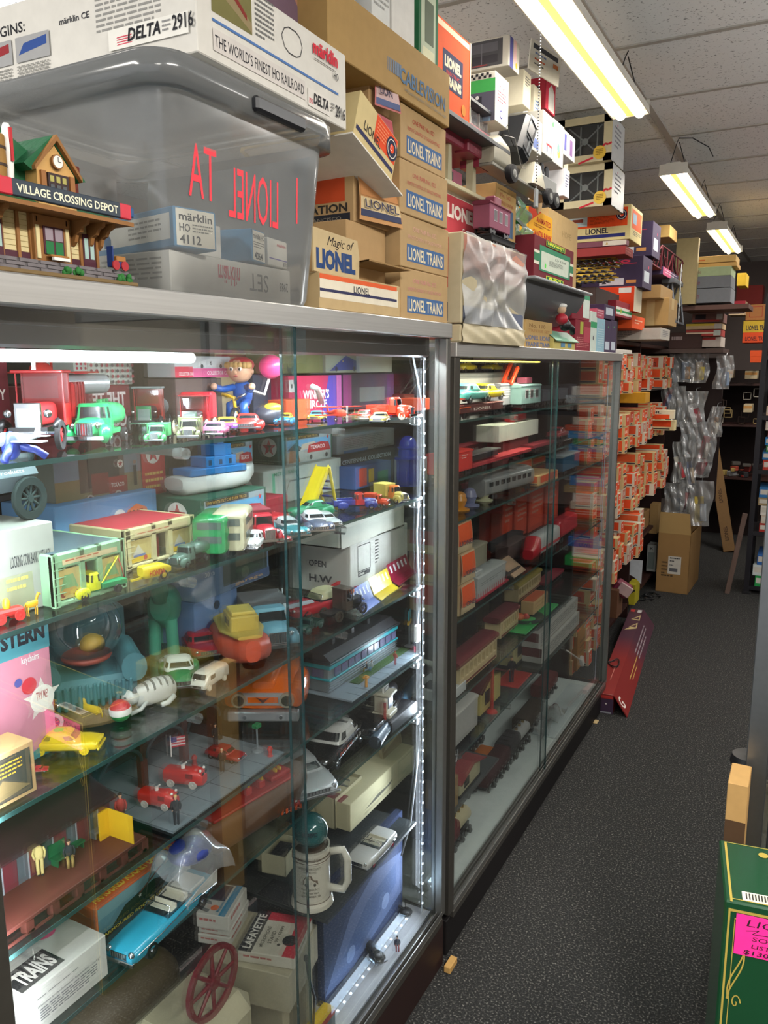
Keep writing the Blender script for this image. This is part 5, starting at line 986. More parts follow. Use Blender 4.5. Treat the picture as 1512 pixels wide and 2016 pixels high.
def mkcar(t,L,col,kind='sedan',roof=None,tyre=RUBBER,hub=CHROME,wid=.40,ht=1.,win=DWIN,two=None,extra=None,trim=CHROME,r=.30):
 c=M(col,r,0,.04,20,0,.4)if isinstance(col,str)else col;rc=c if roof is None else(M(roof,r,0,.04)if isinstance(roof,str)else roof)
 k=L;w=wid*.5*k;h=ht*k;wr=.068*k*max(ht,.9)
 def S(a):return[(q[0]*k,q[1]*w,q[2]*h,q[3]*h)for q in a]
 def Z(a):return[(q[0]*h,q[1]*k,q[2]*k,q[3]*w)for q in a]
 mb=MB()
 if kind=='sedan':
  mb.xloft(S([(-.5,.7,.07,.16),(-.485,.9,.055,.185),(-.3,1,.05,.2),(.0,1,.05,.195),(.3,1,.05,.195),(.46,.92,.055,.175),(.5,.75,.07,.15)]),c,20,4)
  cab=Z([(.185,-.06,.28,.90),(.215,-.06,.25,.88),(.27,-.07,.18,.78),(.295,-.075,.15,.70),(.305,-.075,.09,.5)]);wl=(1,)
 elif kind=='round':
  mb.xloft(S([(-.5,.35,.06,.12),(-.46,.6,.05,.19),(-.3,.75,.05,.24),(0,.78,.05,.22),(.25,.62,.05,.22),(.44,.5,.05,.19),(.5,.3,.07,.14)]),c,20,2.8)
  for sx in(-.3,.31):
   for s in(-1,1):mb.ell((sx*k,s*w*.78,.10*h),(.15*k,w*.27,.09*h),c,14,8,2.4)
  cab=Z([(.20,-.10,.30,.74),(.235,-.09,.24,.70),(.29,-.10,.17,.60),(.315,-.11,.12,.48),(.325,-.11,.06,.3)]);wl=(1,)
 elif kind=='conv':
  mb.xloft(S([(-.5,.75,.09,.19),(-.48,.9,.06,.205),(-.25,1,.05,.19),(.05,1,.05,.185),(.3,1,.05,.185),(.46,.94,.055,.175),(.5,.8,.07,.15)]),c,20,4.5)
  cab=None;wl=()
  mb.box((-.22*k,-w*.8,.17*h),(.08*k,w*.8,.193*h),M('1e2a30',.5))
 elif kind=='van':
  mb.xloft(S([(-.5,.85,.06,.33),(-.47,.95,.05,.37),(.2,.97,.05,.39),(.33,.95,.05,.37),(.42,.9,.05,.25),(.5,.8,.06,.17)]),c,20,4)
  cab=None;wl=()
  for s in(-1,1):mb.box((.1*k,s*w*.975,.23*h),(.28*k,s*w*.99,.32*h),win)
  mb.add([(.345*k,-w*.7,.35*h),(.345*k,w*.7,.35*h),(.425*k,w*.7,.26*h),(.425*k,-w*.7,.26*h)],[(3,2,1,0)],win)
 elif kind=='bus':
  mb.xloft(S([(-.5,.9,.08,.62),(-.48,1,.06,.66),(.47,1,.06,.66),(.5,.92,.08,.6)]),c,20,7);cab=None;wl=()
  for zz in(.24,.46):
   for s in(-1,1):
    for i in range(5):mb.box(((-.4+i*.17)*k,s*w*.99,zz*h),((-.27+i*.17)*k,s*w*1.02,(zz+.11)*h),win)
   mb.box((.495*k,-w*.7,zz*h),(.51*k,w*.7,(zz+.11)*h),win)
 elif kind in('truck','tanker','pickup','dump','wrecker'):
  mb.xloft(S([(.06,.62,.08,.26),(.3,.6,.08,.26),(.42,.52,.08,.245),(.46,.42,.1,.2)]),c,20,3)
  for s in(-1,1):
   mb.ell((.32*k,s*w*.74,.11*h),(.14*k,w*.25,.09*h),c,14,8,2.4)
   mb.ell((.44*k,s*w*.55,.19*h),(.02*k,w*.13,.03*h),trim,10,6)
  mb.box((-.5*k,-w*.5,.08*h),(.4*k,w*.5,.13*h),BLACK if two is None else c_(two));mb.box((.48*k,-w*.85,.06*h),(.5*k,w*.85,.10*h),trim,.003*k)
  cab=Z([(.12,-.02+.1,.11,.78),(.25,.08,.105,.78),(.36,.075,.09,.70),(.39,.07,.07,.6)]);wl=(1,)
  cc=c if two is None else c_(two)
  if kind=='truck':mb.box((-.5*k,-w*.95,.14*h),(-.06*k,w*.95,.42*h),cc,.008*k)
  if kind=='tanker':
   mb.xloft([(x*k,y*w,.16*h,.16*h+zz*h)for x,y,zz in((-.5,.6,.18),(-.47,.8,.23),(-.1,.8,.23),(-.06,.6,.2))],cc,20,2.6)
   for x in(-.4,-.27,-.14):mb.cyl((x*k,0,.38*h),(x*k,0,.42*h),.03*k,cc,n=12)
  if kind=='pickup':
   mb.box((-.5*k,-w*.9,.12*h),(-.04*k,w*.9,.15*h),cc)
   for s in(-1,1):mb.box((-.5*k,s*w*.9,.13*h),(-.04*k,s*w*.82,.25*h),cc,.003*k);mb.ell((-.3*k,s*w*.9,.12*h),(.12*k,w*.16,.085*h),cc,12,8,2.4)
   mb.box((-.5*k,-w*.85,.13*h),(-.485*k,w*.85,.25*h),cc)
  if kind=='wrecker':
   mb.box((-.5*k,-w*.85,.12*h),(-.04*k,w*.85,.2*h),cc,.006*k)
  if kind=='dump':
   T0=mb.T.copy();mb.T=mb.T@tr(-.48*k,0,.16*h)@rot(-.5,'Y')
   mb.box((0,-w,0),(.5*k,w,.03*h),cc)
   for s in(-1,1):mb.box((0,s*w,0),(.5*k,s*w*.94,.24*h),cc)
   mb.box((.48*k,-w,0),(.5*k,w,.24*h),cc);mb.T=T0
 elif kind=='vintage':
  mb.box((-.5*k,-w*.6,.14*h),(.42*k,w*.6,.18*h),BLACK)
  mb.xloft(S([(.05,.5,.18,.36),(.38,.42,.18,.34)]),BLACK if two is None else c_(two),16,4)
  mb.box((.38*k,-w*.42,.15*h),(.41*k,w*.42,.36*h),trim,.006*k);mb.box((.41*k,-w*.33,.17*h),(.413*k,w*.33,.32*h),M('8d9598',.3,.6))
  for s in(-1,1):
   mb.ell((.40*k,s*w*.62,.28*h),(.022*k,.03*k,.03*k),trim,12,8);mb.tube([(.18*k,s*w*.85,.12*h),(.25*k,s*w*.85,.2*h),(.34*k,s*w*.85,.225*h),(.42*k,s*w*.85,.18*h)],.022*k,BLACK,6)
  mb.box((.42*k,-w*.9,.13*h),(.43*k,w*.9,.15*h),trim)
  for s in(-1,1):mb.box((-.1*k,s*w*.8,.17*h),(.06*k,s*w*.72,.34*h),c);mb.box((-.1*k,s*w*.78,.34*h),(-.08*k,s*w*.74,.58*h),c);mb.box((.05*k,s*w*.78,.34*h),(.065*k,s*w*.74,.58*h),c)
  mb.box((-.12*k,-w*.78,.17*h),(-.1*k,w*.78,.58*h),c);mb.box((.055*k,-w*.6,.38*h),(.06*k,w*.6,.55*h),WINP);mb.box((-.13*k,-w*.85,.575*h),(.12*k,w*.85,.6*h),rc,.006*k)
  cab=None;wl=()
 if kind in('sedan','round','conv'):
  for s in(-1,1):mb.ell((.485*k,s*w*.7,.145*h),(.02*k,.028*k,.028*k),trim,10,6)
 if cab:mb.zloft(cab,rc,24,5,win=win,wl=wl,only='body')
 mb.build('body',t)
 if cab:mb=MB();mb.zloft(cab,rc,24,5,win=win,wl=wl,only='win',pil=(2,9,14,21,5,17));mb.build('windows',t)
 if cab:
  pl=MB();n=24
  for j in(2,9,14,21,5,17):
   i=wl[0];q=[]
   for(lv,jj)in((i,j),(i,j+1),(i+1,j+1),(i+1,j)):
    z_,xc,hx,hy=cab[lv];u=2*math.pi*(jj+.5)/n;q.append((xc+hx*sgnp(math.cos(u),.4),hy*sgnp(math.sin(u),.4),z_))
   pl.add(q,[(0,1,2,3)],rc,True)
  pl.build('window_pillars',t)
 if kind in('sedan','round','conv','van'):
  for nm,x in(('front_bumper',.5),('rear_bumper',-.5)):
   mb=MB();s=1 if x>0 else-1;mb.box(((x-.005*s)*k,-w*.92,.06*h),((x+.018*s)*k,w*.92,.095*h),trim,.004*k);mb.build(nm,t)
  mb=MB();mb.box((.495*k,-w*.5,.10*h),(.506*k,w*.5,.15*h),trim)
  for i in range(7):mb.box((.506*k,-w*.45+i*w*.145,.105*h),(.508*k,-w*.43+i*w*.145+.004*k,.145*h),BLACK)
  mb.build('grille',t)
 if kind=='conv':
  mb=MB();mb.add([(.09*k,-w*.8,.18*h),(.09*k,w*.8,.18*h),(.04*k,w*.72,.26*h),(.04*k,-w*.72,.26*h)],[(0,1,2,3)],WINP);mb.tube([(.09*k,-w*.8,.18*h),(.04*k,-w*.72,.26*h),(.04*k,w*.72,.26*h),(.09*k,w*.8,.18*h)],.005*k,trim,5);mb.build('windscreen',t)
  for x in(-.18,-.04):mb=MB();mb.box((x*k,-w*.7,.17*h),((x+.07)*k,w*.7,.2*h),M('c9c4b0',.5),.006*k);mb.box((x*k-.01*k,-w*.7,.17*h),(x*k+.01*k,w*.7,.235*h),M('c9c4b0',.5),.006*k);mb.build('seat',t)
 if kind in('truck','tanker','pickup','dump','wrecker'):
  mb=MB();mb.box((.455*k,-w*.35,.1*h),(.468*k,w*.35,.22*h),trim,.002*k)
  for i in range(6):mb.box((.468*k,-w*.3+i*w*.11,.11*h),(.47*k,-w*.27+i*w*.11,.21*h),M('6c7880',.3,.6))
  mb.build('grille',t)
 if kind=='vintage':four(t,(.33*k,-.33*k),w*.88,.115*k*ht,.035*k,tyre=tyre,hub=hub,spokes=8)
 elif kind=='bus':four(t,(.3*k,-.3*k),w*.9,.075*k,.04*k,tyre=tyre,hub=hub)
 else:four(t,(.31*k,-.31*k),w*.86,wr,.05*k,tyre=tyre,hub=hub)
 if extra:extra(t,k,w,h)
 return t
def car(label,p0,p1,z,col,kind='sedan',cat='toy car',name='toy_car',group=None,up=0.,Lk=1.,Lm=None,**k):
 c,a,L=spot(p0,p1,z)
 if Lm is None and z==S1Z:Lm=.07
 if Lm and L>Lm:
  d=Vector((math.cos(a),math.sin(a),0));c=c+d*(L-Lm)/2;L=Lm
 t=thing(name,label,cat,(c.x,c.y,z+up),a,group);return mkcar(t,L*Lk,col,kind,**k)
def plate(els,w,h,O,U,V,name,t,off=.001):
 mb=MB();mb.face(O,U,V,w,h,els,off=off);return mb.build(name,t)
def figure(label,p,z,H,top,bottom,hair='3a2418',skin='c89878',pose='stand',rz=0.,name='figurine',cat='figurine',helmet=None,group=None,loc=None):
 P=loc if loc is not None else at(p,z);t=thing(name,label,cat,(P.x,P.y,P.z if loc is not None else z),rz,group);s=H;b=c_(bottom);tp=c_(top);sk=c_(skin)
 mb=MB()
 if pose=='stand':
  for q in(-1,1):mb.cyl((0,q*.05*s,0),(0,q*.055*s,.48*s),.038*s,b,.05*s,n=8);mb.ell((.03*s,q*.05*s,.015*s),(.06*s,.035*s,.02*s),BLACK,8,5)
  z0=.46
 else:
  for q in(-1,1):mb.tube([(.2*s,q*.06*s,0),(.2*s,q*.06*s,.22*s),(0,q*.06*s,.26*s)],.045*s,b,7)
  z0=.22
 mb.ell((0,0,(z0+.17)*s),(.075*s,.115*s,.2*s),tp,12,8,2.5);mb.cyl((0,0,(z0+.34)*s),(0,0,(z0+.42)*s),.03*s,sk,n=7)
 mb.ell((0,0,(z0+.455)*s),(.055*s,.05*s,.07*s),sk,12,8);mb.ell((.052*s,0,(z0+.45)*s),(.012*s,.01*s,.012*s),sk,6,4)
 for q in(-1,1):mb.tube([(0,q*.11*s,(z0+.31)*s),(.02*s,q*.15*s,(z0+.17)*s),(.07*s,q*.12*s,(z0+.06)*s)],.03*s,tp,6);mb.ell((.08*s,q*.115*s,(z0+.04)*s),(.025*s,.018*s,.02*s),sk,6,4)
 mb.build('body',t)
 mb=MB();mb.ell((-.01*s,0,(z0+.485)*s),(.062*s,.058*s,.05*s),c_(helmet or hair),12,6);mb.build('hat' if helmet else 'hair',t);return t
def plane(label,loc,rz,L,col,wing=None,name='toy_airplane',bi=False,jet=False):
 t=thing(name,label,'toy airplane',loc,rz);c=c_(col);wg=c_(wing or col);k=L
 mb=MB();mb.xloft([(-.5*k,.01*k,.10*k,.13*k),(-.3*k,.04*k,.08*k,.15*k),(.0,.07*k,.05*k,.2*k),(.3*k,.075*k,.05*k,.2*k),(.46*k,.05*k,.07*k,.18*k),(.5*k,.02*k,.1*k,.15*k)]if not jet else[(-.5*k,.01*k,.10*k,.13*k),(-.4*k,.03*k,.08*k,.14*k),(.35*k,.035*k,.07*k,.14*k),(.48*k,.02*k,.08*k,.12*k),(.5*k,.006*k,.095*k,.105*k)],c,16,2.2);mb.build('fuselage',t)
 for zz in((.08,.24)if bi else(.1,)):
  for s in(-1,1):
   mb=MB();sw=-.28*k if jet else 0;mb.add([(.2*k,s*.04*k,zz*k),(.0*k,s*.04*k,zz*k),(.02*k+sw,s*.48*k,zz*k),(.14*k+sw*.9,s*.5*k,zz*k),(.2*k,s*.04*k,(zz+.015)*k),(.0*k,s*.04*k,(zz+.015)*k),(.02*k+sw,s*.48*k,(zz+.015)*k),(.14*k+sw*.9,s*.5*k,(zz+.015)*k)],[(0,1,2,3),(7,6,5,4),(0,3,7,4),(1,2,6,5),(2,3,7,6)],wg);mb.build('wing',t)
 if bi:
  mb=MB()
  for s in(-.35,.35):mb.cyl((.1*k,s*k,.08*k),(.1*k,s*k,.24*k),.008*k,wg,n=5)
  mb.build('strut',t)
 mb=MB();mb.box((-.5*k,-.14*k,.115*k),(-.4*k,.14*k,.125*k),wg);mb.prism([(-.5*k,.12*k),(-.38*k,.12*k),(-.46*k,.27*k),(-.52*k,.27*k)],-.006*k,.006*k,c,'xz');mb.build('tail',t)
 if not jet:
  mb=MB();mb.cyl((.5*k,0,.125*k),(.54*k,0,.125*k),.02*k,CHROME,n=8);mb.box((.52*k,-.018*k,-.03*k),(.528*k,.018*k,.28*k),M('d8dadc',.25,.6),.004*k);mb.build('propeller',t)
  for s in(-1,1):wheel(t,.2*k,s*.1*k,.05*k,.03*k,wz=.0*k);mb=MB();mb.cyl((.2*k,s*.1*k,0),(.15*k,s*.04*k,.07*k),.008*k,wg,n=5);mb.build('gear_leg',t)
 return t
# ---------------- inside the first case ----------------
S1,S2,S3,S4,S5=AS[:5];S6=.485;DK=.166
def bx(label,x,z,px1,px2,top,d,col,f=None,l=None,t_=None,name='toy_box',**k):
 return fx(label,x,z,px1,px2,top,d,col,{'f':f or[],'l':l or[],'t':t_ or[]},name=name,**k)
STAR=lambda u,v,r:[('c',u,v,r,'d8d4cc'),('s',u,v,r*.9,'b3202c'),('t',u-r*.13,v-r*.35,r*.6,'T','1f5a38',0,.03)]
bx('maroon cardboard sign at the far left of the top shelf',-.26,S1,-60,28,672,.02,'5c1420',[('t',.72,.82,.1,'TE','cfc4bc',.2,.03),('t',.75,.45,.1,'Y','cfc4bc',.15,.03)])
bx('long low maroon box with white print under the red toy airplane',-.33,S1,60,260,762,.10,'6a1a24',[('t',.58,.55,.35,'THE TEXAS','d0c4c0',-.001,.02)][:0]+[('t',.95,.55,.3,'THE TE','d0c4c0',-.35,.03),('t',.95,.1,.3,'COM','d0c4c0',-.25,.03)])
zt1=o_top[0]
P=atx((98,748),-.28);plane('red toy airplane with a white propeller on top of the maroon box',(P.x,P.y-.01,zt1+.005),math.radians(-48),.17,'b3261c','a8281e')
pol=[('c',.06+.111*i,.1+.2*j,.065,['b04050','5a5458','8a3a44'][(i+j)%3])for i in range(9)for j in range(5)]
bx('white box with red dots standing at the back of the top shelf',-.34,zt1,176,262,702,.08,'c9cfc6',pol)
bx('red and dotted collector car box end, left of the big dotted box',-.34,zt1,148,175,702,.08,'c9cfc6',[('r',0,0,1,.5,'c2304a'),('t',.1,.1,.15,'COLLECTOR','e0d0d0',.8,.02)]+[('c',.2+.3*i,.6+.15*j,.05,'b04050')for i in range(3)for j in range(3)])
mb=MB();mb.cyl((-.24,Yof(108,-.24,1.6),1.628),(-.24,Yof(205,-.24,1.6),1.628),.016,M('b9c0c4',.3,.5),n=16);t=mb.build('metal_tube');tag(t,'grey ribbed tube with red letters behind the red and green trucks','tube');P=Vector((-.24,Yof(108,-.24,1.6),1.628))
car('red stake truck with a chrome radiator, at the left of the top shelf',(150,858),(52,892),S1,'b01c22','vintage','toy truck','toy_truck',hub='b01c22',two='b01c22',Lm=0.2,wid=.42,ht=.92,extra=lambda t,k,w,h:[(lambda b:(b.box((-.5*k,-w*.9,.2*h),(-.14*k,w*.9,.50*h),M('a81a20',.35),.004),b.build('cargo_body',t)))(MB()),(lambda b:([b.box(((-.48+i*.09)*k,-w*.93,.2*h),((-.45+i*.09)*k,w*.93,.50*h),M('8c1418',.4))for i in range(4)],b.build('stake_ribs',t)))(MB())])
car('bright green tanker truck with a striped grille, beside the red stake truck',(258,852),(166,880),S1,'1d8f55','tanker','toy truck','toy_truck',roof='1d8f55',Lm=0.135,wid=.5,ht=1.15,two='2f9a5a')
car('black and red vintage truck with a chrome front, right of the green tanker',(335,838),(283,856),S1,'9c2018','vintage','toy truck','toy_truck',roof='6e7a7a',hub='b8b8b8',Lm=0.1,wid=.62,ht=1.35,extra=lambda t,k,w,h:(lambda b:(b.xloft([(-.5*k,w*.8,.2*h,.46*h),(-.14*k,w*.8,.2*h,.46*h)],M('7c8a8c',.3,.4),20,2.2),b.build('tank',t)))(MB()))
car('red box truck with a black hood and cream wheels on the top shelf',(425,838),(372,856),S1,'a81c24','vintage','toy truck','toy_truck',roof='8c1a20',hub='c9b890',tyre='c9c0a4',Lm=0.1,wid=.62,ht=1.1,extra=lambda t,k,w,h:(lambda b:(b.box((-.5*k,-w*.95,.2*h),(-.1*k,w*.95,.64*h),M('a01a24',.4),.004),b.build('cargo_box',t)))(MB()))
car('small pale green toy truck at the front edge of the top shelf',(331,862),(303,874),S1,'3f9a5c','truck','toy truck','toy_truck',Lm=0.055,wid=.62,ht=1.25,two='338a50')
car('small olive grey toy truck in front of the red box truck',(388,856),(370,868),S1,'6c7454','truck','toy truck','toy_truck',Lm=0.055,wid=.7,ht=1.5)
car('small pink toy car at the front edge of the top shelf',(446,848),(416,862),S1,'b85a80','sedan',wid=.6,ht=1.15)
car('purple and yellow toy car between the pink and red cars',(466,834),(444,852),S1,'6a3f8a','sedan',roof='c9a030',wid=.6,ht=1.2)
car('red toy sedan with a silver grille at the front of the top shelf',(505,830),(484,850),S1,'cf2c28','round',wid=.85,ht=1.35)
plane('small silver toy airplane with a white propeller at the front left edge',(-.085,.665,S1+.012),math.radians(-75),.11,'b9bcc0','b9c4c8')
mb=MB();P=Vector((-.075,.655,S1+.0));mb.ell((P.x,P.y,P.z+.018),(.012,.012,.018),M('2a3a8a',.4),10,8)
for s in(-1,1):mb.tube([(P.x,P.y,P.z+.02),(P.x+.02,P.y+s*.02,P.z+.012),(P.x+.026,P.y+s*.03,P.z+.003)],.005,M('2a3a8a',.4),6)
tag(mb.build('toy_robot'),'small dark blue plastic toy under the silver airplane','toy')
bx('box with a white race car picture, standing behind the red box truck',-.26,S1+.095,345,455,700,.07,'c9ced0',[('r',.0,.0,.3,.5,'c2304a'),('r',.3,.0,1,.42,'d05c8c'),('t',.06,.1,.15,'COLLECTOR CAR','e8dcdc',.25,.01),('t',.55,.12,.18,'COLLECTOR CAR','e8dcdc',.42,.02),('p',[(.36,.5),(.42,.72),(.6,.9),(.78,.88),(.9,.6),(.9,.5)],'d8dcdc'),('c',.46,.52,.1,'2a2a2e'),('c',.8,.52,.1,'2a2a2e'),('t',.6,.58,.2,'6','2a2a2e',.04)])
bx('grey box supporting the race car picture box',-.265,S1,350,440,.093,.07,'5a4a48')
bx('tall tan carton at the back of the top shelf behind the doll',-.36,S1,428,520,688,.08,'b09c78',[('t',.55,.82,.08,'LEPRE','5a4438',.4,.03),('r',.02,.9,1,.93,'a05048'),('c',.2,.35,.05,'8a7658')])
P=at((492,836),S1);t=thing('tin_toy_doll','doll in a red cap and blue suit riding a toy tricycle','toy doll',(P.x-.02,P.y,S1),math.radians(-75));SK=M('d0a080',.4,0,.03,8)
BL=M('1f4f9a',.35)
mb=MB();mb.ell((-.01,0,.062),(.016,.02,.026),BL,14,8,2.4)
for s in(-1,1):mb.tube([(0,s*.014,.075),(.02,s*.03,.07),(.035,s*.038,.075)],.007,BL,7);mb.ell((.038,s*.04,.077),(.008,.007,.007),SK,8,6);mb.tube([(-.005,s*.01,.045),(.022,s*.014,.04),(.02,s*.016,.012)],.009,BL,7);mb.ell((.026,s*.016,.008),(.012,.008,.007),M('b02a2a',.4),8,5)
mb.build('body',t)
mb=MB();mb.ell((0,0,.108),(.024,.026,.025),SK,20,12);mb.ell((.024,0,.104),(.004,.004,.004),SK,8,5)
for s in(-1,1):mb.ell((.0225,s*.009,.111),(.003,.0042,.005),WHITE,10,6);mb.ell((.0248,s*.009,.110),(.0015,.0024,.003),BLACK,8,5);mb.ell((.0,s*.0255,.106),(.005,.004,.006),SK,8,5)
mb.ell((.0235,0,.097),(.002,.005,.0018),M('b02838',.4),8,4);mb.build('head',t)
mb=MB();mb.ell((-.006,0,.119),(.025,.027,.016),M('c41c30',.45),16,8);mb.build('cap',t)
mb=MB();HR=M('c8a064',.7)
for i in range(9):a=-1.5+i*.375;mb.ell((.012*math.cos(a)+.008,.024*math.sin(a),.118),(.007,.006,.007),HR,8,5)
mb.build('hair',t)
for s in(-.018,.018):wheel(t,-.03,s*1.5,.016,.006,hub='9aa0a8')
wheel(t,.035,.001,.018,.006,hub='9aa0a8')
mb=MB();mb.tube([(-.03,0,.02),(.0,0,.03),(.03,0,.025),(.035,0,.055),(.035,-.025,.062)],.004,M('c9a020',.3),6);mb.tube([(.035,0,.05),(.035,.025,.062)],.003,CHROME,6);mb.box((-.022,-.01,.03),(-.004,.01,.036),M('b02a2a',.4),.003);mb.build('tricycle_frame',t)
mb=MB();c=(-.01,.062,.115);mb.tube([(.03,.035,.07),(.0,.05,.06),(-.01,.06,.1)],.003,WHITE,6);mb.ell(c,(.024,.024,.024),M('e0447c',.3,0,.03),20,12);mb.build('balloon',t)
mb=MB();P=at((512,838),S1);mb.ell((P.x,P.y+.03,S1+.02),(.03,.03,.02),M('3a3a44',.35),14,8);mb.ell((P.x+.01,P.y+.03,S1+.034),(.018,.02,.01),M('c9a830',.35),12,6);tag(mb.build('toy_turtle_car'),'dark domed toy with a yellow top beside the doll','toy')
car('blue and yellow tinplate toy car right of the doll',(598,820),(556,838),S1,'2f86b8','round',roof='c9b030',Lm=0.075,wid=.5,ht=.95)
car('yellow and blue tinplate toy car at the shelf front, right of the door edge',(655,818),(618,830),S1,'b9a83a','sedan',roof='4a90b0',wid=.5)
bx('orange red toy truck bed box behind the tinplate cars',-.2,S1,565,612,788,.05,'c24a26')
bx("red and purple WINNER'S CIRCLE box at the back of the top shelf",-.27,S1,570,672,740,.06,'b0204a',[('p',[(.6,0),(1,0),(1,1),(.75,1)],'4a3a9a'),('t',.25,.42,.22,"WINNER'S",'e4d8d8',.5,.03),('t',.28,.18,.2,'CIRCLE','e4d8d8',.42,.03),('r',.0,.6,.12,.9,'d0ccc8'),('r',.03,.7,.06,.8,'222226'),('r',.08,.8,.11,.9,'222226'),('r',.9,0,1,1,'b05a9a')])
bx('window box of a yellow model car, high at the back of the top shelf',-.30,S1+.10,520,640,693,.05,'6f7448',[('c',.4,.3,.3,'3a3c30'),('c',.4,.5,.25,'7a7a50')])
bx('window box of a blue dragster, high at the back of the top shelf',-.29,S1+.10,642,706,695,.05,'8a9080',[('p',[(.1,.1),(.35,.5),(.6,.9),(.95,.6),(.95,.15)],'2c3c7c'),('c',.3,.2,.13,'1c1c20'),('c',.85,.2,.13,'1c1c20'),('c',.5,.6,.05,'c9b030')])
bx('white box beside the blue dragster, high at the back of the top shelf',-.28,S1+.10,708,772,696,.05,'b4bcc4')
bx('row of race car boxes supporting the window boxes on the top shelf',-.31,S1,676,775,.099,.10,'4a4660',[('r',.0,.1,.15,.95,'b04a9a'),('r',.3,.2,.8,.6,'7a8290'),('r',.85,.1,1,.95,'5a3a7a')])
bx('dark box supporting the yellow car window box',-.32,S1,500,566,.099,.06,'3c3f50',[('r',.6,.5,.9,.9,'c9c9c9'),('r',.65,.6,.72,.7,'222222')])
P=at((682,832),S1);t=plane('orange red toy biplane with silver propeller, right half of the top shelf',(P.x-.03,P.y+.01,S1+.006),math.radians(-35),.105,'b8301c','a8281a',bi=True)
mb=MB();mb.tube([(P.x-.05,P.y-.015,S1+.04),(P.x-.05,P.y-.03,S1+.07),(P.x-.05,P.y-.05,S1+.075)],.006,M('a9aca8',.4,.3),7);tag(mb.build('toy_horn'),'grey curved horn shaped piece standing behind the orange biplane','toy')
car('shiny orange red toy truck with cream wheels near the LED strip',(728,824),(815,826),S1,'d4361a','pickup','toy truck','toy_truck',Lm=0.115,wid=.42,ht=1.15,hub='c9c0a0',tyre='c9c0a0',two='c42c16')
car('small red toy car in front of the orange red truck',(738,820),(712,830),S1,'b82a28','sedan',wid=.5,ht=1.1)
car('small pale yellow toy car in front of the orange red truck',(768,824),(742,834),S1,'b9b46a','sedan',wid=.5)
bx('orange toy truck bed at the right end of the top shelf',-.12,S1,822,846,785,.06,'b8401e')
t=thing('toy_crane','black lattice toy crane at the back right of the top shelf','toy',(-.3,Yof(790,-.3,S1),S1),0);mb=MB()
for s in(-.015,.015):mb.cyl((s,0,.02),(s+.05,.12,.16),.004,BLACK,n=5)
for i in range(6):mb.cyl((-.015+.05*i/6,.12*i/6,.02+.14*i/6),(.015+.05*(i+1)/6,.12*(i+1)/6,.02+.14*(i+1)/6),.003,BLACK,n=4)
mb.build('boom',t);mb=MB();mb.box((-.03,-.04,0),(.03,.03,.035),M('6a2018',.4),.004);mb.build('base',t)
zb_=S2
bx('grey coin bank box with small black print under the grey tanker',-.10,S2,-40,116,1058,.14,'8d9088',[('t',.42,.55,.14,'LOCKING COIN BANK WITH KEY','33363a',.52,.006)])
zg_=o_top[0]
def hextank(t,k,w,h):
 mb=MB();mb.prism([(-w*.5,.24*h),(w*.5,.24*h),(w*.85,.38*h),(w*.5,.54*h),(-w*.5,.54*h),(-w*.85,.38*h)],-.5*k,.0*k,M('6d7a7e',.35,.3),'yz');mb.face((-.02*k,-w*.68,.41*h),(-1,0,0),(0,.3,1),.46*k,.1*h,[('t',.05,.3,.5,'TEXAS COMPANY','1c2426',.9,.02)],off=.004);mb.build('tank',t)
t=thing('toy_truck','large grey horse-drawn style tank wagon with black spoked wheels on the coin bank box','toy truck',(-.17,.655,zg_),math.radians(-80));
t.rotation_euler=(0,0,math.radians(98));mb=MB();mb.box((-.1,-.03,.03),(.1,.03,.037),BLACK)
mb.prism([(-.03,.04),(.03,.04),(.045,.062),(.03,.09),(-.03,.09),(-.045,.062)],-.12,.08,M('6d7a7e',.35,.3),'yz');mb.box((.08,-.03,.045),(.095,.03,.09),M('56646a',.4),.004)
mb.face((-.11,-.0465,.064),(1,0,0),(0,.25,1),.18,.026,[('t',.05,.45,.35,'TEXAS COMPANY','16201f',.9,.02),('t',.1,.1,.2,'Petroleum and Its Products','c9ccc8',.8,.0)],off=.002);mb.build('tank_body',t)
for x,r in((-.06,.03),(.06,.03)):
 for s in(-1,1):wheel(t,x,s*.045,r,.008,tyre='1c2826',hub='22302e',spokes=10)
bx('large TEXACO picture box of an old garage and red truck',-.30,S2+.075,112,326,872,.08,'6f7268',[('r',0,.45,.76,1,'77808c'),('r',0,0,.76,.45,'7f7256'),('p',[(.17,.82),(.30,.98),(.55,.98),(.64,.85)],'2c2a2c'),('r',.2,.25,.6,.82,'5c5048'),('r',.27,.3,.55,.72,'26262a'),('r',.30,.2,.45,.5,'6e1c20'),('r',.45,.18,.62,.42,'8c2428'),('t',.47,.27,.06,'TEXACO','d8ccc8',.12,.02),('c',.28,.14,.075,'b8a8a4'),('c',.28,.14,.05,'5a2426'),('c',.53,.14,.075,'b8a8a4'),('c',.53,.14,.05,'5a2426'),('c',.56,.6,.06,'d8d4cc'),('s',.56,.6,.05,'9a2428'),('r',.68,.25,.71,.55,'1e1c20'),('c',.695,.6,.03,'8a6a5a'),('r',.76,0,1,1,'a41e26')]+STAR(.88,.68,.15)+[('x',.79,.1,.97,.4,3,'c9a050')])
bx('flat blue sky picture box under the TEXACO picture box',-.27,S2,114,313,1000,.13,'5c88b4',[('c',.15,.2,.3,'c9cfcf'),('c',.6,.6,.15,'c9cfcf'),('p',[(.62,.3),(.68,.7),(.78,.8),(.88,.7),(.94,.3),(.88,.4),(.78,.55),(.68,.45)],'c46a42'),('t',.7,.55,.14,'1917','3a2420',.14,.02),('c',.26,.35,.1,'5a4838')],tilt=0)
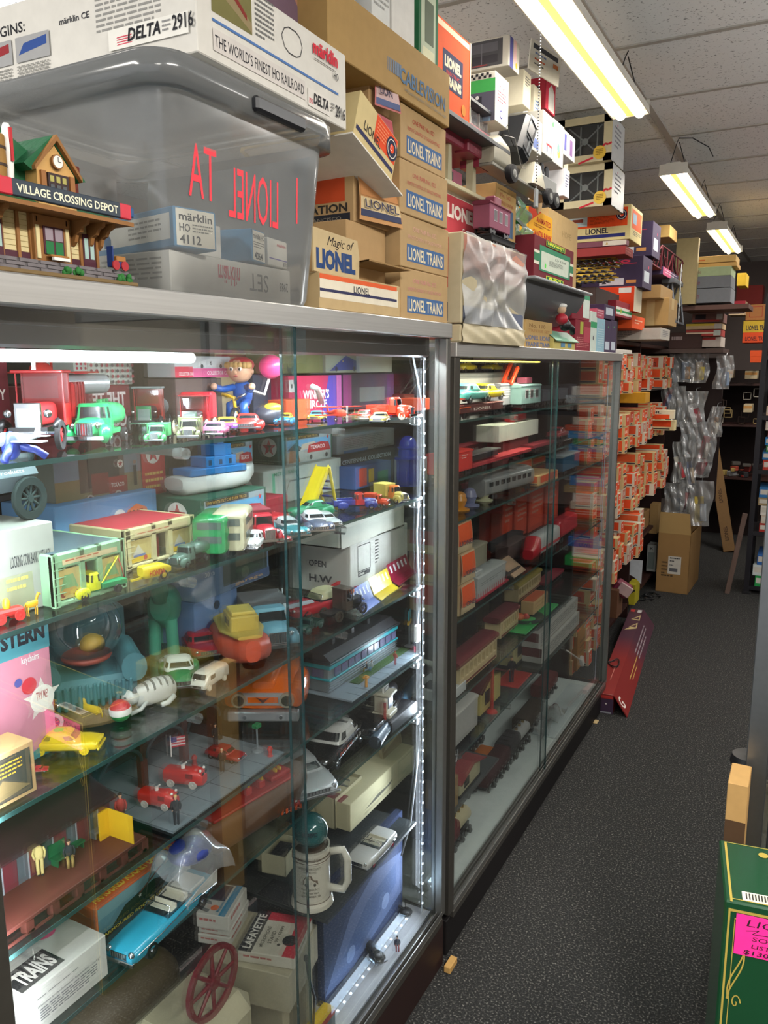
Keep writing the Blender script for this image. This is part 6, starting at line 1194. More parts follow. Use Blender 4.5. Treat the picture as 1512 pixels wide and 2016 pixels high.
def shop(label,x,px1,pxr,px0,top,wall,roofc,z=S2,panels=(),dpx=.14,sign='a8583c',tilt=0):
 y1=Yof(px1,x,z);y2=Yof(pxr,x,z);W_=y2-y1;h=Zof((x,y1,z),top)-z;d=dpx;t=thing('toy_building',label,'toy building',(x,y1,z),math.pi/2+math.radians(tilt));wc=M(wall,.5,0,.06,60)
 mb=MB();mb.box((0,0,0),(.006,d,h),wc,.002);mb.box((W_-.006,0,0),(W_,d,h),wc,.002);mb.box((0,d-.006,0),(W_,d,h),wc,.002);mb.box((0,0,h*.72),(W_,.01,h),wc,.002);mb.box((0,0,0),(W_,.008,h*.1),wc,.002)
 for a,b in((0,.07),(.36,.42),(.60,.66),(.94,1)):mb.box((a*W_,0,0),(b*W_,.008,h),wc)
 for i in range(6):mb.box((-.0005,-.0005,h*(.1+i*.15)),(.12*W_*0+.02,.0,h*(.1+i*.15)+.001),wc)
 mb.face((0,0,0),(1,0,0),(0,0,1),W_,h,[('r',.12,.78,.88,.88,'c2b48c'),('x',.16,.8,.84,.86,1,sign)],off=.001)
 mb.face((0,d,0),(0,-1,0),(0,0,1),d,h,[('r',.2,.25,.8,.68,'b3a06c'),('p',[(.25,.28),(.5,.6),(.75,.28)],'8a5a30')],off=.001);mb.build('walls',t)
 mb=MB();mb.box((.004,.008,h*.97),(W_-.004,d-.004,h*.985),c_(roofc));mb.build('roof',t)
 for i,(a,b)in enumerate(((.07,.36),(.66,.94))):
  mb=MB();mb.box((a*W_,.003,h*.12),(b*W_,.005,h*.68),M('b5a468',.4));mb.face((a*W_,.003,h*.12),(1,0,0),(0,0,1),(b-a)*W_,h*.56,panels or[('p',[(.1,.3),(.3,.8),(.7,.8),(.9,.3)],'6f9a6a'),('c',.2,.15,.1,'7a3a2a'),('c',.75,.15,.1,'7a3a2a'),('r',.2,.12,.8,.35,'a88a4a')]);mb.build('window_scene',t)
 mb=MB();mb.box((.44*W_,.02,0),(.58*W_,.022,h*.7),M('7d2424',.4));mb.build('door',t)
 return t
shop('pale green toy garage with a dark roof, left on the second shelf',-.075,110,250,28,1095,'7fa882','3b4a50',dpx=.17)
shop('cream toy garage with a red roof, right of the pale green one',-.145,250,385,205,1045,'c4bc8e','a82c38',panels=[('p',[(.1,.3),(.4,.8),(.7,.3)],'b9b4a0'),('r',.05,.02,.95,.25,'c9a820'),('c',.7,.15,.12,'a83a30'),('r',.15,.25,.7,.35,'4a6a9a')],dpx=.15)
def boom(t,k,w,h):
 mb=MB();Y=M('c9c820',.35)
 for s in(-1,1):mb.cyl((-.05*k,s*w*.5,.18*h),(-.45*k,s*w*.1,.55*h),.014*k,Y,n=6)
 mb.build('tow_boom',t);mb=MB();mb.tube([(-.45*k,0,.55*h),(-.52*k,0,.35*h),(-.56*k,0,.15*h)],.01*k,M('b03030',.4),5);mb.build('hook',t)
 mb=MB();mb.face((-.04*k,-w*.9,.13*h),(-1,0,0),(0,0,1),.1*k,.09*h,[('r',0,0,1,1,'c9c9c0'),('p',[(.2,.8),(.8,.8),(.5,.1)],'1f7a44')]);mb.build('door_badge',t)
car('yellow toy tow truck with a green bed and yellow boom',(240,1158),(134,1184),S2,'c2c41c','wrecker','toy truck','toy_truck',wid=.42,ht=1.05,hub='2a2a2a',two='1f7a4a',extra=boom)
P0,a,L=spot((262,1152),(335,1132),S2);t=thing('toy_trailer','yellow toy trailer lettered HONDA in front of the cream toy garage','toy trailer',P0,a);mb=MB()
mb.xloft([(-.3*L,.10*L,.14*L,.34*L),(-.25*L,.15*L,.08*L,.36*L),(.25*L,.15*L,.06*L,.34*L),(.5*L,.05*L,.1*L,.22*L)],M('c4ae1c',.4),16,4);mb.box((-.55*L,-.02*L,.08*L),(-.25*L,.02*L,.12*L),M('c4ae1c',.4));mb.face((.22*L,-.152*L,.1*L),(-1,0,0),(0,0,1),.45*L,.2*L,[('t',.05,.2,.6,'HONDA','b03428',.9,.03)]if 0 else[]);mb.face((-.22*L,-.152*L,.1*L),(1,0,0),(0,0,1),.46*L,.2*L,[('t',.05,.2,.6,'HONDA','b03428',.9,.03)],off=.002);mb.build('trailer_body',t);four(t,(.2*L,),.15*L,.1*L,.04*L,hub='b0a030')
car('small grey green toy tanker truck in front of the cream garage',(402,1098),(340,1122),S2,'4f6a5f','tanker','toy truck','toy_truck',wid=.4,ht=.95,hub='3a4a44')
car('small dark red toy car behind the grey green tanker',(408,1074),(378,1086),S2,'9c1c22','sedan',wid=.5)
car('red toy car at the extreme left of the second shelf',(-20,1112),(24,1096),S2+.0,'b01c20','round',up=.05)
bx('cream box under the red car at the left of the second shelf',-.10,S2,-40,72,1150,.05,'9aa084',[('x',.5,.5,.9,.9,2,'b9b060')])
P0,a,L=spot((-16,1232),(46,1216),S2);t=thing('toy_wagon','red toy wagon with a yellow driver at the front left of the second shelf','toy wagon',P0,a);mb=MB();mb.box((-.5*L,-.2*L,.2*L),(.5*L,.2*L,.42*L),M('b02420',.4),.003);mb.build('wagon_body',t);four(t,(-.3*L,.3*L),.21*L,.17*L,.05*L,tyre='a82420',hub='a82420');mb=MB();mb.ell((0,0,.55*L),(.12*L,.12*L,.22*L),M('c98a1c',.4),10,6);mb.build('driver',t)
def quad(label,p0,p1,z,col,h=.8,name='toy_horse',cat='toy animal',neck=True):
 P0,a,L=spot(p0,p1,z);t=thing(name,label,cat,P0,a);m=M(col,.4);mb=MB();mb.xloft([(-.36*L,.08*L,.5*L*h,.72*L*h),(-.2*L,.13*L,.42*L*h,.78*L*h),(.1*L,.12*L,.42*L*h,.76*L*h),(.28*L,.1*L,.45*L*h,.82*L*h)],m,12,2.2)
 for x,kn in((-.27,-.03),(.2,.02)):
  for s in(-1,1):mb.tube([(x*L,s*.07*L,.5*L*h),((x+kn)*L,s*.075*L,.26*L*h),(x*L,s*.075*L,.0)],.035*L,m,6)
 mb.tube([(.22*L,0,.7*L*h),(.34*L,0,.98*L*h),(.4*L,0,1.08*L*h)],.07*L,m,8);mb.xloft([(.34*L,.05*L,1.0*L*h,1.16*L*h),(.52*L,.03*L,.96*L*h,1.06*L*h)],m,10,2.4);mb.tube([(-.36*L,0,.7*L*h),(-.44*L,0,.55*L*h),(-.44*L,0,.35*L*h)],.02*L,m,6)
 mb.build('body',t);return t
quad('small yellow toy horse in front of the red wagon',(48,1216),(82,1206),S2,'c9941c',1.)
GB='1c4a3a'
def texbox(label,x,z,a,b,top,d,**k):return bx(label,x,z,a,b,top,d,GB,[('r',.04,.05,.96,.95,'8a9aa0'),('r',.06,.45,.94,.80,'5f9cc4'),('p',[(.3,.45),(.35,.65),(.6,.7),(.7,.5)],'b8b4a4'),('r',.06,.08,.94,.45,'9aa09a'),('p',[(.45,.35),(.48,.6),(.75,.66),(.9,.62),(.95,.35)],'a8202a'),('t',.52,.45,.12,'TEXACO','d8d0cc',.3,.03),('r',.05,.83,.7,.95,'22221e'),('t',.07,.855,.07,'1949 WHITE TILT CAB TANK TRUCK','b8964a',.6,.015),('p',[(.08,.1),(.1,.5),(.25,.55),(.3,.1)],'8a5c38'),('p',[(.05,.5),(.2,.72),(.33,.55),(.3,.45)],'33383a'),('s',.88,.8,.08,'b02430'),('c',.52,.2,.08,'26262a'),('c',.85,.2,.08,'26262a')],STAR(.55,.6,.3)+[('x',.1,.05,.9,.2,2,'5a7a68')],**k)
texbox('green TEXACO tank truck picture box under the blue and white toy boat',-.17,S2,400,526,985,.13)
zx=o_top[0]
def boat(label,loc,rz,L,hull,top,name='toy_boat',kind='a'):
 t=thing(name,label,'toy boat',loc,rz);H=c_(hull);T=c_(top);k=L
 mb=MB();mb.xloft([(-.5*k,.14*k,.05*k,.17*k),(-.45*k,.17*k,.0,.18*k),(.1*k,.18*k,.0,.18*k),(.35*k,.12*k,.02*k,.2*k),(.5*k,.02*k,.10*k,.22*k)],H,18,3.2);mb.build('hull',t)
 mb=MB();mb.box((-.4*k,-.14*k,.17*k),(.3*k,.14*k,.24*k),T,.01*k);mb.box((-.2*k,-.12*k,.24*k),(.18*k,.12*k,.34*k),T,.006*k);mb.box((-.08*k,-.1*k,.34*k),(.14*k,.1*k,.45*k),T,.006*k);mb.box((.0*k,-.06*k,.45*k),(.08*k,.06*k,.52*k),T,.006*k)
 for x in(-.15,-.02,.1):mb.box((x*k-.02*k,-.121*k,.26*k),(x*k+.02*k,.121*k,.31*k),M('1c2a3a',.4))
 mb.build('deckhouse',t);return t
boat('blue and white plastic toy boat on the green TEXACO box',(-.235,Yof(428,-.23,zx),zx),math.radians(80),.20,'c4c6c2','1f6fae')
texbox('dark green TEXACO truck box behind the boat, left of two',-.36,S2+.075,446,500,872,.08)
texbox('dark green TEXACO truck box behind the door edge, right of two',-.33,S2+.078,560,655,858,.10)
bx('grey TEXACO box with line drawing under the dark green TEXACO boxes',-.30,S2,520,672,930,.14,'8a9088',[('r',.1,.1,.13,.9,'3f8a6a'),('L',[(.25,.2),(.3,.6),(.6,.6),(.7,.3),(.8,.2)],'3a4240',.0015),('t',.12,.82,.1,'METAL BANK','2a6a50',.3,.01)],STAR(.6,.45,.35))
bx('silver grey box with fine print near the LED strip',-.33,S2+.085,664,776,858,.10,'7e848c',[('x',.1,.2,.8,.85,7,'5a5f66'),('r',.1,.0,.5,.15,'2a5a90'),('t',.6,.05,.14,'Collection','26262a',.34,.01,.3)])
bx('black CENTENNIAL COLLECTION box under the silver grey box',-.31,S2,672,776,.083,.12,'20242c',[('t',.02,.72,.14,'CENTENNIAL COLLECTION','a8b4c4',.9,.02),('x',.3,.1,.9,.6,4,'5a6068')])
def bus(label,p0,p1,col,**k):car(label,p0,p1,S2,col,'bus','toy bus','toy_bus',wid=.62,ht=1.15,hub='6a6a6a',win=M('55605a',.3),**k)
bus('small green double-decker toy bus at the front of the second shelf',(436,1076),(414,1100),'1f8a4a')
bus('small cream double-decker toy bus right of the green one',(468,1070),(450,1094),'c2bc9c')
car('small white toy ambulance with red lights, right of the cream bus',(500,1068),(482,1088),S2,'c4c8c8','sedan',wid=.62,ht=1.2)
car('red toy fire engine with grey ladder, front of the second shelf',(492,1050),(535,1076),S2,'a81c2c','truck','toy truck','toy_truck',wid=.42,roof='a81c2c',two='7c3038')
car('long red tinplate toy car with open top behind the fire engine',(458,1050),(555,1028),S2,'b0242c','conv',wid=.42,ht=.9)
car('red and white toy car beside the fire engine',(530,1058),(562,1072),S2,'b02028','sedan',roof='c4c4c4',wid=.45,ht=.9)
car('silver and teal toy hot rod, right of the red cars',(548,1040),(592,1062),S2,'3f8a94','round',roof='b4bcbc',wid=.4,ht=.8)
car('dark blue and silver toy racing car beside the door edge',(606,1026),(634,1052),S2,'4a5264','round',roof='b9bcc0',wid=.4,ht=.7)
car('silver grey toy racing car at the front, right of the door edge',(618,1022),(656,1040),S2,'a4acac','sedan',wid=.42,ht=.7)
car('large plain green plastic toy car behind the door edge',(656,1012),(566,1022),S2,'1f8058','round',wid=.36,ht=1.0,hub='2a2a2a')
bx('dark red box behind the green plastic car',-.2,S2,520,568,985,.06,'8a2430')
t=thing('toy_slide','yellow toy slide standing behind the green plastic car','toy',(-.16,Yof(600,-.16,S2),S2),math.pi/2);mb=MB();Y_=M('c9b41c',.35);k=.1
mb.grid(lambda u,v:(.0+.075*v,-.015+.03*u,.005+.095*v**.8),6,10,Y_);mb.grid(lambda u,v:(.0+.075*v+.002,-.015+.03*u,.002+.095*v**.8),6,10,Y_)
for s in(-.017,.015):mb.prism([(.0,.0),(.075,.09),(.075,.105),(.0,.014)],s,s+.003,Y_,'xz')
mb.build('slide',t);mb=MB()
for s in(-.017,.017):mb.cyl((.075,s,.1),(.105,s,.0),.004,Y_,n=6)
for i in range(5):mb.cyl((.08+.005*i,-.017,.085-.018*i),(.08+.005*i,.017,.085-.018*i),.003,M('2a3a8a',.4),n=5)
mb.build('ladder',t)
car('blue and red toy truck with a dark bed, right of the yellow slide',(655,1004),(745,1000),S2,'2c3a8c','pickup','toy truck','toy_truck',roof='b83024',wid=.36,ht=.9)
car('orange red toy truck in the row of trucks by the LED strip',(718,994),(768,996),S2,'cc4418','truck','toy truck','toy_truck',wid=.42,ht=1.1,two='b03818')
car('cream yellow toy truck, rightmost of the row of trucks',(745,984),(800,992),S2,'c2b25c','truck','toy truck','toy_truck',roof='c96a24',wid=.42,ht=1.15,two='b9a850')
P=Vector((-.17,Yof(803,-.17,S2),S2));t=thing('toy_tower','dark blue domed plastic toy tower on the second shelf','toy',P,0);NB=M('1c2a8c',.25,0,.05,30,0,.4)
mb=MB();mb.lathe([(.036,0),(.032,.005),(.03,.07),(.038,.072),(.038,.078),(.028,.08),(.026,.1),(.030,.102),(.030,.106),(.024,.108)],NB,24);mb.build('tower_body',t);mb=MB();mb.ell((0,0,.108),(.025,.025,.028),NB,20,10);mb.build('dome',t);mb=MB()
for i in range(6):a=i*math.pi/3;mb.box((.031*math.cos(a)-.003,.031*math.sin(a)-.003,.0),(.031*math.cos(a)+.003,.031*math.sin(a)+.003,.07),NB)
mb.build('rib',t)
bx('white box with grey vents right of the blue toy tower',-.22,S2,812,842,905,.06,'a9b0b4',[('x',.1,.1,.9,.9,8,'7a8288')])
bx('multicoloured plastic playset pieces box behind the trucks',-.25,S2,700,770,.06,.05,'2e4a7a',[('r',.1,.1,.3,.9,'b03a24'),('r',.35,.2,.5,.8,'c9a820'),('r',.6,.0,.9,.6,'1f6a4a')])
bx('pink picture box with a starburst sticker at the left of the third shelf',-.14,S3,-60,114,1272,.08,'b8788a',[('r',0,.78,1,1,'4a8a94'),('t',.45,.86,.1,'STERN','26262c',.5,.05),('t',.66,.72,.05,'keychains','d0d0d0',.2,.01),('s',.86,.42,.16,'c9c4bc'),('c',.86,.42,.1,'d8d4cc'),('t',.79,.42,.06,'TRY ME!','a02838',.14,.01),('c',.72,.55,.06,'b02838'),('p',[(.4,0),(1,.12),(1,0)],'3f7a80'),('c',.6,.6,.03,'4a4a8a')])
P=at((195,1395),S3);P.x=max(P.x,-.24);t=thing('snow_globe','blue green armchair figurine topped by a clear glass snow globe','snow globe',(P.x-.02,P.y,S3),math.radians(-35));TEAL=M('3a6870',.45,0,.2,30)
mb=MB();mb.lathe([(.085,0),(.088,.006),(.082,.016),(.076,.02)],M('6a5430',.6,0,.3,120,.5),28);mb.build('base',t)
mb=MB();mb.box((-.06,-.07,.02),(.055,.07,.065),TEAL,.012);mb.box((-.075,-.07,.02),(-.04,.07,.16),TEAL,.015)
for s in(-1,1):mb.xloft([(-.05,.018,.05,.098,s*.065),(.05,.018,.05,.098,s*.065),(.058,.02,.052,.1,s*.065)],TEAL,14,2.2)
for i in range(12):mb.box((.054,-.066+i*.011,.02),(.06,-.060+i*.011,.06),TEAL,.002)
mb.build('armchair',t)
mb=MB();mb.ell((0,.0,.135),(.058,.058,.058),glassm('globe_glass',tint=(.95,.97,.97),dens=1.6),28,18);mb.build('globe',t)
mb=MB();mb.ell((0,0,.088),(.04,.04,.012),M('8a3a2a',.5),18,8);mb.ell((0,.01,.105),(.02,.02,.018),M('a8822c',.5),14,8);mb.build('globe_filling',t)
t=thing('cow_figurine','teal figurine with black cow spots standing at the back of the third shelf','figurine',(-.30,Yof(332,-.30,S3),S3),math.radians(-60));TL=M('3f9478',.4);mb=MB()
mb.xloft([(-.05,.02,.06,.11),(-.03,.03,.05,.125),(.03,.03,.05,.125),(.05,.02,.07,.13)],TL,14,2.3)
for x in(-.035,.035):
 for s in(-1,1):mb.cyl((x,s*.018,0),(x,s*.016,.07),.012,TL,n=8)
mb.tube([(.04,0,.11),(.06,0,.16),(.065,0,.19)],.017,TL,10);mb.xloft([(.05,.018,.18,.215),(.1,.012,.175,.2)],TL,12,2.3)
for s in(-1,1):mb.ell((.055,s*.02,.212),(.006,.012,.006),TL,8,5)
mb.build('body',t);mb=MB()
for x,y,z,r in((-.02,-.031,.1,.013),(.02,-.031,.08,.01),(.062,-.017,.15,.009),(.036,-.03,.05,.009),(-.03,-.03,.065,.01),(.045,-.031,.11,.008)):mb.ell((x,y+.003,z),(r,.004,r),BLACK,10,5)
mb.build('spots',t)
bx('blue car picture box, lower of two beside the teal figurine',-.24,S3,386,470,1190,.10,'56719a',[('p',[(.1,.2),(.3,.5),(.7,.55),(.9,.2)],'2a3f7a'),('c',.5,.8,.1,'26262a'),('t',.1,.1,.12,'motor city','b4bcc8',.6,.02)])
z6=o_top[0];bx('blue window box with a dark model car, upper of two beside the teal figurine',-.24,z6,386,530,1125,.10,'6a7f9c',[('r',.35,.2,.97,.9,'3c4438'),('c',.65,.45,.2,'5a5f4a'),('p',[(.45,.05),(.7,.3),(1,.35),(1,.05)],'4a5a7c'),('t',.5,.12,.1,'garage','c8a070',.4,.02),('t',.12,.7,.14,'30 th','b4bcc8',.12,.02)])
bx('large open white box with black print, lower of two white boxes',-.16,S3,690,802,1072,.17,'c4c4bc',[('r',.12,.3,.32,.38,'3a3a3e'),('r',.14,.32,.22,.36,'c4c4bc'),('L',[(.12,.4),(.32,.4),(.32,.9),(.12,.9),(.12,.4)],'3a3a3e',.001),('t',.42,.42,.10,'A11W120','3a3a3e',.35,.0,0,90)if 0 else('x',.40,.4,.46,.9,8,'3a3a3e')],[('t',.55,.55,.1,'OPEN','3a3a3e',.28,.02,0,180)if 0 else('t',.3,.5,.12,'OPEN','44444a',.3,.02),('t',.3,.2,.14,'H.W','44444a',.4,.03)])
z7=o_top[0];t=thing('open_white_box','open white box with wire inside, upper of two white boxes','box',(-.15,Yof(672,-.15,z7),z7),math.pi/2);W_=Yof(796,-.15,z7)-Yof(672,-.15,z7);hh=.055;mb=MB();WB=M('b9b8ac',.6)
for q in(((0,0,0),(W_,.003,hh)),((0,.17,0),(W_,.173,hh)),((0,0,0),(.003,.173,hh)),((W_-.003,0,0),(W_,.173,hh)),((0,0,0),(W_,.173,.003))):mb.box(*q,WB)
mb.build('tray',t);mb=MB();mb.tube([(W_*.5+.03*math.cos(i*.6)+.001*i,.08+.03*math.sin(i*.7),.05+.012*math.sin(i*.9))for i in range(30)],.0016,BLACK,5);mb.build('wire_part',t)
def ctop(t,k,w,h):
 mb=MB();mb.zloft([(.20*h,-.12*k,.2*k,w*.8),(.275*h,-.14*k,.15*k,w*.74),(.29*h,-.14*k,.1*k,w*.6)],M('b9b28c',.5),20,4);mb.build('soft_top',t)
 for s in(-1,1):mb=MB();mb.prism([(-.5*k,.12*h),(-.2*k,.19*h),(-.47*k,.27*h),(-.54*k,.27*h)],s*w*.86-.004*k,s*w*.86+.004*k,M('a01c28',.25),'xz');mb.build('tail_fin',t)
car('large dark red finned model car with a cream soft top',(684,1188),(562,1224),S3,'a01c28','conv',extra=ctop,wid=.38,ht=.95,r=.2)
t=plane('white toy jet airliner resting on the red convertible hood',(-.13,Yof(560,-.13,1.2),S3+.052),math.radians(-50),.125,'c2ccd0','a8b4bc',jet=True)
car('dark green toy jeep beside the red convertible',(625,1232),(590,1252),S3,'1f4038','pickup','toy truck','toy_truck',wid=.5,ht=1.0,hub='2a2a2a')
car('old brown toy roadster with an orange ball in it',(640,1226),(712,1200),S3,'4a4038','vintage',wid=.42,ht=.9,tyre='3a342c',hub='4a4038',extra=lambda t,k,w,h:(lambda b:(b.ell((.2*k,0,.48*h),(.07*k,.07*k,.07*k),M('cf6a18',.3),14,8),b.build('orange_ball',t)))(MB()))
for i,(c,a,b,x,nm)in enumerate((('22448c',716,758,-.06,'blue'),('c2aa1e',752,795,-.075,'yellow'),('8c1c38',785,832,-.10,'dark red'))):
 P=Vector((x,Yof(a,x,S3),S3));W_=Yof(b,x,S3)-P.y;t=thing('toy_ramp',nm+' metal toy ramp with a slotted upper edge, leaning by the white boxes','toy',P,math.pi/2+.1,'folded metal ramps');m=M(c,.3,.2);mb=MB()
 mb.add([(0,0,.0),(W_,0,.0),(W_,.02,.012),(0,.02,.012),(0,.035,.05),(W_,.035,.05),(W_,.02,.012),(0,.02,.012)],[(0,1,2,3),(7,6,5,4)],m);mb.add([(0,0,-.0),(W_,0,-.0),(W_,-.012,.012),(0,-.012,.012)],[(3,2,1,0)],m);mb.build('ramp_sheet',t)
 for k in range(5):q=MB();q.T=tr(0,.0262,.026)@rot(math.radians(-22),'X');q.box((W_*(.1+.18*k),-.0010,.0),(W_*(.17+.18*k),.0006,.018),M('c9ccd0',.4));q.build('slot',t)
def sb(t,k,w,h):
 mb=MB();mb.lathe([(.07*k,.2*k),(.07*k,.33*k)],M('a9aaa0',.4),16,(-.12*k,0,0));mb.lathe([(.072*k,.24*k),(.072*k,.29*k)],M('2f5f9a',.4),16,(-.12*k,0,0));mb.build('funnel',t)
P0,a,L=spot((450,1245),(500,1318),S3);t=thing('toy_boat','orange and yellow plastic toy tugboat beside the blue truck','toy boat',P0,a);O_=M('b8482c',.45);Yb=M('b9a24a',.45)
mb=MB();mb.xloft([(-.5*L,.16*L,.03*L,.19*L),(-.4*L,.22*L,0,.2*L),(.1*L,.23*L,0,.2*L),(.38*L,.18*L,.02*L,.22*L),(.5*L,.06*L,.06*L,.24*L)],O_,18,3);mb.build('hull',t);mb=MB();mb.xloft([(-.42*L,.17*L,.2*L,.235*L),(.1*L,.19*L,.2*L,.235*L),(.4*L,.1*L,.22*L,.25*L)],Yb,16,3);mb.box((-.08*L,-.12*L,.23*L),(.22*L,.12*L,.36*L),Yb,.01*L);mb.box((-.05*L,-.1*L,.36*L),(.18*L,.1*L,.39*L),M('c9b45a',.4),.006*L)
for x in(.0,.1):mb.box((x*L,-.125*L,.27*L),(x*L+.06*L,.125*L,.32*L),BLACK)
mb.build('deckhouse',t);sb(t,L,0,0)
car('light blue toy truck beside the orange tugboat',(508,1232),(550,1288),S3,'6aa0b4','truck','toy truck','toy_truck',wid=.52,ht=1.0,two='55565a',r=.4)
car('dark red metallic toy car behind the white van',(382,1262),(412,1300),S3,'8c1a28','sedan',wid=.5,ht=1.,r=.2)
car('pale blue and white toy car behind the cat',(322,1302),(352,1316),S3,'9aaab0','round',wid=.5)
car('green and white toy beetle-shaped car, right of the cat',(352,1318),(356,1364),S3,'2c7a4a','round',roof='c9ccc4',wid=.62,ht=1.15)
car('chunky white toy delivery van, front of the third shelf',(436,1332),(388,1364),S3,'c6c2b4','van','toy van','toy_van',hub='c6c2b4',tyre='b9b4a4',wid=.46,ht=1.05)
P0,a,L=spot((345,1372),(240,1408),S3);t=thing('toy_cat','grey and white striped toy cat crouching over a red and green ball','toy cat',P0,a);CW=M('b9b9b4',.35,0,.05,10);CG=M('4a4e52',.4)
mb=MB();mb.xloft([(-.5*L,.06*L,.08*L,.3*L),(-.42*L,.14*L,.02*L,.42*L),(-.15*L,.17*L,.03*L,.46*L),(.12*L,.15*L,.03*L,.42*L),(.25*L,.1*L,.08*L,.38*L)],CW,20,2.3);mb.ell((.33*L,0,.26*L),(.15*L,.15*L,.13*L),CW,20,12);mb.ell((.46*L,0,.22*L),(.045*L,.06*L,.04*L),CW,12,8)
for s in(-1,1):mb.tube([(.1*L,s*.13*L,.15*L),(.25*L,s*.17*L,.07*L),(.42*L,s*.13*L,.03*L)],.035*L,CW,8);mb.tube([(-.4*L,s*.14*L,.1*L),(-.25*L,s*.19*L,.04*L),(-.12*L,s*.18*L,.03*L)],.045*L,CW,8);mb.cyl((.3*L,s*.09*L,.36*L),(.3*L,s*.11*L,.46*L),.045*L,CG,.003*L,n=8)
mb.build('body',t)
mb=MB()
for x in(-.4,-.28,-.16,-.04,.08):mb.xloft([((x-.018)*L,(.163-.1*abs(x+.12))*L,.12*L,(.466-.12*abs(x+.12))*L),((x+.018)*L,(.163-.1*abs(x+.12))*L,.12*L,(.466-.12*abs(x+.12))*L)],CG,20,2.3)
mb.build('stripes',t);mb=MB()
for s in(-1,1):mb.ell((.46*L,s*.065*L,.30*L),(.018*L,.03*L,.012*L),BLACK,8,5)
mb.ell((.5*L,0,.245*L),(.012*L,.018*L,.012*L),M('b07a74',.4),8,5);mb.build('face_paint',t)
mb=MB();q=at((238,1418),S3);r=.017;mb.ell((q.x,q.y,S3+r),(r,r,r),M('b8242c',.4),18,10);mb.lathe([(r*1.01,-.005),(r*1.03,0),(r*1.01,.005)],WHITE,18,(q.x,q.y,S3+r));mb.ell((q.x,q.y,S3+r*.8),(r*.97,r*.97,r*.86),M('2a7a3a',.4),18,10);tag(mb.build('toy_ball'),'small red, white and green ball under the cat paws','ball')
def top_(t,k,w,h):
 mb=MB();mb.box((.12*k,-w*.5,.2*h),(.38*k,w*.5,.36*h),M('cf5a18',.25),.01*k);mb.build('hood',t)
car('orange vintage toy truck with cream roof and white-wall wheels',(-60,1470),(130,1424),S3,'cf5a18','vintage','toy truck','toy_truck',roof='b4ae9c',tyre='c4c4bc',hub='cf5a18',two='cf5a18',extra=top_,wid=.36,ht=.98)
car('bright yellow plastic toy sedan with a green sticker on its roof',(62,1478),(200,1474),S3,'cfb414','sedan',hub='cfb414',tyre='cfb414',trim=M('cfb414',.35),win=M('7a6a14',.4),wid=.40,ht=1.02,extra=lambda t,k,w,h:(lambda b:(b.cyl((-.09*k,0,.305*h),(-.09*k,0,.308*h),.07*k,M('4ec02c',.5),n=20),b.build('round_sticker',t)))(MB()))
quad('small yellow toy cow behind the yellow sedan',(205,1428),(160,1416),S3,'c9a818',.75,'toy_cow')
car('red toy car half hidden behind the tan box at the left',(60,1520),(96,1516),S3,'b01824','sedan',wid=.5)
bx('tan open box with a clear front at the front left of the third shelf',-.065,S3,-60,74,1520,.05,'a08258',[('r',.05,.08,.93,.9,'33302a'),('p',[(.2,.1),(.5,.5),(.9,.2)],'6a5a3a'),('x',.3,.5,.8,.8,4,'b0902c')])
def dumpx(t,k,w,h):
 mb=MB();mb.box((.44*k,-w*.72,.12*h),(.47*k,w*.72,.235*h),CHROME,.003);mb.box((.47*k,-w*.5,.15*h),(.472*k,w*.5,.2*h),M('c2560e',.3))
 for s in(-1,1):mb.cyl((.46*k,s*w*.55,.18*h),(.485*k,s*w*.55,.18*h),.033*k,M('b9a468',.25,.8),n=20)
 mb.add([(.474*k,-.03*k,.20*h),(.474*k,0,.16*h),(.474*k,.03*k,.20*h),(.474*k,0,.175*h)],[(0,1,2,3),(3,2,1,0)],CHROME);mb.build('headlamp_grille',t)
 plate([('r',0,0,1,1,'c9a820'),('x',.15,.15,.85,.85,4,'3a3420')],.09*k,.12*h,(.02*k,w*.80,.14*h),(-1,0,0),(0,0,1),'door_sticker',t)
OR='d2600c'
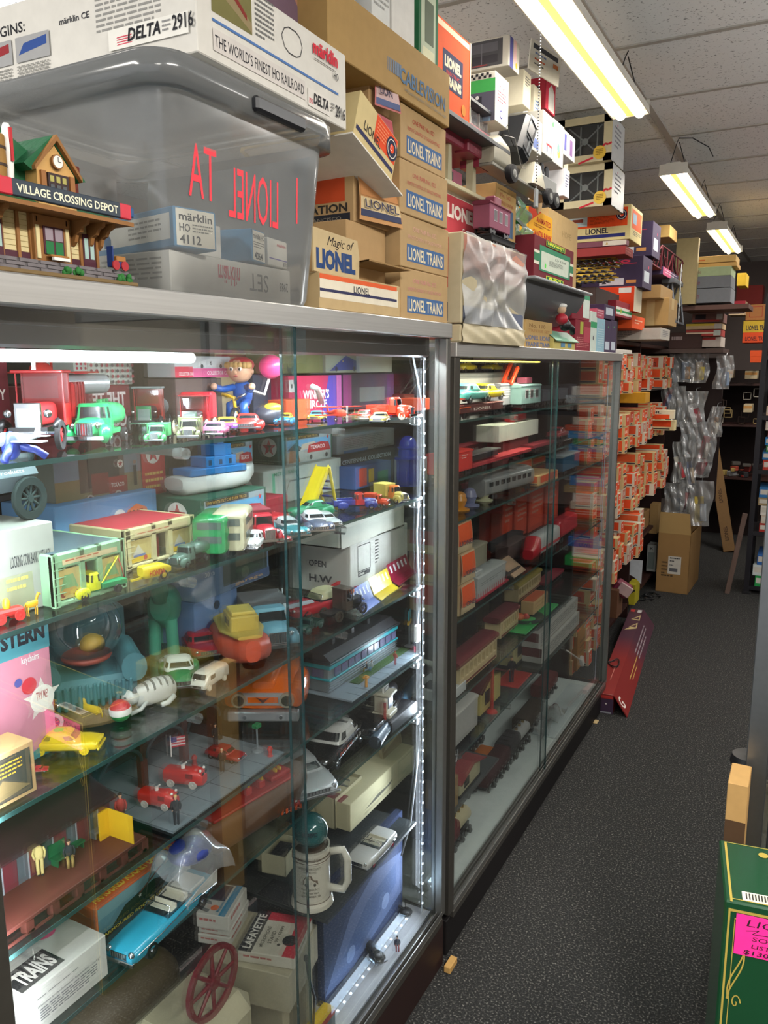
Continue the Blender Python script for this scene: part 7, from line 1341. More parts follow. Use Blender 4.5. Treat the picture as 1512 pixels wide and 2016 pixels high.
def bigtruck():
 P0,a,L=spot((600,1376),(520,1442),S4);L=.34;a=math.radians(-62);c=at((520,1432),S4);d=Vector((math.cos(a),math.sin(a),0));c=c-d*.5*.34
 t=thing('toy_truck','big orange steel toy dump truck with chrome bumper on the fourth shelf','toy truck',(c.x,c.y,S4),a);k=.34;w=.075;m=M(OR,.18,0,.04,20,0,.7)
 mb=MB();mb.xloft([(.0,w*.92,.05,.115),(.18,w*.92,.05,.125),(.36,w*.9,.045,.118),(.45,w*.88,.04,.10),(.49,w*.84,.045,.09)]and[(.0,w*.85,.045,.120),(.05,w*.88,.045,.122),(.10,w*.92,.04,.114),(.14,w*.95,.038,.100),(.162,w*.95,.038,.086),(.17,w*.9,.042,.078)],m,24,3.4);mb.build('hood',t)
 mb=MB();mb.xloft([(-.0,w*.5,.10,.128),(.05,w*.55,.1,.132),(.13,w*.4,.09,.120),(.165,w*.3,.08,.098)],m,18,2.6)
 for s in(-1,1):mb.xloft([(.04,w*.15,.03,.085,s*w*.92),(.08,w*.26,.035,.098,s*w*.92),(.13,w*.26,.035,.098,s*w*.92),(.168,w*.18,.045,.085,s*w*.9)],m,16,2.6)
 mb.build('fenders',t)
 mb=MB();cab=[(.05,-.055,.055,w*.88),(.12,-.055,.055,w*.88),(.165,-.06,.048,w*.8),(.178,-.06,.04,w*.72),(.182,-.06,.03,w*.55)];mb.zloft(cab,m,28,5,win=DWIN,wl=(1,),only='body');mb.build('cab',t);mb=MB();mb.zloft(cab,m,28,5,win=DWIN,wl=(1,),only='win',pil=(2,3,10,11,17,24));mb.build('windows',t)
 mb=MB();n=28
 for j in(2,3,10,11,17,24):
  q=[]
  for lv,jj in((1,j),(1,j+1),(2,j+1),(2,j)):
   z_,xc,hx,hy=cab[lv];u=2*math.pi*(jj+.5)/n;q.append((xc+hx*sgnp(math.cos(u),.4),hy*sgnp(math.sin(u),.4),z_))
  mb.add(q,[(0,1,2,3)],m,True)
 mb.build('window_pillars',t)
 mb=MB();mb.box((.16,-w*.98,.018),(.182,w*.98,.038),M('b9bbbe',.28,.6),.002)
 for s in(-1,1):mb.cyl((.182,s*w*.5,.028),(.185,s*w*.5,.028),.004,CHROME,n=10)
 mb.build('front_bumper',t)
 mb=MB();mb.box((.166,-w*.72,.048),(.174,w*.72,.076),M('c4c6c8',.22,.55),.003);mb.box((.1735,-w*.42,.056),(.1755,w*.42,.068),m);mb.add([(.176,-.016,.07),(.176,0,.055),(.176,.016,.07),(.176,0,.063)],[(0,1,2,3),(3,2,1,0)],CHROME);mb.build('grille',t)
 for s in(-1,1):mb=MB();mb.cyl((.168,s*w*.66,.062),(.179,s*w*.66,.062),.0155,M('c8c2a8',.25,.6),n=22);mb.cyl((.179,s*w*.66,.062),(.18,s*w*.66,.062),.011,M('4a4638',.2,.5),n=20);mb.build('headlamp',t)
 mb=MB();mb.T=tr(-.16,0,.065)@rot(-.30,'Y');D=M('c4540e',.25,0,.05,20,0,.5);b=w*1.02
 mb.box((-.09,-b,0),(.07,b,.006),D);mb.box((.064,-b,0),(.07,b,.10),D)
 for s in(-1,1):
  mb.prism([(-.09,0),(.07,0),(.07,.10),(-.06,.085)],s*b-.0015,s*b+.0015,D,'xz')
  for x in(-.06,-.02,.02,.06):mb.prism([(x-.004,0),(x+.004,0),(x+.002,.088),(x-.002,.088)],s*b+.0015*s,s*b+.008*s,D,'xz')
 mb.build('dump_body',t)
 mb=MB();mb.box((-.24,-.02,.035),(.1,.02,.05),BLACK);mb.build('chassis',t)
 for x in(.105,-.15):
  for s in(-1,1):wheel(t,x,s*w*.86,.033,.02,tyre='1c1c1e',hub='b9b9b4')
 return t
bigtruck()
DY=Yof(722,-.06,S4);DE=1.79
t=thing('toy_diner','turquoise and silver toy diner with dark roof on a grassy base plate','toy building',(-.06,1.48,S4),math.pi/2)
mb=MB();PLT=M('7d8a94',.6,0,.1,60);mb.box((-.03,-.0,0),(.32,.0,.0),PLT);mb.box((-.03,.0,.0),(.33,.25,.004),PLT,.001)
for i in range(11):mb.box((-.03+i*.036,.0,.0041),(-.029+i*.036,.035,.0044),M('5a646c',.7))
mb.build('base_plate',t)
mb=MB();mb.box((.06,.035,.004),(.33,.06,.006),M('3c5a2c',.9,0,.4,300,1.));mb.build('grass',t)
mb=MB();mb.box((-.02,.065,.004),(.31,.20,.07),M('8b959b',.35,.5,.1,20),.004)
for i in range(4):mb.box((-.022,.063,.012+i*.006),(.312,.065,.0145+i*.006),M('a9b4ba',.25,.8))
mb.build('walls',t)
TQ=M('1f94a0',.35)
for z,h in((.034,.005),(.062,.012)):mb=MB();mb.box((-.024,.061,z),(.314,.204,z+h),TQ,.001);mb.build('turquoise_band',t)
for i in range(10):mb=MB();mb.box((.0+i*.031,.0615,.041),(.024+i*.031,.064,.060),M('5d5a78',.2));mb.build('window',t)
for i in range(3):mb=MB();mb.box((-.0225,.08+i*.04,.041),(-.0215,.11+i*.04,.060),M('5d5a78',.2));mb.build('window',t)
mb=MB();mb.box((-.03,.055,.074),(.32,.21,.080),M('141418',.4),.002);mb.prism([(.06,.08),(.08,.095),(.19,.095),(.205,.08)],-.02,.31,M('17171c',.45),'yz');mb.build('roof',t)
for x in(.05,.14,.22):mb=MB();mb.box((x,.1,.09),(x+.014,.12,.108),BLACK,.001);mb.build('roof_vent',t)
E=S4+.0045
for i,(px,py,c1,c2,pose,lab)in enumerate(((660,1322,'6a9ab0','9a4a5a','stand','tiny figure in blue and pink standing at the left end of the diner'),(748,1290,'6a5040','4a4a40','stand','tiny figure in brown standing beside the diner wall'),(778,1308,'b0524a','b05a68','stand','tiny figure in a pink dress on the diner pavement'),(817,1284,'2a2a34','a84a5a','stand','tiny figure in black and red at the right end of the diner'),(722,1322,'2a2a2e','b09a50','sit','tiny seated figure in black on the diner grass'),(732,1320,'b4c0c4','6a8ab0','sit','tiny seated figure in white and blue on the diner grass'))):
 figure(lab,(px,py),E,.036,c1,c2,pose=pose,rz=-.5+i,helmet='b03030' if i==2 else None)
mb=MB();P=at((721,1352),E);mb.cyl((P.x,P.y,E),(P.x,P.y,E+.028),.0035,M('c98a1c',.4),n=8);mb.box((P.x-.006,P.y-.006,E+.02),(P.x+.006,P.y+.006,E+.026),M('c98a1c',.4),.001);tag(mb.build('toy_hydrant'),'tiny orange post at the near corner of the diner plate','toy')
t=thing('toy_lamp_post','toy street lamp with a teal and yellow hanging sign at the right of the diner','toy lamp post',at((806,1272),E),0.3);mb=MB();mb.lathe([(.014,0),(.013,.002),(.003,.004),(.002,.09)],M('6a7074',.4),12);mb.build('post',t);mb=MB();mb.box((-.002,-.015,.075),(.002,.015,.1),M('1f8a96',.4),.001);mb.box((-.003,-.02,.064),(.003,.02,.07),M('c9a01c',.4));mb.build('sign',t)
P=at((770,1402),S5+.008);P=Vector((-.075,1.615,S5));
def pbase():pass
ZP=S4+.003
mb=MB();q=[(at((345,1640),ZP)),(at((562,1487),ZP))];y0,y1=q[0].y,q[1].y
AP=M('6f777c',.65,0,.12,40);mb.box((-.30,y0,S4),(-.056,y1+.01,ZP),AP)
for i in range(6):mb.box((-.30,y0+i*(y1-y0)/6,ZP),(-.056,y0+i*(y1-y0)/6+.001,ZP+.0003),M('4a5055',.7))
for x in(-.11,-.17):mb.box((x,y0,ZP),(x+.001,y1+.01,ZP+.0003),M('4a5055',.7))
tag(mb.build('paved_base'),'grey paved base plate with red toy fire engines on the fourth shelf','base plate')
y0h=y0-.02
t=thing('toy_fire_house','dark red brick toy fire house with arched doorways and a flat roof','toy building',(-.20,y0h,ZP),math.pi/2);BRK=M('4f2019',.6,0,.25,200,.3)
W_=y1-y0+.02;H_=.125
mb=MB();mb.box((0,.1,0),(W_,.2,H_),BRK);mb.box((0,0,0),(.008,.1,H_),BRK);mb.box((W_-.008,0,0),(W_,.1,H_),BRK);mb.box((0,0,H_*.72),(W_,.01,H_),BRK)
for i in range(4):mb.box((i*W_/3-.008 if i else 0,0,0),(i*W_/3+.008 if i<3 else W_,.01,H_*.75),BRK)
mb.build('walls',t)
mb=MB();mb.box((-.008,-.012,H_),(W_+.008,.21,H_+.006),M('24292a',.5),.001);mb.build('roof',t)
for i in range(3):
 mb=MB();c=(i+.5)*W_/3;mb.tube([(c+(W_/6-.006)*math.cos(a),-.001,H_*.42+.035*math.sin(a))for a in[math.pi*k/10 for k in range(11)]],.003,M('3a4044',.6),6);mb.build('door_arch',t)
def feng(label,p0,p1,z,kk=1.):
 P0,a,L=spot(p0,p1,z);L*=kk;t=thing('toy_fire_engine',label,'toy truck',P0,a);R_=M('c4201c',.35,0,.04,20,0,.3);w=.2*L
 mb=MB();mb.xloft([(-.5*L,w*.9,.1*L,.40*L),(-.45*L,w,.06*L,.42*L),(.1*L,w,.06*L,.42*L),(.2*L,w,.06*L,.46*L),(.42*L,w*.95,.06*L,.42*L),(.5*L,w*.7,.08*L,.3*L)],R_,20,4);mb.build('body',t)
 mb=MB();
 for s in(-1,1):mb.ell((.44*L,s*w*.5,.44*L),(.035*L,.035*L,.035*L),WHITE,10,6)
 mb.cyl((-.05*L,0,.42*L),(-.05*L,0,.5*L),.05*L,WHITE,n=10);mb.cyl((-.05*L,0,.5*L),(.05*L,0,.58*L),.02*L,WHITE,n=8);mb.build('water_gun',t)
 mb=MB()
 for s in(-1,1):mb.box((.495*L,s*w*.2,.33*L),(.505*L,s*w*.6,.4*L),BLACK)
 mb.box((.1*L,-w*1.01,.26*L),(.28*L,w*1.01,.38*L),M('7c1412',.4));mb.build('windows',t);four(t,(.27*L,-.3*L),w*.92,.1*L,.06*L,tyre='c9c4bc',hub='c9c4bc');return t
feng('red plastic toy fire engine, front one of two on the grey base',(280,1580),(348,1592),ZP)
feng('red plastic toy fire engine with a flag, rear one of two on the grey base',(330,1540),(402,1548),ZP,1.05)
mb=MB();P=at((340,1535),ZP);mb.cyl((P.x,P.y,ZP+.045),(P.x,P.y,ZP+.085),.0012,WHITE,n=6);mb.face((P.x,P.y,ZP+.062),(.3,1,-.2),(0,0,1),.03,.02,[('r',0,0,1,1,'c9c4c4')]+[('r',0,.0+.29*i,1,.14+.29*i,'b02838')for i in range(4)]+[('r',0,.5,.4,1,'2a3a7a')]);tag(mb.build('toy_flag'),'tiny striped flag standing on the rear red fire engine','flag')
car('dark red toy sedan parked at the right of the grey base',(412,1484),(478,1500),ZP,'9c1a24','sedan',wid=.42,ht=1.)
figure('toy fireman in black and yellow near the red sedan, holding a white helmet',(438,1518),ZP,.045,'1c1c20','26262a',helmet='c9c0a0',rz=-1)
figure('toy fireman in black and yellow at the front corner of the grey base',(348,1622),ZP,.052,'1c1c20','26262a',hair='c0a060',rz=-.8)
figure('toy fireman in black leaning by the fire house roof edge',(425,1470),ZP,.05,'1c1c20','26262a',helmet='222226',rz=-.5)
for(px,py,c,lab)in((532,1488,'b02a1c','tiny red fire hydrant near the edge of the grey base'),(383,1505,'a02420','tiny red fire hydrant by the fire house doorway')):
 mb=MB();P=at((px,py),ZP);mb.lathe([(.006,0),(.004,.002),(.004,.012),(.006,.013),(.004,.018),(.001,.02)],M(c,.4),12,(P.x,P.y,ZP));tag(mb.build('toy_hydrant'),lab,'toy')
t=thing('toy_lamp_post','toy lamp post with a green top on the grey fire house base','toy lamp post',at((507,1478),ZP),0);mb=MB();mb.lathe([(.012,0),(.011,.003),(.002,.005),(.0018,.05)],M('7a8084',.4),12);mb.build('post',t);mb=MB();mb.box((-.006,-.008,.048),(.006,.008,.056),M('1f7a44',.4),.001);mb.build('lamp_top',t)
ys=Yof(56,-.07,S4);ye=Yof(300,-.07,S4);Ls=ye-ys
t=thing('toy_station','long dark maroon toy station with a sloping roof and a porch of tiny people','toy building',(-.062,ys-.05,S4),math.pi/2);Ls+=.03;PM2=M('54261e',.5,0,.15,60)
mb=MB();mb.box((0,0,.018),(Ls,.17,.024),PM2,.001)
for i in range(7):mb.box((i*Ls/6.2,.0,0),(i*Ls/6.2+.012,.012,.018),PM2)
mb.box((0,.0,0),(Ls,.002,.004),PM2);mb.box((0,.1,0),(Ls,.13,.018),PM2);mb.build('porch_deck',t)
mb=MB();mb.box((.0,.07,.024),(Ls*.93,.16,.085),M('4b5258',.5));
for i in range(6):mb.box((.02+i*.042,.068,.026),(.042+i*.042,.07,.068),M('5c1c28',.5));mb.box((.018+i*.042,.0685,.024),(.02+i*.042,.0695,.07),M('8a9096',.5))
mb.build('walls',t)
mb=MB();mb.add([(-.02,.048,.080),(Ls*.97,.048,.080),(Ls*.97,.17,.120),(-.02,.17,.120),(-.02,.048,.083),(Ls*.97,.048,.083),(Ls*.97,.17,.123),(-.02,.17,.123)],[(3,2,1,0),(4,5,6,7),(0,1,5,4),(1,2,6,5)],M('2c1216',.6,0,.2,50));mb.build('roof',t)
mb=MB();mb.box((Ls*.90,.0,.024),(Ls*.905,.05,.07),M('c9a01c',.4));mb.box((Ls*.83,.05,.024),(Ls*.90,.053,.07),M('c9a01c',.4))
for i in range(3):mb.box((Ls*.904,.004+i*.016,.03),(Ls*.9065,.015+i*.016,.064),DWIN)
mb.build('yellow_door',t)
ZQ=S4+.0245
def onp(lab,px,py,c1,c2,H,pose='stand',rz=-.6,**k):P=at((px,py),ZQ);P.x=min(P.x,-.075);figure(lab,None,ZQ,H,c1,c2,pose=pose,rz=rz,loc=Vector((P.x,P.y,ZQ)),**k)
onp('toy woman in a red top and brown skirt on the station porch',240,1627,'9c3a34','5c3028',.058)
onp('toy man in pale yellow standing on the station porch',80,1722,'c0b070','c0b070',.055)
onp('toy man in a black coat seated on a green porch bench',138,1700,'26262a','8a7440',.052,'sit')
for i,(px,py,c,lab)in enumerate(((132,1702,'1c5a34','green toy bench under the seated man on the porch'),(158,1678,'1c5a34','green toy bench right of the seated man on the porch'),(205,1648,'5a6068','grey toy luggage chair beside the woman on the porch'))):
 P=at((px,py),ZQ);P.x=min(P.x-.012,-.085);mb=MB();m=M(c,.5);mb.box((P.x-.008,P.y-.014,ZQ+.009),(P.x+.008,P.y+.014,ZQ+.012),m);mb.box((P.x-.01,P.y-.014,ZQ+.009),(P.x-.007,P.y+.014,ZQ+.03),m)
 for a in(-.012,.01):mb.box((P.x-.007,P.y+a,ZQ),(P.x+.007,P.y+a+.002,ZQ+.009),m)
 tag(mb.build('toy_bench'),lab,'toy bench')
Z5=S5
def finc(t,k,w,h):
 for s in(-1,1):
  mb=MB();mb.prism([(-.52*k,.10*h),(-.1*k,.17*h),(-.3*k,.215*h),(-.53*k,.235*h)],s*w*.93-.003*k,s*w*.93+.006*k,M('c4c4bc',.3),'xz');mb.build('white_side_panel',t)
  mb=MB();mb.tube([(-.5*k,s*w*1.0,.12*h),(-.1*k,s*w*1.02,.16*h),(.2*k,s*w*1.02,.145*h),(.46*k,s*w*.96,.14*h)],.005*k,CHROME,5);mb.build('chrome_trim',t)
 mb=MB();mb.box((-.42*k,-w*.7,.185*h),(-.22*k,w*.7,.225*h),M('c9c9c0',.5),.01*k);mb.build('folded_roof',t)
car('turquoise and white model convertible with big fins on the fifth shelf',(398,1752),(236,1908),Z5,'2f93ad','conv',extra=finc,wid=.30,ht=.92,r=.18,name='model_car',cat='model car')
P1=Vector((-.128,.772,Z5));W_=.20
o=carton('orange ARMOURED ROCKET LAUNCHER box with an army picture, behind the turquoise car',P1,W_,.10,.058,0,'c4581c',{'f':[('r',.02,.06,.98,.94,'5c8490'),('c',.3,.8,.3,'9a9a58')if 0 else('r',.02,.6,.98,.94,'6f949a'),('p',[(.15,.15),(.3,.5),(.62,.62),(.8,.4),(.7,.12)],'1e2a20'),('L',[(.45,.5),(.75,.92)],'6a3a2c',.0016),('c',.3,.2,.09,'141a16'),('c',.5,.24,.09,'141a16'),('c',.66,.3,.09,'141a16'),('s',.46,.45,.07,'c9c9c0'),('r',.02,.02,.98,.15,'1c2420'),('t',.06,.035,.09,'ARMOURED ROCKET LAUNCHER','c9b040',.88,.02)],'t':[('t',.05,.10,.2,'ARMOURED ROCKET LAUNCHER','e0c440',.9,.03),('r',.1,.42,.8,.9,'a9a498'),('L',[(.2,.55),(.4,.8),(.6,.7),(.75,.55)],'3a3a38',.0008),('c',.3,.52,.06,'26262a'),('c',.66,.56,.06,'26262a')],'l':[('r',.1,.1,.9,.9,'b04a1c')]},name='toy_box',bev=.001)
W1=at((66,2062),Z5);o=fx('big white box with a black TRAINS stripe and pink round sticker, lower left corner',-.062,Z5,62,214,1962,.17,'b9b8b0',{'f':[('x',.1,.72,.92,.76,1,'4a4a4e'),('t',.1,.55,.06,'Welcome to the Eastwood Automobilia Catalog!','44444a',.8,.0,.3),('x',.12,.2,.85,.5,5,'5a5a60')],'t':[('r',.0,.06,.52,.34,'1c1c1e'),('t',.06,.11,.18,'TRAINS','d8d4cc',.42,.04),('c',.70,.5,.10,'e02c78'),('x',.3,.4,.5,.46,1,'8a8a8a')],'l':[]},name='toy_box')
zc5=o_top[0]
mb=MB();y0_=Yof(60,-.15,zc5);mb.grid(lambda u,v:(-.22+.13*u,y0_-.03+.10*v,zc5+.004+.045*math.sin(u*3.14)*math.sin(v*3.14)**.6),14,14,WINP);tag(mb.build('plastic_blister'),'clear plastic bubble pack lying on the big white box','blister pack')
bx('dark box with white card in plastic behind the big white box',-.25,S5,60,130,1745,.1,'3a4248',[('r',.3,.4,.9,.8,'8a8c98')])
P0,a,L=spot((345,1690),(560,1560),Z5);t=thing('toy_boat','long wooden and red toy boat with yellow fittings, half wrapped in plastic','toy boat',(P0.x+.035,P0.y+.02,Z5),a);L=.30
mb=MB();mb.xloft([(-.5*L,.10*L,.03,.07),(-.4*L,.13*L,0,.07),(.3*L,.13*L,0,.072),(.46*L,.06*L,.02,.08),(.5*L,.01*L,.05,.085)],M('5c3c22',.5,0,.3,30),18,3.4);mb.build('hull',t)
mb=MB();mb.box((-.42*L,-.1*L,.068),(.3*L,.1*L,.074),M('9c1c1c',.4),.002);mb.box((.12*L,-.06*L,.074),(.3*L,.06*L,.085),M('9c1c1c',.4),.003)
for x in(-.1,.02):mb.box((x*L,-.05*L,.074),(x*L+.05*L,.05*L,.09),M('a82420',.4),.002)
mb.build('deck',t);mb=MB();Y_=M('c9a41c',.4)
for x in(-.09,.03,.16,.2):mb.box((x*L,-.055*L,.09),(x*L+.02*L,-.02*L,.098),Y_,.002);mb.box((x*L,.02*L,.09),(x*L+.02*L,.055*L,.098),Y_,.002)
mb.build('yellow_fitting',t)
mb=MB();P=at((375,1690),Z5+.085);mb.ell((P.x,P.y,Z5+.10),(.035,.04,.016),M('1c2f7c',.4),14,8);o=mb.build('blue_toy_part');o.name='toy_scrap';tag(o,'dark blue plastic piece in a bag on the wooden boat','toy part')
mb=MB();mb.grid(lambda u,v:(P.x-.045+.09*u,P.y-.06+.12*v,Z5+.118+.008*math.sin(u*9+v*5)+.006*math.sin(v*13)-.05*(2*u-1)**4-.03*(2*v-1)**4),20,20,BAGP);tag(mb.build('plastic_bag'),'clear plastic bag over the blue piece on the wooden boat','bag')
def striped(t,k,w,h):
 mb=MB()
 for i in range(6):mb.box((.5*k,-w+i*w*.33,.08*h),(.512*k,-w+i*w*.33+w*.16,.16*h),M('c4501c',.4))
 mb.build('striped_bumper',t)
car('red toy fire truck with an orange and black striped bumper',(520,1560),(572,1606),Z5,'a01c20','truck','toy truck','toy_truck',wid=.56,ht=1.0,two='8c2024',extra=striped)
car('silver model sports car with a dark windscreen, nose toward the aisle',(548,1492),(628,1576),Z5,'a4a8aa','sedan',wid=.5,ht=.72,r=.18,trim=M('8d9094',.3,.6),name='model_car',cat='model car')
def pol_(t,k,w,h):
 mb=MB();mb.face((-.20*k,-w*.55,.303*h),(1,0,0),(0,1,0),.22*k,w*1.1,[('t',.7,.85,.5,'26','1c1c20',-.001,.03)][:0]+[('t',.15,.2,.6,'26','1c1c20',.6,.03,0,0)],off=.004);mb.build('roof_number',t)
 for s in(-1,1):
  mb=MB();mb.box((-.12*k,s*w*.2,.31*h),(-.08*k,s*w*.32,.33*h),M('2a4a9a',.3),.002);mb.build('beacon',t)
  plate([('t',.05,.2,.6,'POLICE','b0503c',.5,.02),('t',.65,.2,.5,'112','c4c4c4',.3,.02)],.6*k,.07*h,(-.3*k if s<0 else .3*k,s*w*1.005,.1*h),(-s,0,0),(0,0,1),'door_lettering',t)
car('black model police car with a white roof numbered 26',(690,1440),(612,1526),Z5,'101114','sedan',roof='c4c4c0',wid=.42,ht=1.,r=.18,extra=pol_,name='model_car',cat='model car')
def vb(t,k,w,h):
 mb=MB();mb.xloft([(-.35*k,w*.7,.2*h,.36*h),(.0,w*.72,.2*h,.38*h),(.03*k,w*.65,.2*h,.34*h)],M('0f0f12',.25),16,3.5);mb.build('canopy_top',t)
car('long black vintage model limousine with spare wheel and white-wall tyres',(770,1388),(712,1462),Z5,'0e0e12','conv',wid=.36,ht=1.,r=.15,tyre='b9b9b4',extra=vb,name='model_car',cat='model car')
mb=MB();a_=Vector((-.055,Yof(742,-.05,Z5),Z5+.016));b_=Vector((-.14,Yof(820,-.14,Z5),Z5+.016));mb.cyl(a_,b_,.016,M('2c4658',.3),n=20,mc=M('16222c',.5));tag(mb.build('cardboard_tube'),'dark blue tube lying at the right end of the fifth shelf','tube')
t=thing('toy_gas_station','small cream toy gas pump house with a LARRY sign on top','toy building',(-.065,Yof(768,-.065,Z5+.03),Z5+.033),math.pi/2+.1);CR_=M('b9b4a0',.5);mb=MB();mb.box((0,0,0),(.05,.05,.012),CR_,.002);mb.box((.004,.01,.012),(.046,.045,.055),CR_,.002);mb.box((.0,.0,.055),(.05,.05,.062),CR_,.002);mb.build('body',t)
mb=MB();mb.box((.01,.02,.062),(.04,.025,.076),WHITE);mb.face((.01,.02,.062),(1,0,0),(0,0,1),.03,.014,[('r',.02,.05,.98,.95,'26262a'),('t',.08,.2,.55,'LARRY','c9c9c4',.84,.02)]);mb.build('roof_sign',t);mb=MB();mb.box((.012,.008,.022),(.038,.01,.05),M('4a5a78',.3));mb.build('window',t)
mb=MB();mb.cyl((-.01,.01,0),(-.01,.01,.05),.004,M('9c2020',.4),n=8);mb.ell((-.01,.01,.053),(.006,.006,.006),M('c4b8a0',.4),8,5);mb.build('gas_pump',t)
mb=MB();mb.box((-.11,Yof(760,-.07,Z5),Z5),(-.055,Yof(812,-.07,Z5),Z5+.032),BLACK,.003);tag(mb.build('small_black_box'),'black block under the cream toy gas pump house','box')
P=at((664,1790),S6+.001);P.x=min(P.x,-.10);t=thing('beer_mug','tall cream ceramic souvenir mug holding a snow globe in its mouth','mug',(P.x,P.y,S6),math.radians(-62));CE=M('c4bfb0',.22,0,.04,10,0,.5);r=.043
mb=MB();mb.lathe([(.045,0),(.048,.003),(.046,.012),(.0415,.02),(.041,.11),(.043,.113),(.041,.117),(.0405,.135),(.042,.14),(.038,.139),(.037,.05)],CE,40);mb.build('mug_body',t)
for z in(.018,.114,.122):mb=MB();mb.lathe([(.0422,z),(.0428,z+.001),(.0422,z+.002)],M('4a3424',.4),40);mb.build('brown_ring',t)
mb=MB();mb.tube([(0,.038,.12),(0,.07,.125),(0,.08,.10),(0,.08,.05),(0,.07,.028),(0,.038,.034)],.0085,CE,10);mb.build('handle',t)
def wrapface(r,z0,h,arc,els):
 mb=MB();mb.face((0,0,0),(1,0,0),(0,1,0),1,1,els,off=0)
 mb.v=[Vector(((r+.0004)*math.cos((v.x-.5)*arc),(r+.0004)*math.sin((v.x-.5)*arc),z0+v.y*h))for v in mb.v];return mb
INK2='3a2a20'
wrapface(.0415,.03,.105,1.7,[('t',.12,.86,.07,'54th Annual Car',INK2,.76,.01),('t',.14,.68,.05,'WESTCHESTER COUNTY',INK2,.72,.01),('t',.3,.61,.04,'OIL TRUCKS',INK2,.4,.01),('p',[(.28,.35),(.28,.45),(.38,.55),(.55,.56),(.6,.46),(.74,.44),(.76,.35)],'5a4638'),('c',.37,.35,.04,'2a1e18'),('c',.65,.35,.04,'2a1e18'),('r',.4,.47,.52,.53,'a89c88'),('t',.22,.22,.05,'Kensington N.Y.',INK2,.6,.01),('t',.28,.14,.045,'Mountain View',INK2,.5,.01),('t',.2,.06,.045,'SEPTEMBER 28',INK2,.62,.01)]).build('printed_crest',t)
t2=thing('small_snow_globe','teal glass globe lettered INTREPID resting in the cream mug','snow globe',(P.x,P.y,S6+.172),math.radians(-60));mb=MB();mb.ell((0,0,0),(.038,.038,.038),M('1c5a5c',.06,.1,.5,14,0,1.),32,20);mb.build('globe',t2)
wrapface(.0378,.004,.012,1.0,[('t',.05,.1,.8,'INTREPID','14202c',.9,.03)]).build('lettering',t2)
def pedal(t,k,w,h):
 mb=MB();mb.tube([(.06*k,-.03*k,.28*h),(.0,0,.30*h),(.06*k,.03*k,.28*h),(.09*k,0,.26*h),(.06*k,-.03*k,.28*h)],.006*k,BLACK,6);mb.build('steering_wheel',t)
car('white toy pedal car with red wheels behind the beer mug',(762,1652),(702,1716),S6,'b9b9b4','conv',wid=.44,ht=1.05,hub='9c1c2c',extra=pedal)
fx('cream box with a fighter plane drawing on the low shelf',-.16,S6,690,815,.075,.13,'b3ac8a',{'f':[('p',[(.2,.3),(.4,.45),(.55,.42),(.62,.5),(.6,.36),(.4,.3)],'4a4a44'),('x',.2,.1,.6,.2,2,'8a846a'),('L',[(.72,.1),(.95,.1),(.95,.9),(.72,.9),(.72,.1)],'8a8468',.0008)],'t':[('r',0,.2,.1,.8,'6a2430')]},name='toy_box')
zpl=o_top[0]
o=cartonmb(.12,.012,.155,'9a8c6c',{'f':[('r',.0,.0,.95,1,'7a6a4c'),('t',.3,.84,.06,'SOUTHERN AMERICA','26241e',.6,.02),('t',.5,.76,.05,'RAILROADS','26241e',.42,.02),('p',[(.05,.4),(.4,.75),(.7,.65),(.6,.3),(.2,.25)],'33302a'),('p',[(.05,.1),(.9,.2),(.9,.3),(.3,.25)],'a89a74')]}).build('book',None,(-.20,Yof(755,-.20,zpl),zpl),math.pi/2);o.rotation_euler=(math.radians(-12),0,math.pi/2);tag(o,'tan book with an old locomotive cover leaning on the cream box','book')
P=Vector((-.085,Yof(700,-.09,S6),S6));t=thing('open_box','open cream box lined with crumpled plastic, right of the silver car','box',(-.2,Yof(660,-.2,S6),S6+.0),math.pi/2);mb=MB();CB=M('a8a284',.6);hh=.085
for q in(((0,0,0),(.14,.002,hh)),((0,.08,0),(.14,.082,hh)),((0,0,0),(.002,.08,hh)),((.138,0,0),(.14,.08,hh)),((0,0,0),(.14,.08,.002))):mb.box(*q,CB)
mb.build('tray',t);mb=MB();mb.grid(lambda u,v:(.01+.12*u,.01+.06*v,.06+.02*math.sin(u*7)*math.sin(v*5)),14,14,BAGP);mb.build('plastic_liner',t)
fx('black and grey textured tall box on the case floor under the mug shelf',-.13,DK,596,626,.29,.12,'232426',{'f':[('x',.2,.1,.8,.9,12,'4a4a48')]},name='toy_box')
o=fx('blue box with a ghostly vintage car picture standing on the case floor',-.105,DK,640,792,.30,.02,'1e2840',{'f':[('r',.0,.0,1,1,'202c4a'),('p',[(.0,.1),(.3,.55),(.6,.7),(1,.6),(1,.2),(.3,.05)],'4c5878'),('p',[(.2,.25),(.5,.5),(.9,.55),(.9,.35),(.4,.15)],'36486c'),('t',.5,.84,.05,'Classic Car','9ab0d0',.35,.01,.3),('c',.3,.2,.07,'6a7898'),('c',.75,.3,.07,'6a7898')]},name='toy_box')
zt6=DK
def stackbox(label,p1,p2,z,h,d,col,f=None,t_=None,l=None,**k):return fit(label,p1,p2,z,h,d,col,{'f':f or[],'t':t_ or[],'l':l or[]},name=k.pop('name','small_box'),**k)
Zc=.42;CB2='a39c84'
carton('cream box carrying the LAFAYETTE box and the small white boxes',(-.062,1.185,.332),.165,.20,Zc-.333,12,CB2,{'l':[('r',.2,.0,.5,.3,'4a4438')]},name='small_box')
mb=MB();mb.box((-.24,1.20,DK),(-.09,1.225,.331),M(CB2,.6),.003);mb.box((-.24,1.29,DK),(-.09,1.315,.331),M(CB2,.6),.003);mb.box((-.25,1.18,DK+.001),(-.07,1.33,DK+.02),M(CB2,.6),.004);tag(mb.build('toy_garage'),'cream open-sided toy garage standing on the case floor under the small boxes','toy building')
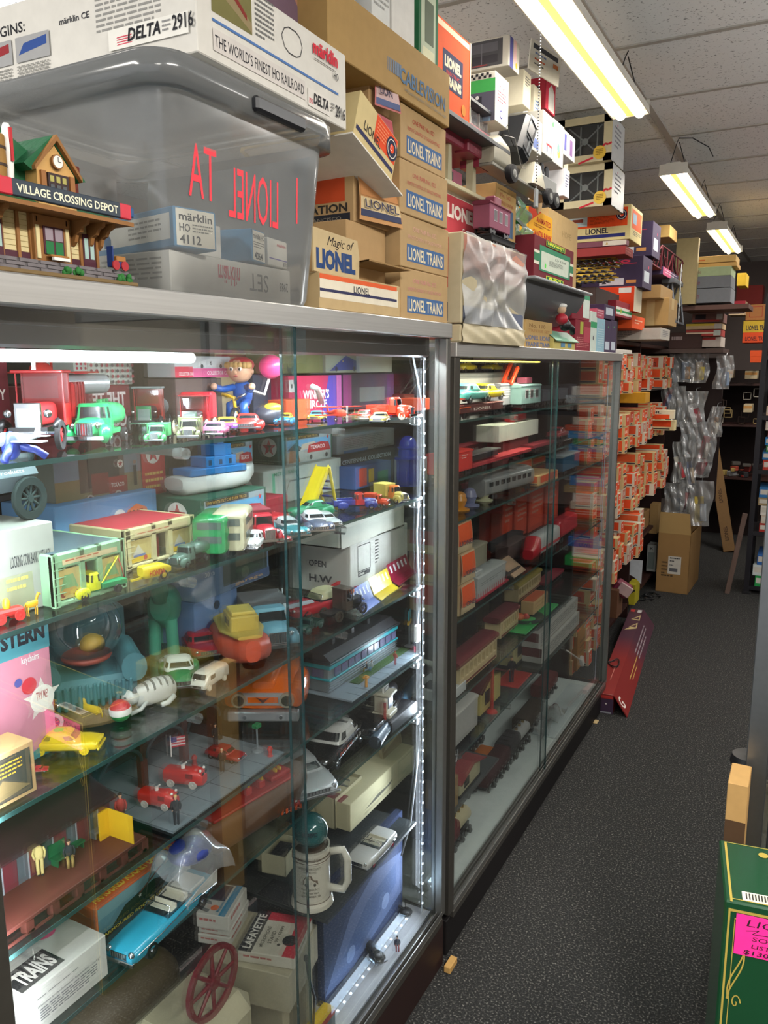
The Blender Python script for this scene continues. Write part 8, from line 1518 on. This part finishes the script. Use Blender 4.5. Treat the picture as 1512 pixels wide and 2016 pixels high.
def flat(label,x,z,y,w,d,h,tilt,col,t_,f=None,**k):return carton(label,(x,y,z),w,d,h,tilt,col,{'t':t_,'f':f or[],'l':[('x',.1,.3,.9,.7,1,'a05a54')]},name='small_box',**k)
flat('white LAFAYETTE microphone stand box with a black disc and red corner',-.062,Zc,1.205,.128,.125,.026,16,'b9b4a4',[('r',0,.76,1,1,'1c1c20'),('t',.08,.81,.14,'LAFAYETTE','d0ccc0',.84,.03),('p',[(.0,0),(1,0),(1,.76),(.8,.76),(.8,.22),(0,.22)],'a82434'),('t',.15,.62,.07,'MICROPHONE','33302a',.5,.01),('t',.25,.50,.07,'STAND','33302a',.3,.01),('t',.3,.40,.06,'99 - 63499','33302a',.4,.01),('c',.38,.20,.13,'1c1c20'),('c',.25,.36,.03,'1c1c20')],[('x',.1,.2,.9,.8,1,'8a8474')])
for i,(lab,hz,tcol)in enumerate((('white red-lined box, lowest of three left of the LAFAYETTE box',.022,[('L',[(.05,.1),(.95,.1),(.95,.9),(.05,.9),(.05,.1)],'a03a34',.0008)]),('white box with thin red lines, middle of three left of the LAFAYETTE box',.016,[('x',.2,.2,.8,.8,3,'a03a34')]),('blue and white speaker box with an orange dot, top of three small boxes',.034,[('r',.0,.12,1,.32,'2f7a9a'),('r',.45,.38,.95,.95,'3a3440'),('c',.22,.55,.12,'c8602c'),('t',.1,.36,.1,'Muraphone','4a7a90',.32,.01)]))):
 flat(lab,-.222,Zc+(0,.023,.040)[i],1.195+(.0,.004,-.002)[i],.105,.075,hz,16,'b4b2a8',tcol,[('x',.1,.2,.9,.8,1,'a05a54')])
for i,(x_,y_,a)in enumerate(((-.29,1.40,8),(-.20,1.375,10),(-.25,1.50,4))):
 t=thing('open_box','small open cream box with parts inside, '+['left','middle','right'][i]+' of three behind the white boxes','box',(x_,y_,S6),math.pi/2+math.radians(a),'open cream boxes');mb=MB();hh=.05
 for q in(((0,0,0),(.085,.002,hh)),((0,.06,0),(.085,.062,hh)),((0,0,0),(.002,.06,hh)),((.083,0,0),(.085,.06,hh)),((0,0,0),(.085,.06,.002))):mb.box(*q,CB)
 mb.build('tray',t);mb=MB();mb.box((.01,.01,.03),(.075,.05,.04),M('26262a',.5,0,.5,90,1.),.003);mb.build('small_parts',t);mb=MB();mb.T=tr(0,.06,hh)@rot(math.radians(35),'X');mb.box((0,0,0),(.085,.05,.002),CB);mb.build('box_cover',t)
P=Vector((-.10,1.0,.532));t=thing('cast_iron_wheel','dark red cast spoked wheel standing low in the nearest case','wheel',P,0);RW=M('6a1620',.4);R_=.068
mb=MB();mb.lathe([(R_*.86,-.004),(R_,-.005),(R_,.005),(R_*.86,.004),(R_*.86,-.004)],RW,36,(0,0,0),'x',cap=False);
for i in range(8):a=i*math.pi/4;mb.cyl((0,0,0),(0,R_*.88*math.cos(a),R_*.88*math.sin(a)),.005,RW,.0035,n=6)
mb.cyl((-.008,0,0),(.008,0,0),.012,RW,n=14);mb.build('spoked_rim',t);mb=MB();mb.box((-.24,.90,.1662),(-.07,1.10,.463),M('a8a286',.5),.03);tag(mb.build('plastic_case'),'cream rounded plastic case under the dark red spoked wheel','case')
mb=MB();mb.tube([(-.052,1.235,.428),(-.05,1.24,.38),(-.046,1.255,.32),(-.05,1.25,.24),(-.055,1.235,.172)],.003,BLACK,6);mb.ell((-.052,1.235,.43),(.006,.006,.008),BLACK,8,6);mb.ell((-.055,1.235,.172),(.014,.014,.006),BLACK,10,6);tag(mb.build('gooseneck_lamp'),'thin black gooseneck rod standing in front of the cream cases','rod')
mb=MB();mb.ell((-.36,1.0,.36),(.09,.16,.10),M('4a3f28',.5,0,.2,10),20,12);mb.box((-.45,.8,.167),(-.27,1.15,.30),M('3c3424',.6),.03);tag(mb.build('brown_bundle'),'dim brown rounded bundle at the bottom left behind the red wheel','bundle')
fx('yellow and red blister box at the bottom of the case under the microphones',-.055,DK+.002,500,660,.055,.03,'b09a20',{'f':[('r',0,.7,1,1,'a03020'),('r',.8,0,1,.7,'5a6a70')],'t':[('r',0,.2,1,.8,'c4a41c')]},name='toy_box')
car('small red and black toy racing car tipped on the LED strip',(752,1900),(706,1846),DK+.01,'1a1c1a','round',wid=.3,ht=.7,hub='a9b4b8',two='a82030')
figure('small toy rider in dark blue on the lit case floor',(782,1868),DK+.003,.05,'1c2440','8c1c24',hair='1a1410',pose='sit',rz=-1)
mb=MB();P=at((806,1802),DK);mb.ell((P.x-.01,P.y,DK+.008),(.018,.018,.008),BLACK,14,6);mb.tube([(P.x-.01,P.y,DK+.012),(P.x-.04,P.y-.01,DK+.03),(P.x-.08,P.y-.03,DK+.045)],.003,BLACK,6);mb.tube([(P.x-.01,P.y,DK+.012),(P.x-.03,P.y+.03,DK+.02),(P.x+.02,P.y+.04,DK+.006)],.002,BLACK,6);tag(mb.build('microphone_base'),'small black round stand with rods on the lit case floor','stand')
# ---------------- inside the second case ----------------
R1,R2,R3,R4,R5,R6=BS;DB=.119
ZB=lambda lab,px0,px1,x,z,h,d,col,**k:boxcar(lab,x,z,px0,px1,h,d,col,group=k.pop('group',None),**k)
LIO=[('t',.3,.3,.35,'LIONEL','c9bfb8',.4,.02)]
mb=MB();mb.box((-.065,1.93,1.668),(-.055,2.75,1.672),M('ffe860',.4,emit=6.));tag(mb.build('yellow_lamp_strip'),'glowing yellow lamp strip along the top of the second case','lamp')
ZB('dark red LIONEL flatcar carrying toy cars at the front of the second case',905,990,-.055,R1,.04,.05,'4c1a1a',els=LIO)
zf=R1+.042
def carx(lab,px0,px1,x,z,col,**k):
 y0=Yof(px0,x,z);y1=Yof(px1,x,z);t=thing('toy_car',lab,'toy car',(x-.02,(y0+y1)/2,z),math.pi/2);return mkcar(t,y1-y0,col,'sedan',**k)
carx('turquoise toy car riding on the dark red flatcar',908,955,-.065,zf,'4a9c98')
carx('yellow toy car riding on the dark red flatcar, right of the turquoise one',948,987,-.08,zf,'c9b81c')
carx('yellow toy car on the upper car carrier behind, left',908,938,-.24,zf+.085,'b9aa1c')
carx('yellow toy car on the upper car carrier behind, right',968,990,-.24,zf+.085,'b9aa1c')
carx('dark red toy car on the upper car carrier at the far left',893,910,-.24,zf+.085,'8c2030')
ZB('grey car carrier wagon with white railings behind the toy cars',893,1000,-.22,R1,.125,.06,'8d9092',els=[('r',0,.6,1,.9,'c9c9c9'),('x',.05,.2,.9,.5,2,'5a4a4c')])
ZB('orange toy wagon with wheels at the near end of the top shelf',888,925,-.055,R1,.035,.05,'c8521c')
ZB('orange slatted toy wagon standing behind the orange one',890,906,-.14,R1,.075,.05,'c8501c',els=[('x',.1,.1,.9,.9,5,'8c3010')])
t=ZB('grey LIONEL crane wagon with a bright orange boom',985,1020,-.13,R1,.09,.06,'7f8088',els=[('x',.1,.3,.6,.8,4,'c0c0c4')])
mb=MB();mb.box((-.01,-.015,.09),(.10,-.008,.10),M('c8401c',.35),.002);mb.T=tr(.0,-.01,.08)@rot(-.7,'Y');mb.box((0,0,0),(.12,.012,.014),M('c8401c',.35),.002);mb.box((0,-.03,0),(.09,-.02,.014),M('c8401c',.35),.002);mb.build('crane_boom',t)
ZB('pale teal LIONEL work caboose with a roof cabin',1026,1064,-.09,R1,.085,.06,'6c8a8a',roof='7a9a9a',els=[('x',.2,.3,.8,.8,3,'a9c0c0')],tail=cabx)
for i in range(4):
 ZB('dark grey toy train wagon on the top shelf, %s behind the teal caboose'%ONES[i+1],1068+i*17,1083+i*17,-.10-.02*(i%2),R1,.06+.012*(i%2),.05,['3c3f48','2a2c34','4a4c54','33303a'][i])
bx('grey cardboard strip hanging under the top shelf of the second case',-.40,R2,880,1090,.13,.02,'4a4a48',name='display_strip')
ZB('bright red open hopper wagon at the near end of the second shelf',880,930,-.055,R2,.075,.06,'b42018',els=[('c',.3,.5,.25,'c4604c'),('c',.3,.5,.2,'b42018'),('x',.55,.6,.8,.85,2,'d0a8a0')])
t=ZB('long red depressed flatcar frame with black and silver load',932,1046,-.055,R2,.028,.045,'9c2830')
mb=MB();mb.box((-.3,-.02,.034),(-.06,.02,.05),BLACK,.002);mb.box((-.30,-.022,.052),(-.04,.022,.056),M('9a9da0',.3,.6));mb.build('silver_load',t)
ZB('dark red LIONEL flatcar behind the long red one',900,960,-.22,R2,.045,.05,'7c2030',els=LIO)
ZB('second long dark red flatcar further down the second shelf',1050,1092,-.07,R2,.03,.045,'842430')
mb=cartonmb(.42,.08,.055,'b9bab0');P=Vector((-.10,Yof(982,-.10,R2+.04),R2+.06));tag(mb.build('white_box',None,P,math.pi/2),'long plain white box lying across the red flatcars','box')
bx('red box supporting the long white box on the second shelf',-.13,R2,990,1040,.059,.06,'7c2a2c')
t=thing('toy_caboose','small shiny red toy caboose on the long white box','toy train car',(-.13,Yof(1015,-.13,R2+.11),R2+.1155),math.pi/2);mb=MB();mb.xloft([(-.06,.02,0,.03),(.06,.02,0,.03)],M('a01c24',.25),14,5);mb.build('body',t);mb=MB();mb.box((.0,-.014,.03),(.04,.014,.046),M('b0202c',.3),.002);mb.build('cupola',t)
carx('dark red toy car on a black carrier behind the door edge',1098,1118,-.06,R2+.03,'7c1c24')
ZB('black LIONEL car carrier wagon right of the door edge',1098,1136,-.055,R2,.028,.05,'16161a',els=LIO)
def ob(lab,x,z,a,b,top,d,**k):return bx(lab,x,z,a,b,top,d,'b9986a',[('r',.05,.25,.95,.95,'c2481f'),('t',.3,.05,.15,'LIONEL','2a2630',.5,.02)],[('r',.05,.3,.92,.95,'c44a22'),('r',.05,.08,.92,.2,'25243a')],name='train_carton',**k)
ob('orange LIONEL box with a torn flap at the middle of the third shelf',-.12,R3,1015,1046,912,.14)
ob('worn orange box with crossed tape behind the torn one',-.26,R3,1048,1074,905,.10)
t=thing('observation_car','silver streamlined toy observation car with round end, on the third shelf','toy train car',(-.105,2.60,R3),math.radians(84));SV=M('a9adad',.28,.6);mb=MB()
mb.xloft([(-.24,.03,.016,.075),(.10,.031,.016,.075),(.14,.029,.016,.074),(.165,.02,.018,.066),(.172,.008,.022,.05)],SV,20,4.5);mb.xloft([(-.24,.025,.07,.088),(.1,.025,.07,.088),(.15,.014,.066,.078)],SV,16,2.6);mb.build('body',t)
for i in range(8):
 mb=MB()
 for s in(-1,1):mb.box((-.21+i*.042,s*.0312,.045),(-.185+i*.042,s*.0318,.06),DWIN)
 mb.build('window',t)
mb=MB()
for x in(-.17,.09):
 for s in(-1,1):mb.cyl((x-.012,s*.026,.009),(x-.012,s*.029,.009),.009,BLACK,n=12);mb.cyl((x+.012,s*.026,.009),(x+.012,s*.029,.009),.009,BLACK,n=12)
mb.build('wheel_truck',t)
ob('orange LIONEL box with a flap, crossing the door edge',-.055,R3,1062,1098,938,.10)
t=ZB('blue toy boxcar with silver roof bands right of the door edge',1108,1140,-.055,R3,.08,.07,'1f4a64',roof='8a9498')
for i in range(5):bx('olive drab train box at the back of the third shelf, %s from the near end'%ONES[i+1],-.30,R3,880+i*19,897+i*19,.075,.10,'5a522c',[('r',.1,.1,.9,.9,'6a5c2e')],name='train_carton',group='olive boxes')
for i,(px,c,nm)in enumerate(((905,'b87a1c','amber'),(925,'6a7090','blue grey'),(952,'a8a88a','cream'))):
 P=Vector((-.12,Yof(px,-.12,R3),R3));mb=MB();mb.lathe([(.03,0),(.03,.004),(.014,.008),(.022,.03),(.016,.05),(.006,.056)],M(c,.3),20,P);tag(mb.build('toy_lamp'),'small '+nm+' coloured toy fixture at the near end of the third shelf','toy')
ZB('pinkish red toy gondola behind the silver observation car',935,975,-.19,R3,.035,.05,'8c3038')
for i,(a,b)in enumerate(((898,930),(905,935),(905,940))):
 z=R4+(2-i)*.094;flapbox('orange LIONEL locomotive box with bulging flap, %s of three at the near end'%('topmost','middle','lowest')[i],-.062,Yof(a,-.06,z),z,.11,.16,.092,[('r',.1,.25,.85,.9,'9c3a2c')],('b9a684',(.05,.22,'b9a684'),(.25,.95,'cc4e1c')),0,'a58e68',.006)['group']='bulging orange boxes'
t=ZB('silver grey toy diesel switcher with a red frame',940,995,-.06,R4,.085,.055,'8f9494',els=[('x',.1,.5,.9,.7,2,'6a6e70')])
mb=MB();L=(Yof(995,-.06,R4)-Yof(940,-.06,R4));mb.box((-L/2-.02,-.032,.012),(L/2+.02,.032,.018),M('a01c34',.4));mb.box((-L/2+.0,-.02,.085),(-L/2+.06,.02,.10),M('9aa0a0',.4),.002)
for i in range(14):mb.cyl((-L/2+i*L/13,-.031,.018),(-L/2+i*L/13,-.031,.035),.0008,M('a01c34',.4),n=4)
mb.build('red_walkway',t)
ZB('grey toy train car shell behind the silver switcher',925,958,-.20,R4,.10,.05,'8a8674')
def eunit(lab,a,b,x,roof,nose):
 y0=Yof(a,x,R4+.03);y1=Yof(b,x,R4+.03);L=y1-y0;t=thing('toy_diesel_engine',lab,'toy train engine',(x-.03,(y0+y1)/2,R4),-math.pi/2);mb=MB();N=M(nose,.22,0,.04,20,0,.4);R=c_(roof)
 mb.xloft([(-L/2,.03,.018,.092),(L*.3,.03,.018,.092)],R,20,4.5);mb.build('body',t);mb=MB();mb.xloft([(L*.3,.0305,.016,.0925),(L*.36,.030,.016,.092),(L*.40,.029,.016,.07),(L*.5,.020,.014,.05)],N,20,4);mb.build('nose',t)
 mb=MB()
 for s in(-1,1):mb.add([(L*.365,s*.004,.075),(L*.365,s*.024,.075),(L*.352,s*.022,.088),(L*.352,s*.004,.088)],[(0,1,2,3),(3,2,1,0)],DWIN)
 mb.build('windscreen',t);mb=MB()
 for q in(-.34,-.26,.2,.28):
  for s in(-1,1):mb.cyl((q*L,s*.024,.01),(q*L,s*.028,.01),.01,BLACK,n=12)
 mb.build('wheel_truck',t);mb=MB();mb.box((-L/2,-.0312,.035),(L*.3,.0312,.045),c_(nose));mb.build('side_stripe',t)
eunit('red nosed silver toy diesel engine facing the camera, before the door edge',1055,1102,-.06,'a4a8a8','b0202c')
eunit('all red toy diesel engine behind the silver one',1096,1136,-.075,'a01c28','a81c2c')
for i,(a,b,x,h,c)in enumerate(((985,1030,-.22,.05,'2c2c30'),(1000,1035,-.14,.075,'4a3a38'),(985,1024,-.07,.025,'1c1c20'))):ZB(('dark grey wagon behind the tan sign card','brown capped wagon behind the silver diesel engine','low black rail wagon right of the silver switcher')[i],a,b,x,R4,h,.05,c)
mb=MB();P=Vector((-.09,Yof(995,-.09,R4+.06),R4+.028));mb.T=tr(*P)@rot(.6,'Y');mb.box((-.04,0,0),(.04,.12,.004),M('9a8068',.7));tag(mb.build('sign_card'),'tan printed card leaning on the low black wagon','card')
for i,(a,b,x,h)in enumerate(((988,1012,-.28,.24),(1012,1040,-.27,.20),(1040,1072,-.26,.22),(1072,1098,-.25,.25))):bx('tall orange red train box at the back of the fourth shelf, %s from the left'%ONES[i+1],x,R4,a,b,h,.10,'9c3420',[('r',.1,.1,.9,.9,'b03c22'),('x',.2,.3,.8,.7,4,'a88070')],name='train_carton',group='back row orange boxes')
def trolley(lab,a,b,x,z,roof='5c1820',h=.09):
 y0=Yof(a,x,z);y1=Yof(b,x,z);L=y1-y0;t=thing('toy_trolley',lab,'toy trolley car',(x-.03,(y0+y1)/2,z),math.pi/2);C=M('b8a67c',.4);mb=MB();mb.box((-L/2,-.03,.012),(L/2,.03,h*.42),C,.002);mb.box((-L/2,-.03,h*.72),(L/2,.03,h*.8),C)
 for i in range(10):mb.box((-L/2+i*L/9.3,-.03,h*.4),(-L/2+i*L/9.3+.008,.03,h*.75),C)
 mb.box((-L/2+.01,-.0305,h*.18),(L/2-.01,.0305,h*.25),M('6a2420',.4));mb.build('body',t);mb=MB();mb.xloft([(-L/2-.01,.034,h*.76,h),(L/2+.01,.034,h*.76,h)],c_(roof),16,2.8);mb.build('roof',t);mb=MB()
 for q in(-.3,.3):
  for s in(-1,1):mb.cyl((q*L,s*.024,.01),(q*L,s*.028,.01),.01,BLACK,n=12)
 mb.build('wheel_truck',t)
trolley('long red and cream toy trolley with many windows, near left of the fifth shelf',905,978,-.06,R5,h=.10)
trolley('red and cream toy trolley, second along the fifth shelf',985,1020,-.11,R5)
trolley('yellow toy trolley with slatted sides at the middle of the fifth shelf',1020,1064,-.20,R5,'8a7c34')
mb=MB();P=Vector((-.07,Yof(1045,-.07,R5),R5));mb.box((-.17,P.y-.10,R5),(-.055,P.y+.32,R5+.006),M('2a9c50',.35),.003);mb.box((-.16,P.y,R5+.006),(-.07,P.y+.06,R5+.02),M('2a9c50',.35),.003);tag(mb.build('toy_platform'),'bright green plastic toy platform on the fifth shelf','toy')
bx('small orange and cream box on the green plastic platform',-.085,R5+.021,1050,1078,.05,.05,'b9986a',[('x',.1,.2,.9,.8,2,'a88a60')],t_=[('r',.05,.05,.95,.95,'c05a34')],name='train_carton')
t=thing('round_toy_dish','dark green round toy pond with orange figures','toy',(-.12,Yof(1030,-.12,R5),R5),0);mb=MB();mb.lathe([(.05,0),(.075,.01),(.078,.022),(.07,.02),(.04,.01)],M('1f3a34',.4),28);mb.build('dish',t);mb=MB();mb.ell((.0,-.05,.028),(.02,.02,.016),M('b8501c',.5),10,6);mb.ell((.02,-.03,.025),(.015,.015,.014),M('a02820',.5),10,6);mb.build('orange_figure',t)
ZB('red flatcar with white hull-like load at the back right of the fifth shelf',1075,1110,-.17,R5,.03,.05,'7c1c2c')
bx('white tray with dark parts at the near end of the fifth shelf',-.058,R5+.0,884,918,.03,.12,'b0b4b4',[],t_=[('r',.1,.2,.6,.8,'33363a')],name='white_box')
mb=MB();P=Vector((-.06,1.92,R5+.13));mb.add([(P.x,P.y,P.z),(P.x,P.y+.09,P.z-.02),(P.x-.1,P.y+.02,P.z+.02),(P.x,P.y,P.z-.004),(P.x,P.y+.09,P.z-.024),(P.x-.1,P.y+.02,P.z+.016)],[(0,1,2),(5,4,3),(0,3,4,1)],M('a9b0a8',.5));tag(mb.build('folded_card'),'pale folded card above the white tray at the near end','card')
ZB('silver tank and amber ended toy tank wagon at the near end of the sixth shelf',886,940,-.07,R6,.12,.06,'9a9a98',roof='a4a4a0')
mb=MB();P=Vector((-.06,1.93,R6));mb.tube([(P.x+.03*math.cos(i),P.y+.05+.05*math.sin(i*1.3),R6+.02+.015*math.sin(i*2))for i in range(24)],.003,M('9a9da0',.25,.7),5);tag(mb.build('wire_tangle'),'shiny tangle of wire hooks under the silver tank wagon','wire')
for i,(z,lab)in enumerate(((R6,'lower'),(R6+.062,'upper'))):
 bx('shallow white set box with sketched sides, '+lab+' of two right of the door edge',-.06-.012*i,z,1066-6*i,1140-3*i,.06,.26,'a9a9a4',[('x',.05,.15,.95,.85,5,'7a7a7a')],[('r',0,.4,1,1,'5a2024')],[('r',.06,.06,.94,.94,'55585a')]if i else[('r',.05,.05,.95,.95,'6a2a2c')],name='white_box',group='shallow white set boxes')
mb=MB();P=Vector((-.09,Yof(1062,-.09,R6),R6));mb.ell((P.x-.06,P.y,R6+.045),(.04,.07,.045),M('35607c',.35,0,.3,30,.6),16,10);tag(mb.build('wrapped_toy'),'blue plastic wrapped bundle before the white set boxes','bundle')
def hut(lab,a,b,x,z,wall,roof,h=.10,d=.09):
 y0=Yof(a,x,z);y1=Yof(b,x,z);L=y1-y0;t=thing('toy_building',lab,'toy building',(x,y0,z),math.pi/2);mb=MB();mb.box((0,0,0),(L,d,h*.7),M(wall,.5),.002);mb.face((0,0,0),(1,0,0),(0,0,1),L,h*.7,[('r',.2,.3,.45,.8,'26262a')]);mb.face((0,d,0),(0,-1,0),(0,0,1),d,h*.7,[('r',.3,.4,.65,.8,'26262a')]);mb.box((-.002,-.002,0),(L+.002,d,.01),BLACK);mb.build('walls',t)
 mb=MB();mb.prism([(-.02,h*.66),(L/2,h),(L+.02,h*.66),(L+.02,h*.7),(L/2,h*1.06),(-.02,h*.7)],-.015,d+.015,c_(roof),'xz');mb.build('roof',t)
DH=R6
hut('pale yellow toy house with a dark red roof and dark windows',945,985,-.09,R6-.0,'a99c5c','4a1a1e',.14)
hut('cream toy house with a green roof behind the small figure',1010,1048,-.14,R6,'9a9468','24483c',.15)
hut('low cream toy station with a dusty red roof at the near end',900,938,-.07,DB+.27,'a9a484','843a3c',.08)if 0 else None
mb=MB();P=Vector((-.075,Yof(968,-.075,R6),R6));mb.lathe([(.02,0),(.018,.006),(.006,.012),(.005,.17)],M('a02420',.4),16,P);tag(mb.build('toy_signal'),'thin red toy signal post before the pale yellow house','toy')
mb=MB();P=Vector((-.10,Yof(1010,-.10,R6),R6));mb.box((P.x-.05,P.y-.06,R6),(P.x+.04,P.y+.10,R6+.006),M('a02a28',.4),.002);tag(mb.build('toy_platform'),'flat red toy base carrying the small dark figure','toy')
figure('small dark toy figure holding a tan case on the red base',None,R6,.10,'1c1c24','1c2030',rz=-.8,loc=Vector((P.x,P.y-.02,R6+.0065)))
mb=MB();mb.box((-.32,2.4,R6),(-.20,3.3,R6+.025),M('3c1f20',.5),.003);tag(mb.build('toy_platform'),'long dark maroon toy platform behind the green roofed house','toy')
mb=MB();mb.box((-.46,1.90,.312),(-.07,2.46,.320),M('4a4e50',.4));t=thing('low_shelf','short dark low shelf at the near end of the second case','shelf',(0,0,0));mb.build('shelf_board',t)
for q in((-.45,1.91),(-.45,2.44)):mb=MB();mb.box((q[0],q[1],DB),(q[0]+.01,q[1]+.01,.312),ALU);mb.build('shelf_leg',t)
hut('low cream toy station with a dusty red roof on the low shelf',905,945,-.085,.3205,'a9a484','843a3c',.085)
bx('tan train box with a white rounded label at the near end of the low shelf',-.078,.3205,884,902,.10,.08,'8a7450',name='train_carton')
def loco(lab,a,b,x,col,boiler=None,h=.085,kind='diesel'):
 z=DB;y0=Yof(a,x,z);y1=Yof(b,x,z);L=y1-y0;t=thing('toy_locomotive',lab,'toy train engine',(x-.04,(y0+y1)/2,z),math.pi/2);C=c_(col)
 if kind=='diesel':mb=MB();mb.xloft([(-L/2,.034,.025,h),(L/2,.034,.025,h)],C,18,5);mb.build('body',t)
 else:
  mb=MB();mb.cyl((-.05*L,0,.055),(L/2,0,.055),.026,c_(boiler or col),n=22)
  for q in(.1,.25,.4):mb.cyl((q*L,0,.078),(q*L,0,.09),.006,GOLD,n=10)
  mb.build('boiler',t);mb=MB();mb.xloft([(-L/2,.034,.03,.095),(-.05*L,.034,.03,.095)],C,16,5)
  for q in range(3):mb.box((-L*.42+q*L*.12,-.02,.094),(-L*.38+q*L*.12,.02,.098),C,.001)
  mb.build('cab',t)
 mb=MB();n=max(3,int(L/.035))
 for i in range(n):
  for s in(-1,1):q=-L/2+.02+i*(L-.04)/max(1,n-1);mb.cyl((q,s*.026,.012),(q,s*.031,.012),.012,M('1a1a1c',.4,.3),n=12)
 mb.box((-L*.48,-.02,.012),(L*.48,.02,.03),BLACK);mb.box((L/2,-.004,.012),(L/2+.025,.004,.02),BLACK,.002);mb.build('wheel_set',t)
 for i in range(3):q=-L*.3+i*L*.3;mb=MB();mb.box((q-.008,-.045,.012),(q+.008,-.031,.024),BLACK,.002);mb.build('side_frame',t)
loco('dark red steam style toy engine with a gold boiler on the case floor, nearest',886,935,-.10,'5c1a20','b0a888',kind='steam')
loco('dark blue grey toy engine cab beside the red and gold engine',892,948,-.19,'2f3846')
loco('orange topped grey toy diesel lying behind the blue grey engine',925,978,-.18,'b0601c')
loco('black and dark red toy engine along the case floor',965,1008,-.13,'3a181c')
loco('black toy steam engine with a silver drum, before the door edge',1008,1050,-.13,'2a2a2e','a0a2a2',kind='steam')
loco('dark brown toy engine near the door edge on the case floor',1040,1072,-.15,'33281e')
loco('dark red roofed toy train car right of the door edge on the case floor',1074,1100,-.19,'5c1c1c')
loco('navy toy engine at the very back of the case floor',900,960,-.30,'14203a')
mb=MB();mb.grid(lambda u,v:(-.24+.16*u,3.05+.35*v,DB+.004+.05*abs(math.sin(u*7+v*3)*math.sin(v*8+u*2))),30,30,BAGP);tag(mb.build('crumpled_plastic'),'crumpled clear plastic at the far end of the second case floor','plastic')
mb=MB();mb.box((-.16,3.1,DB),(-.04,3.72,DB+.003),M('b4c0c0',.5));tag(mb.build('white_paper'),'flat white sheet at the far front of the second case floor','paper')
bx('brown box standing on the floor at the far end of the second case',-.17,DB,1135,1158,1245,.08,'8a5f24',[('x',.2,.3,.7,.7,3,'5a3c18')],name='train_carton')
mb=MB();pts=[atx(p,-.09)for p in((1197,725),(1196,800),(1186,900),(1183,1000),(1178,1100),(1172,1200),(1150,1235))];mb.tube(pts,.003,M('9fb0a8',.5),6);tag(mb.build('hanging_cable'),'pale green cord hanging at the far end inside the second case','cord')
mb=MB();pts=[atx(p,-.07)for p in((1115,1280),(1130,1290),(1143,1300))];mb.tube(pts,.003,WHITE,6);P=pts[-1];mb.T=tr(*P)@rot(.6,'X');mb.box((-.008,0,-.05),(.008,.03,.0),WHITE,.003);tag(mb.build('power_adapter'),'white power adapter hanging low at the far end of the second case','adapter')
mb=MB();mb.box((-.045,B1-.05,.15),(-.043,B1-.038,1.62),M('a9aec0',.5));tag(mb.build('unlit_led_strip'),'unlit pale LED strip up the far post of the second case','led strip')
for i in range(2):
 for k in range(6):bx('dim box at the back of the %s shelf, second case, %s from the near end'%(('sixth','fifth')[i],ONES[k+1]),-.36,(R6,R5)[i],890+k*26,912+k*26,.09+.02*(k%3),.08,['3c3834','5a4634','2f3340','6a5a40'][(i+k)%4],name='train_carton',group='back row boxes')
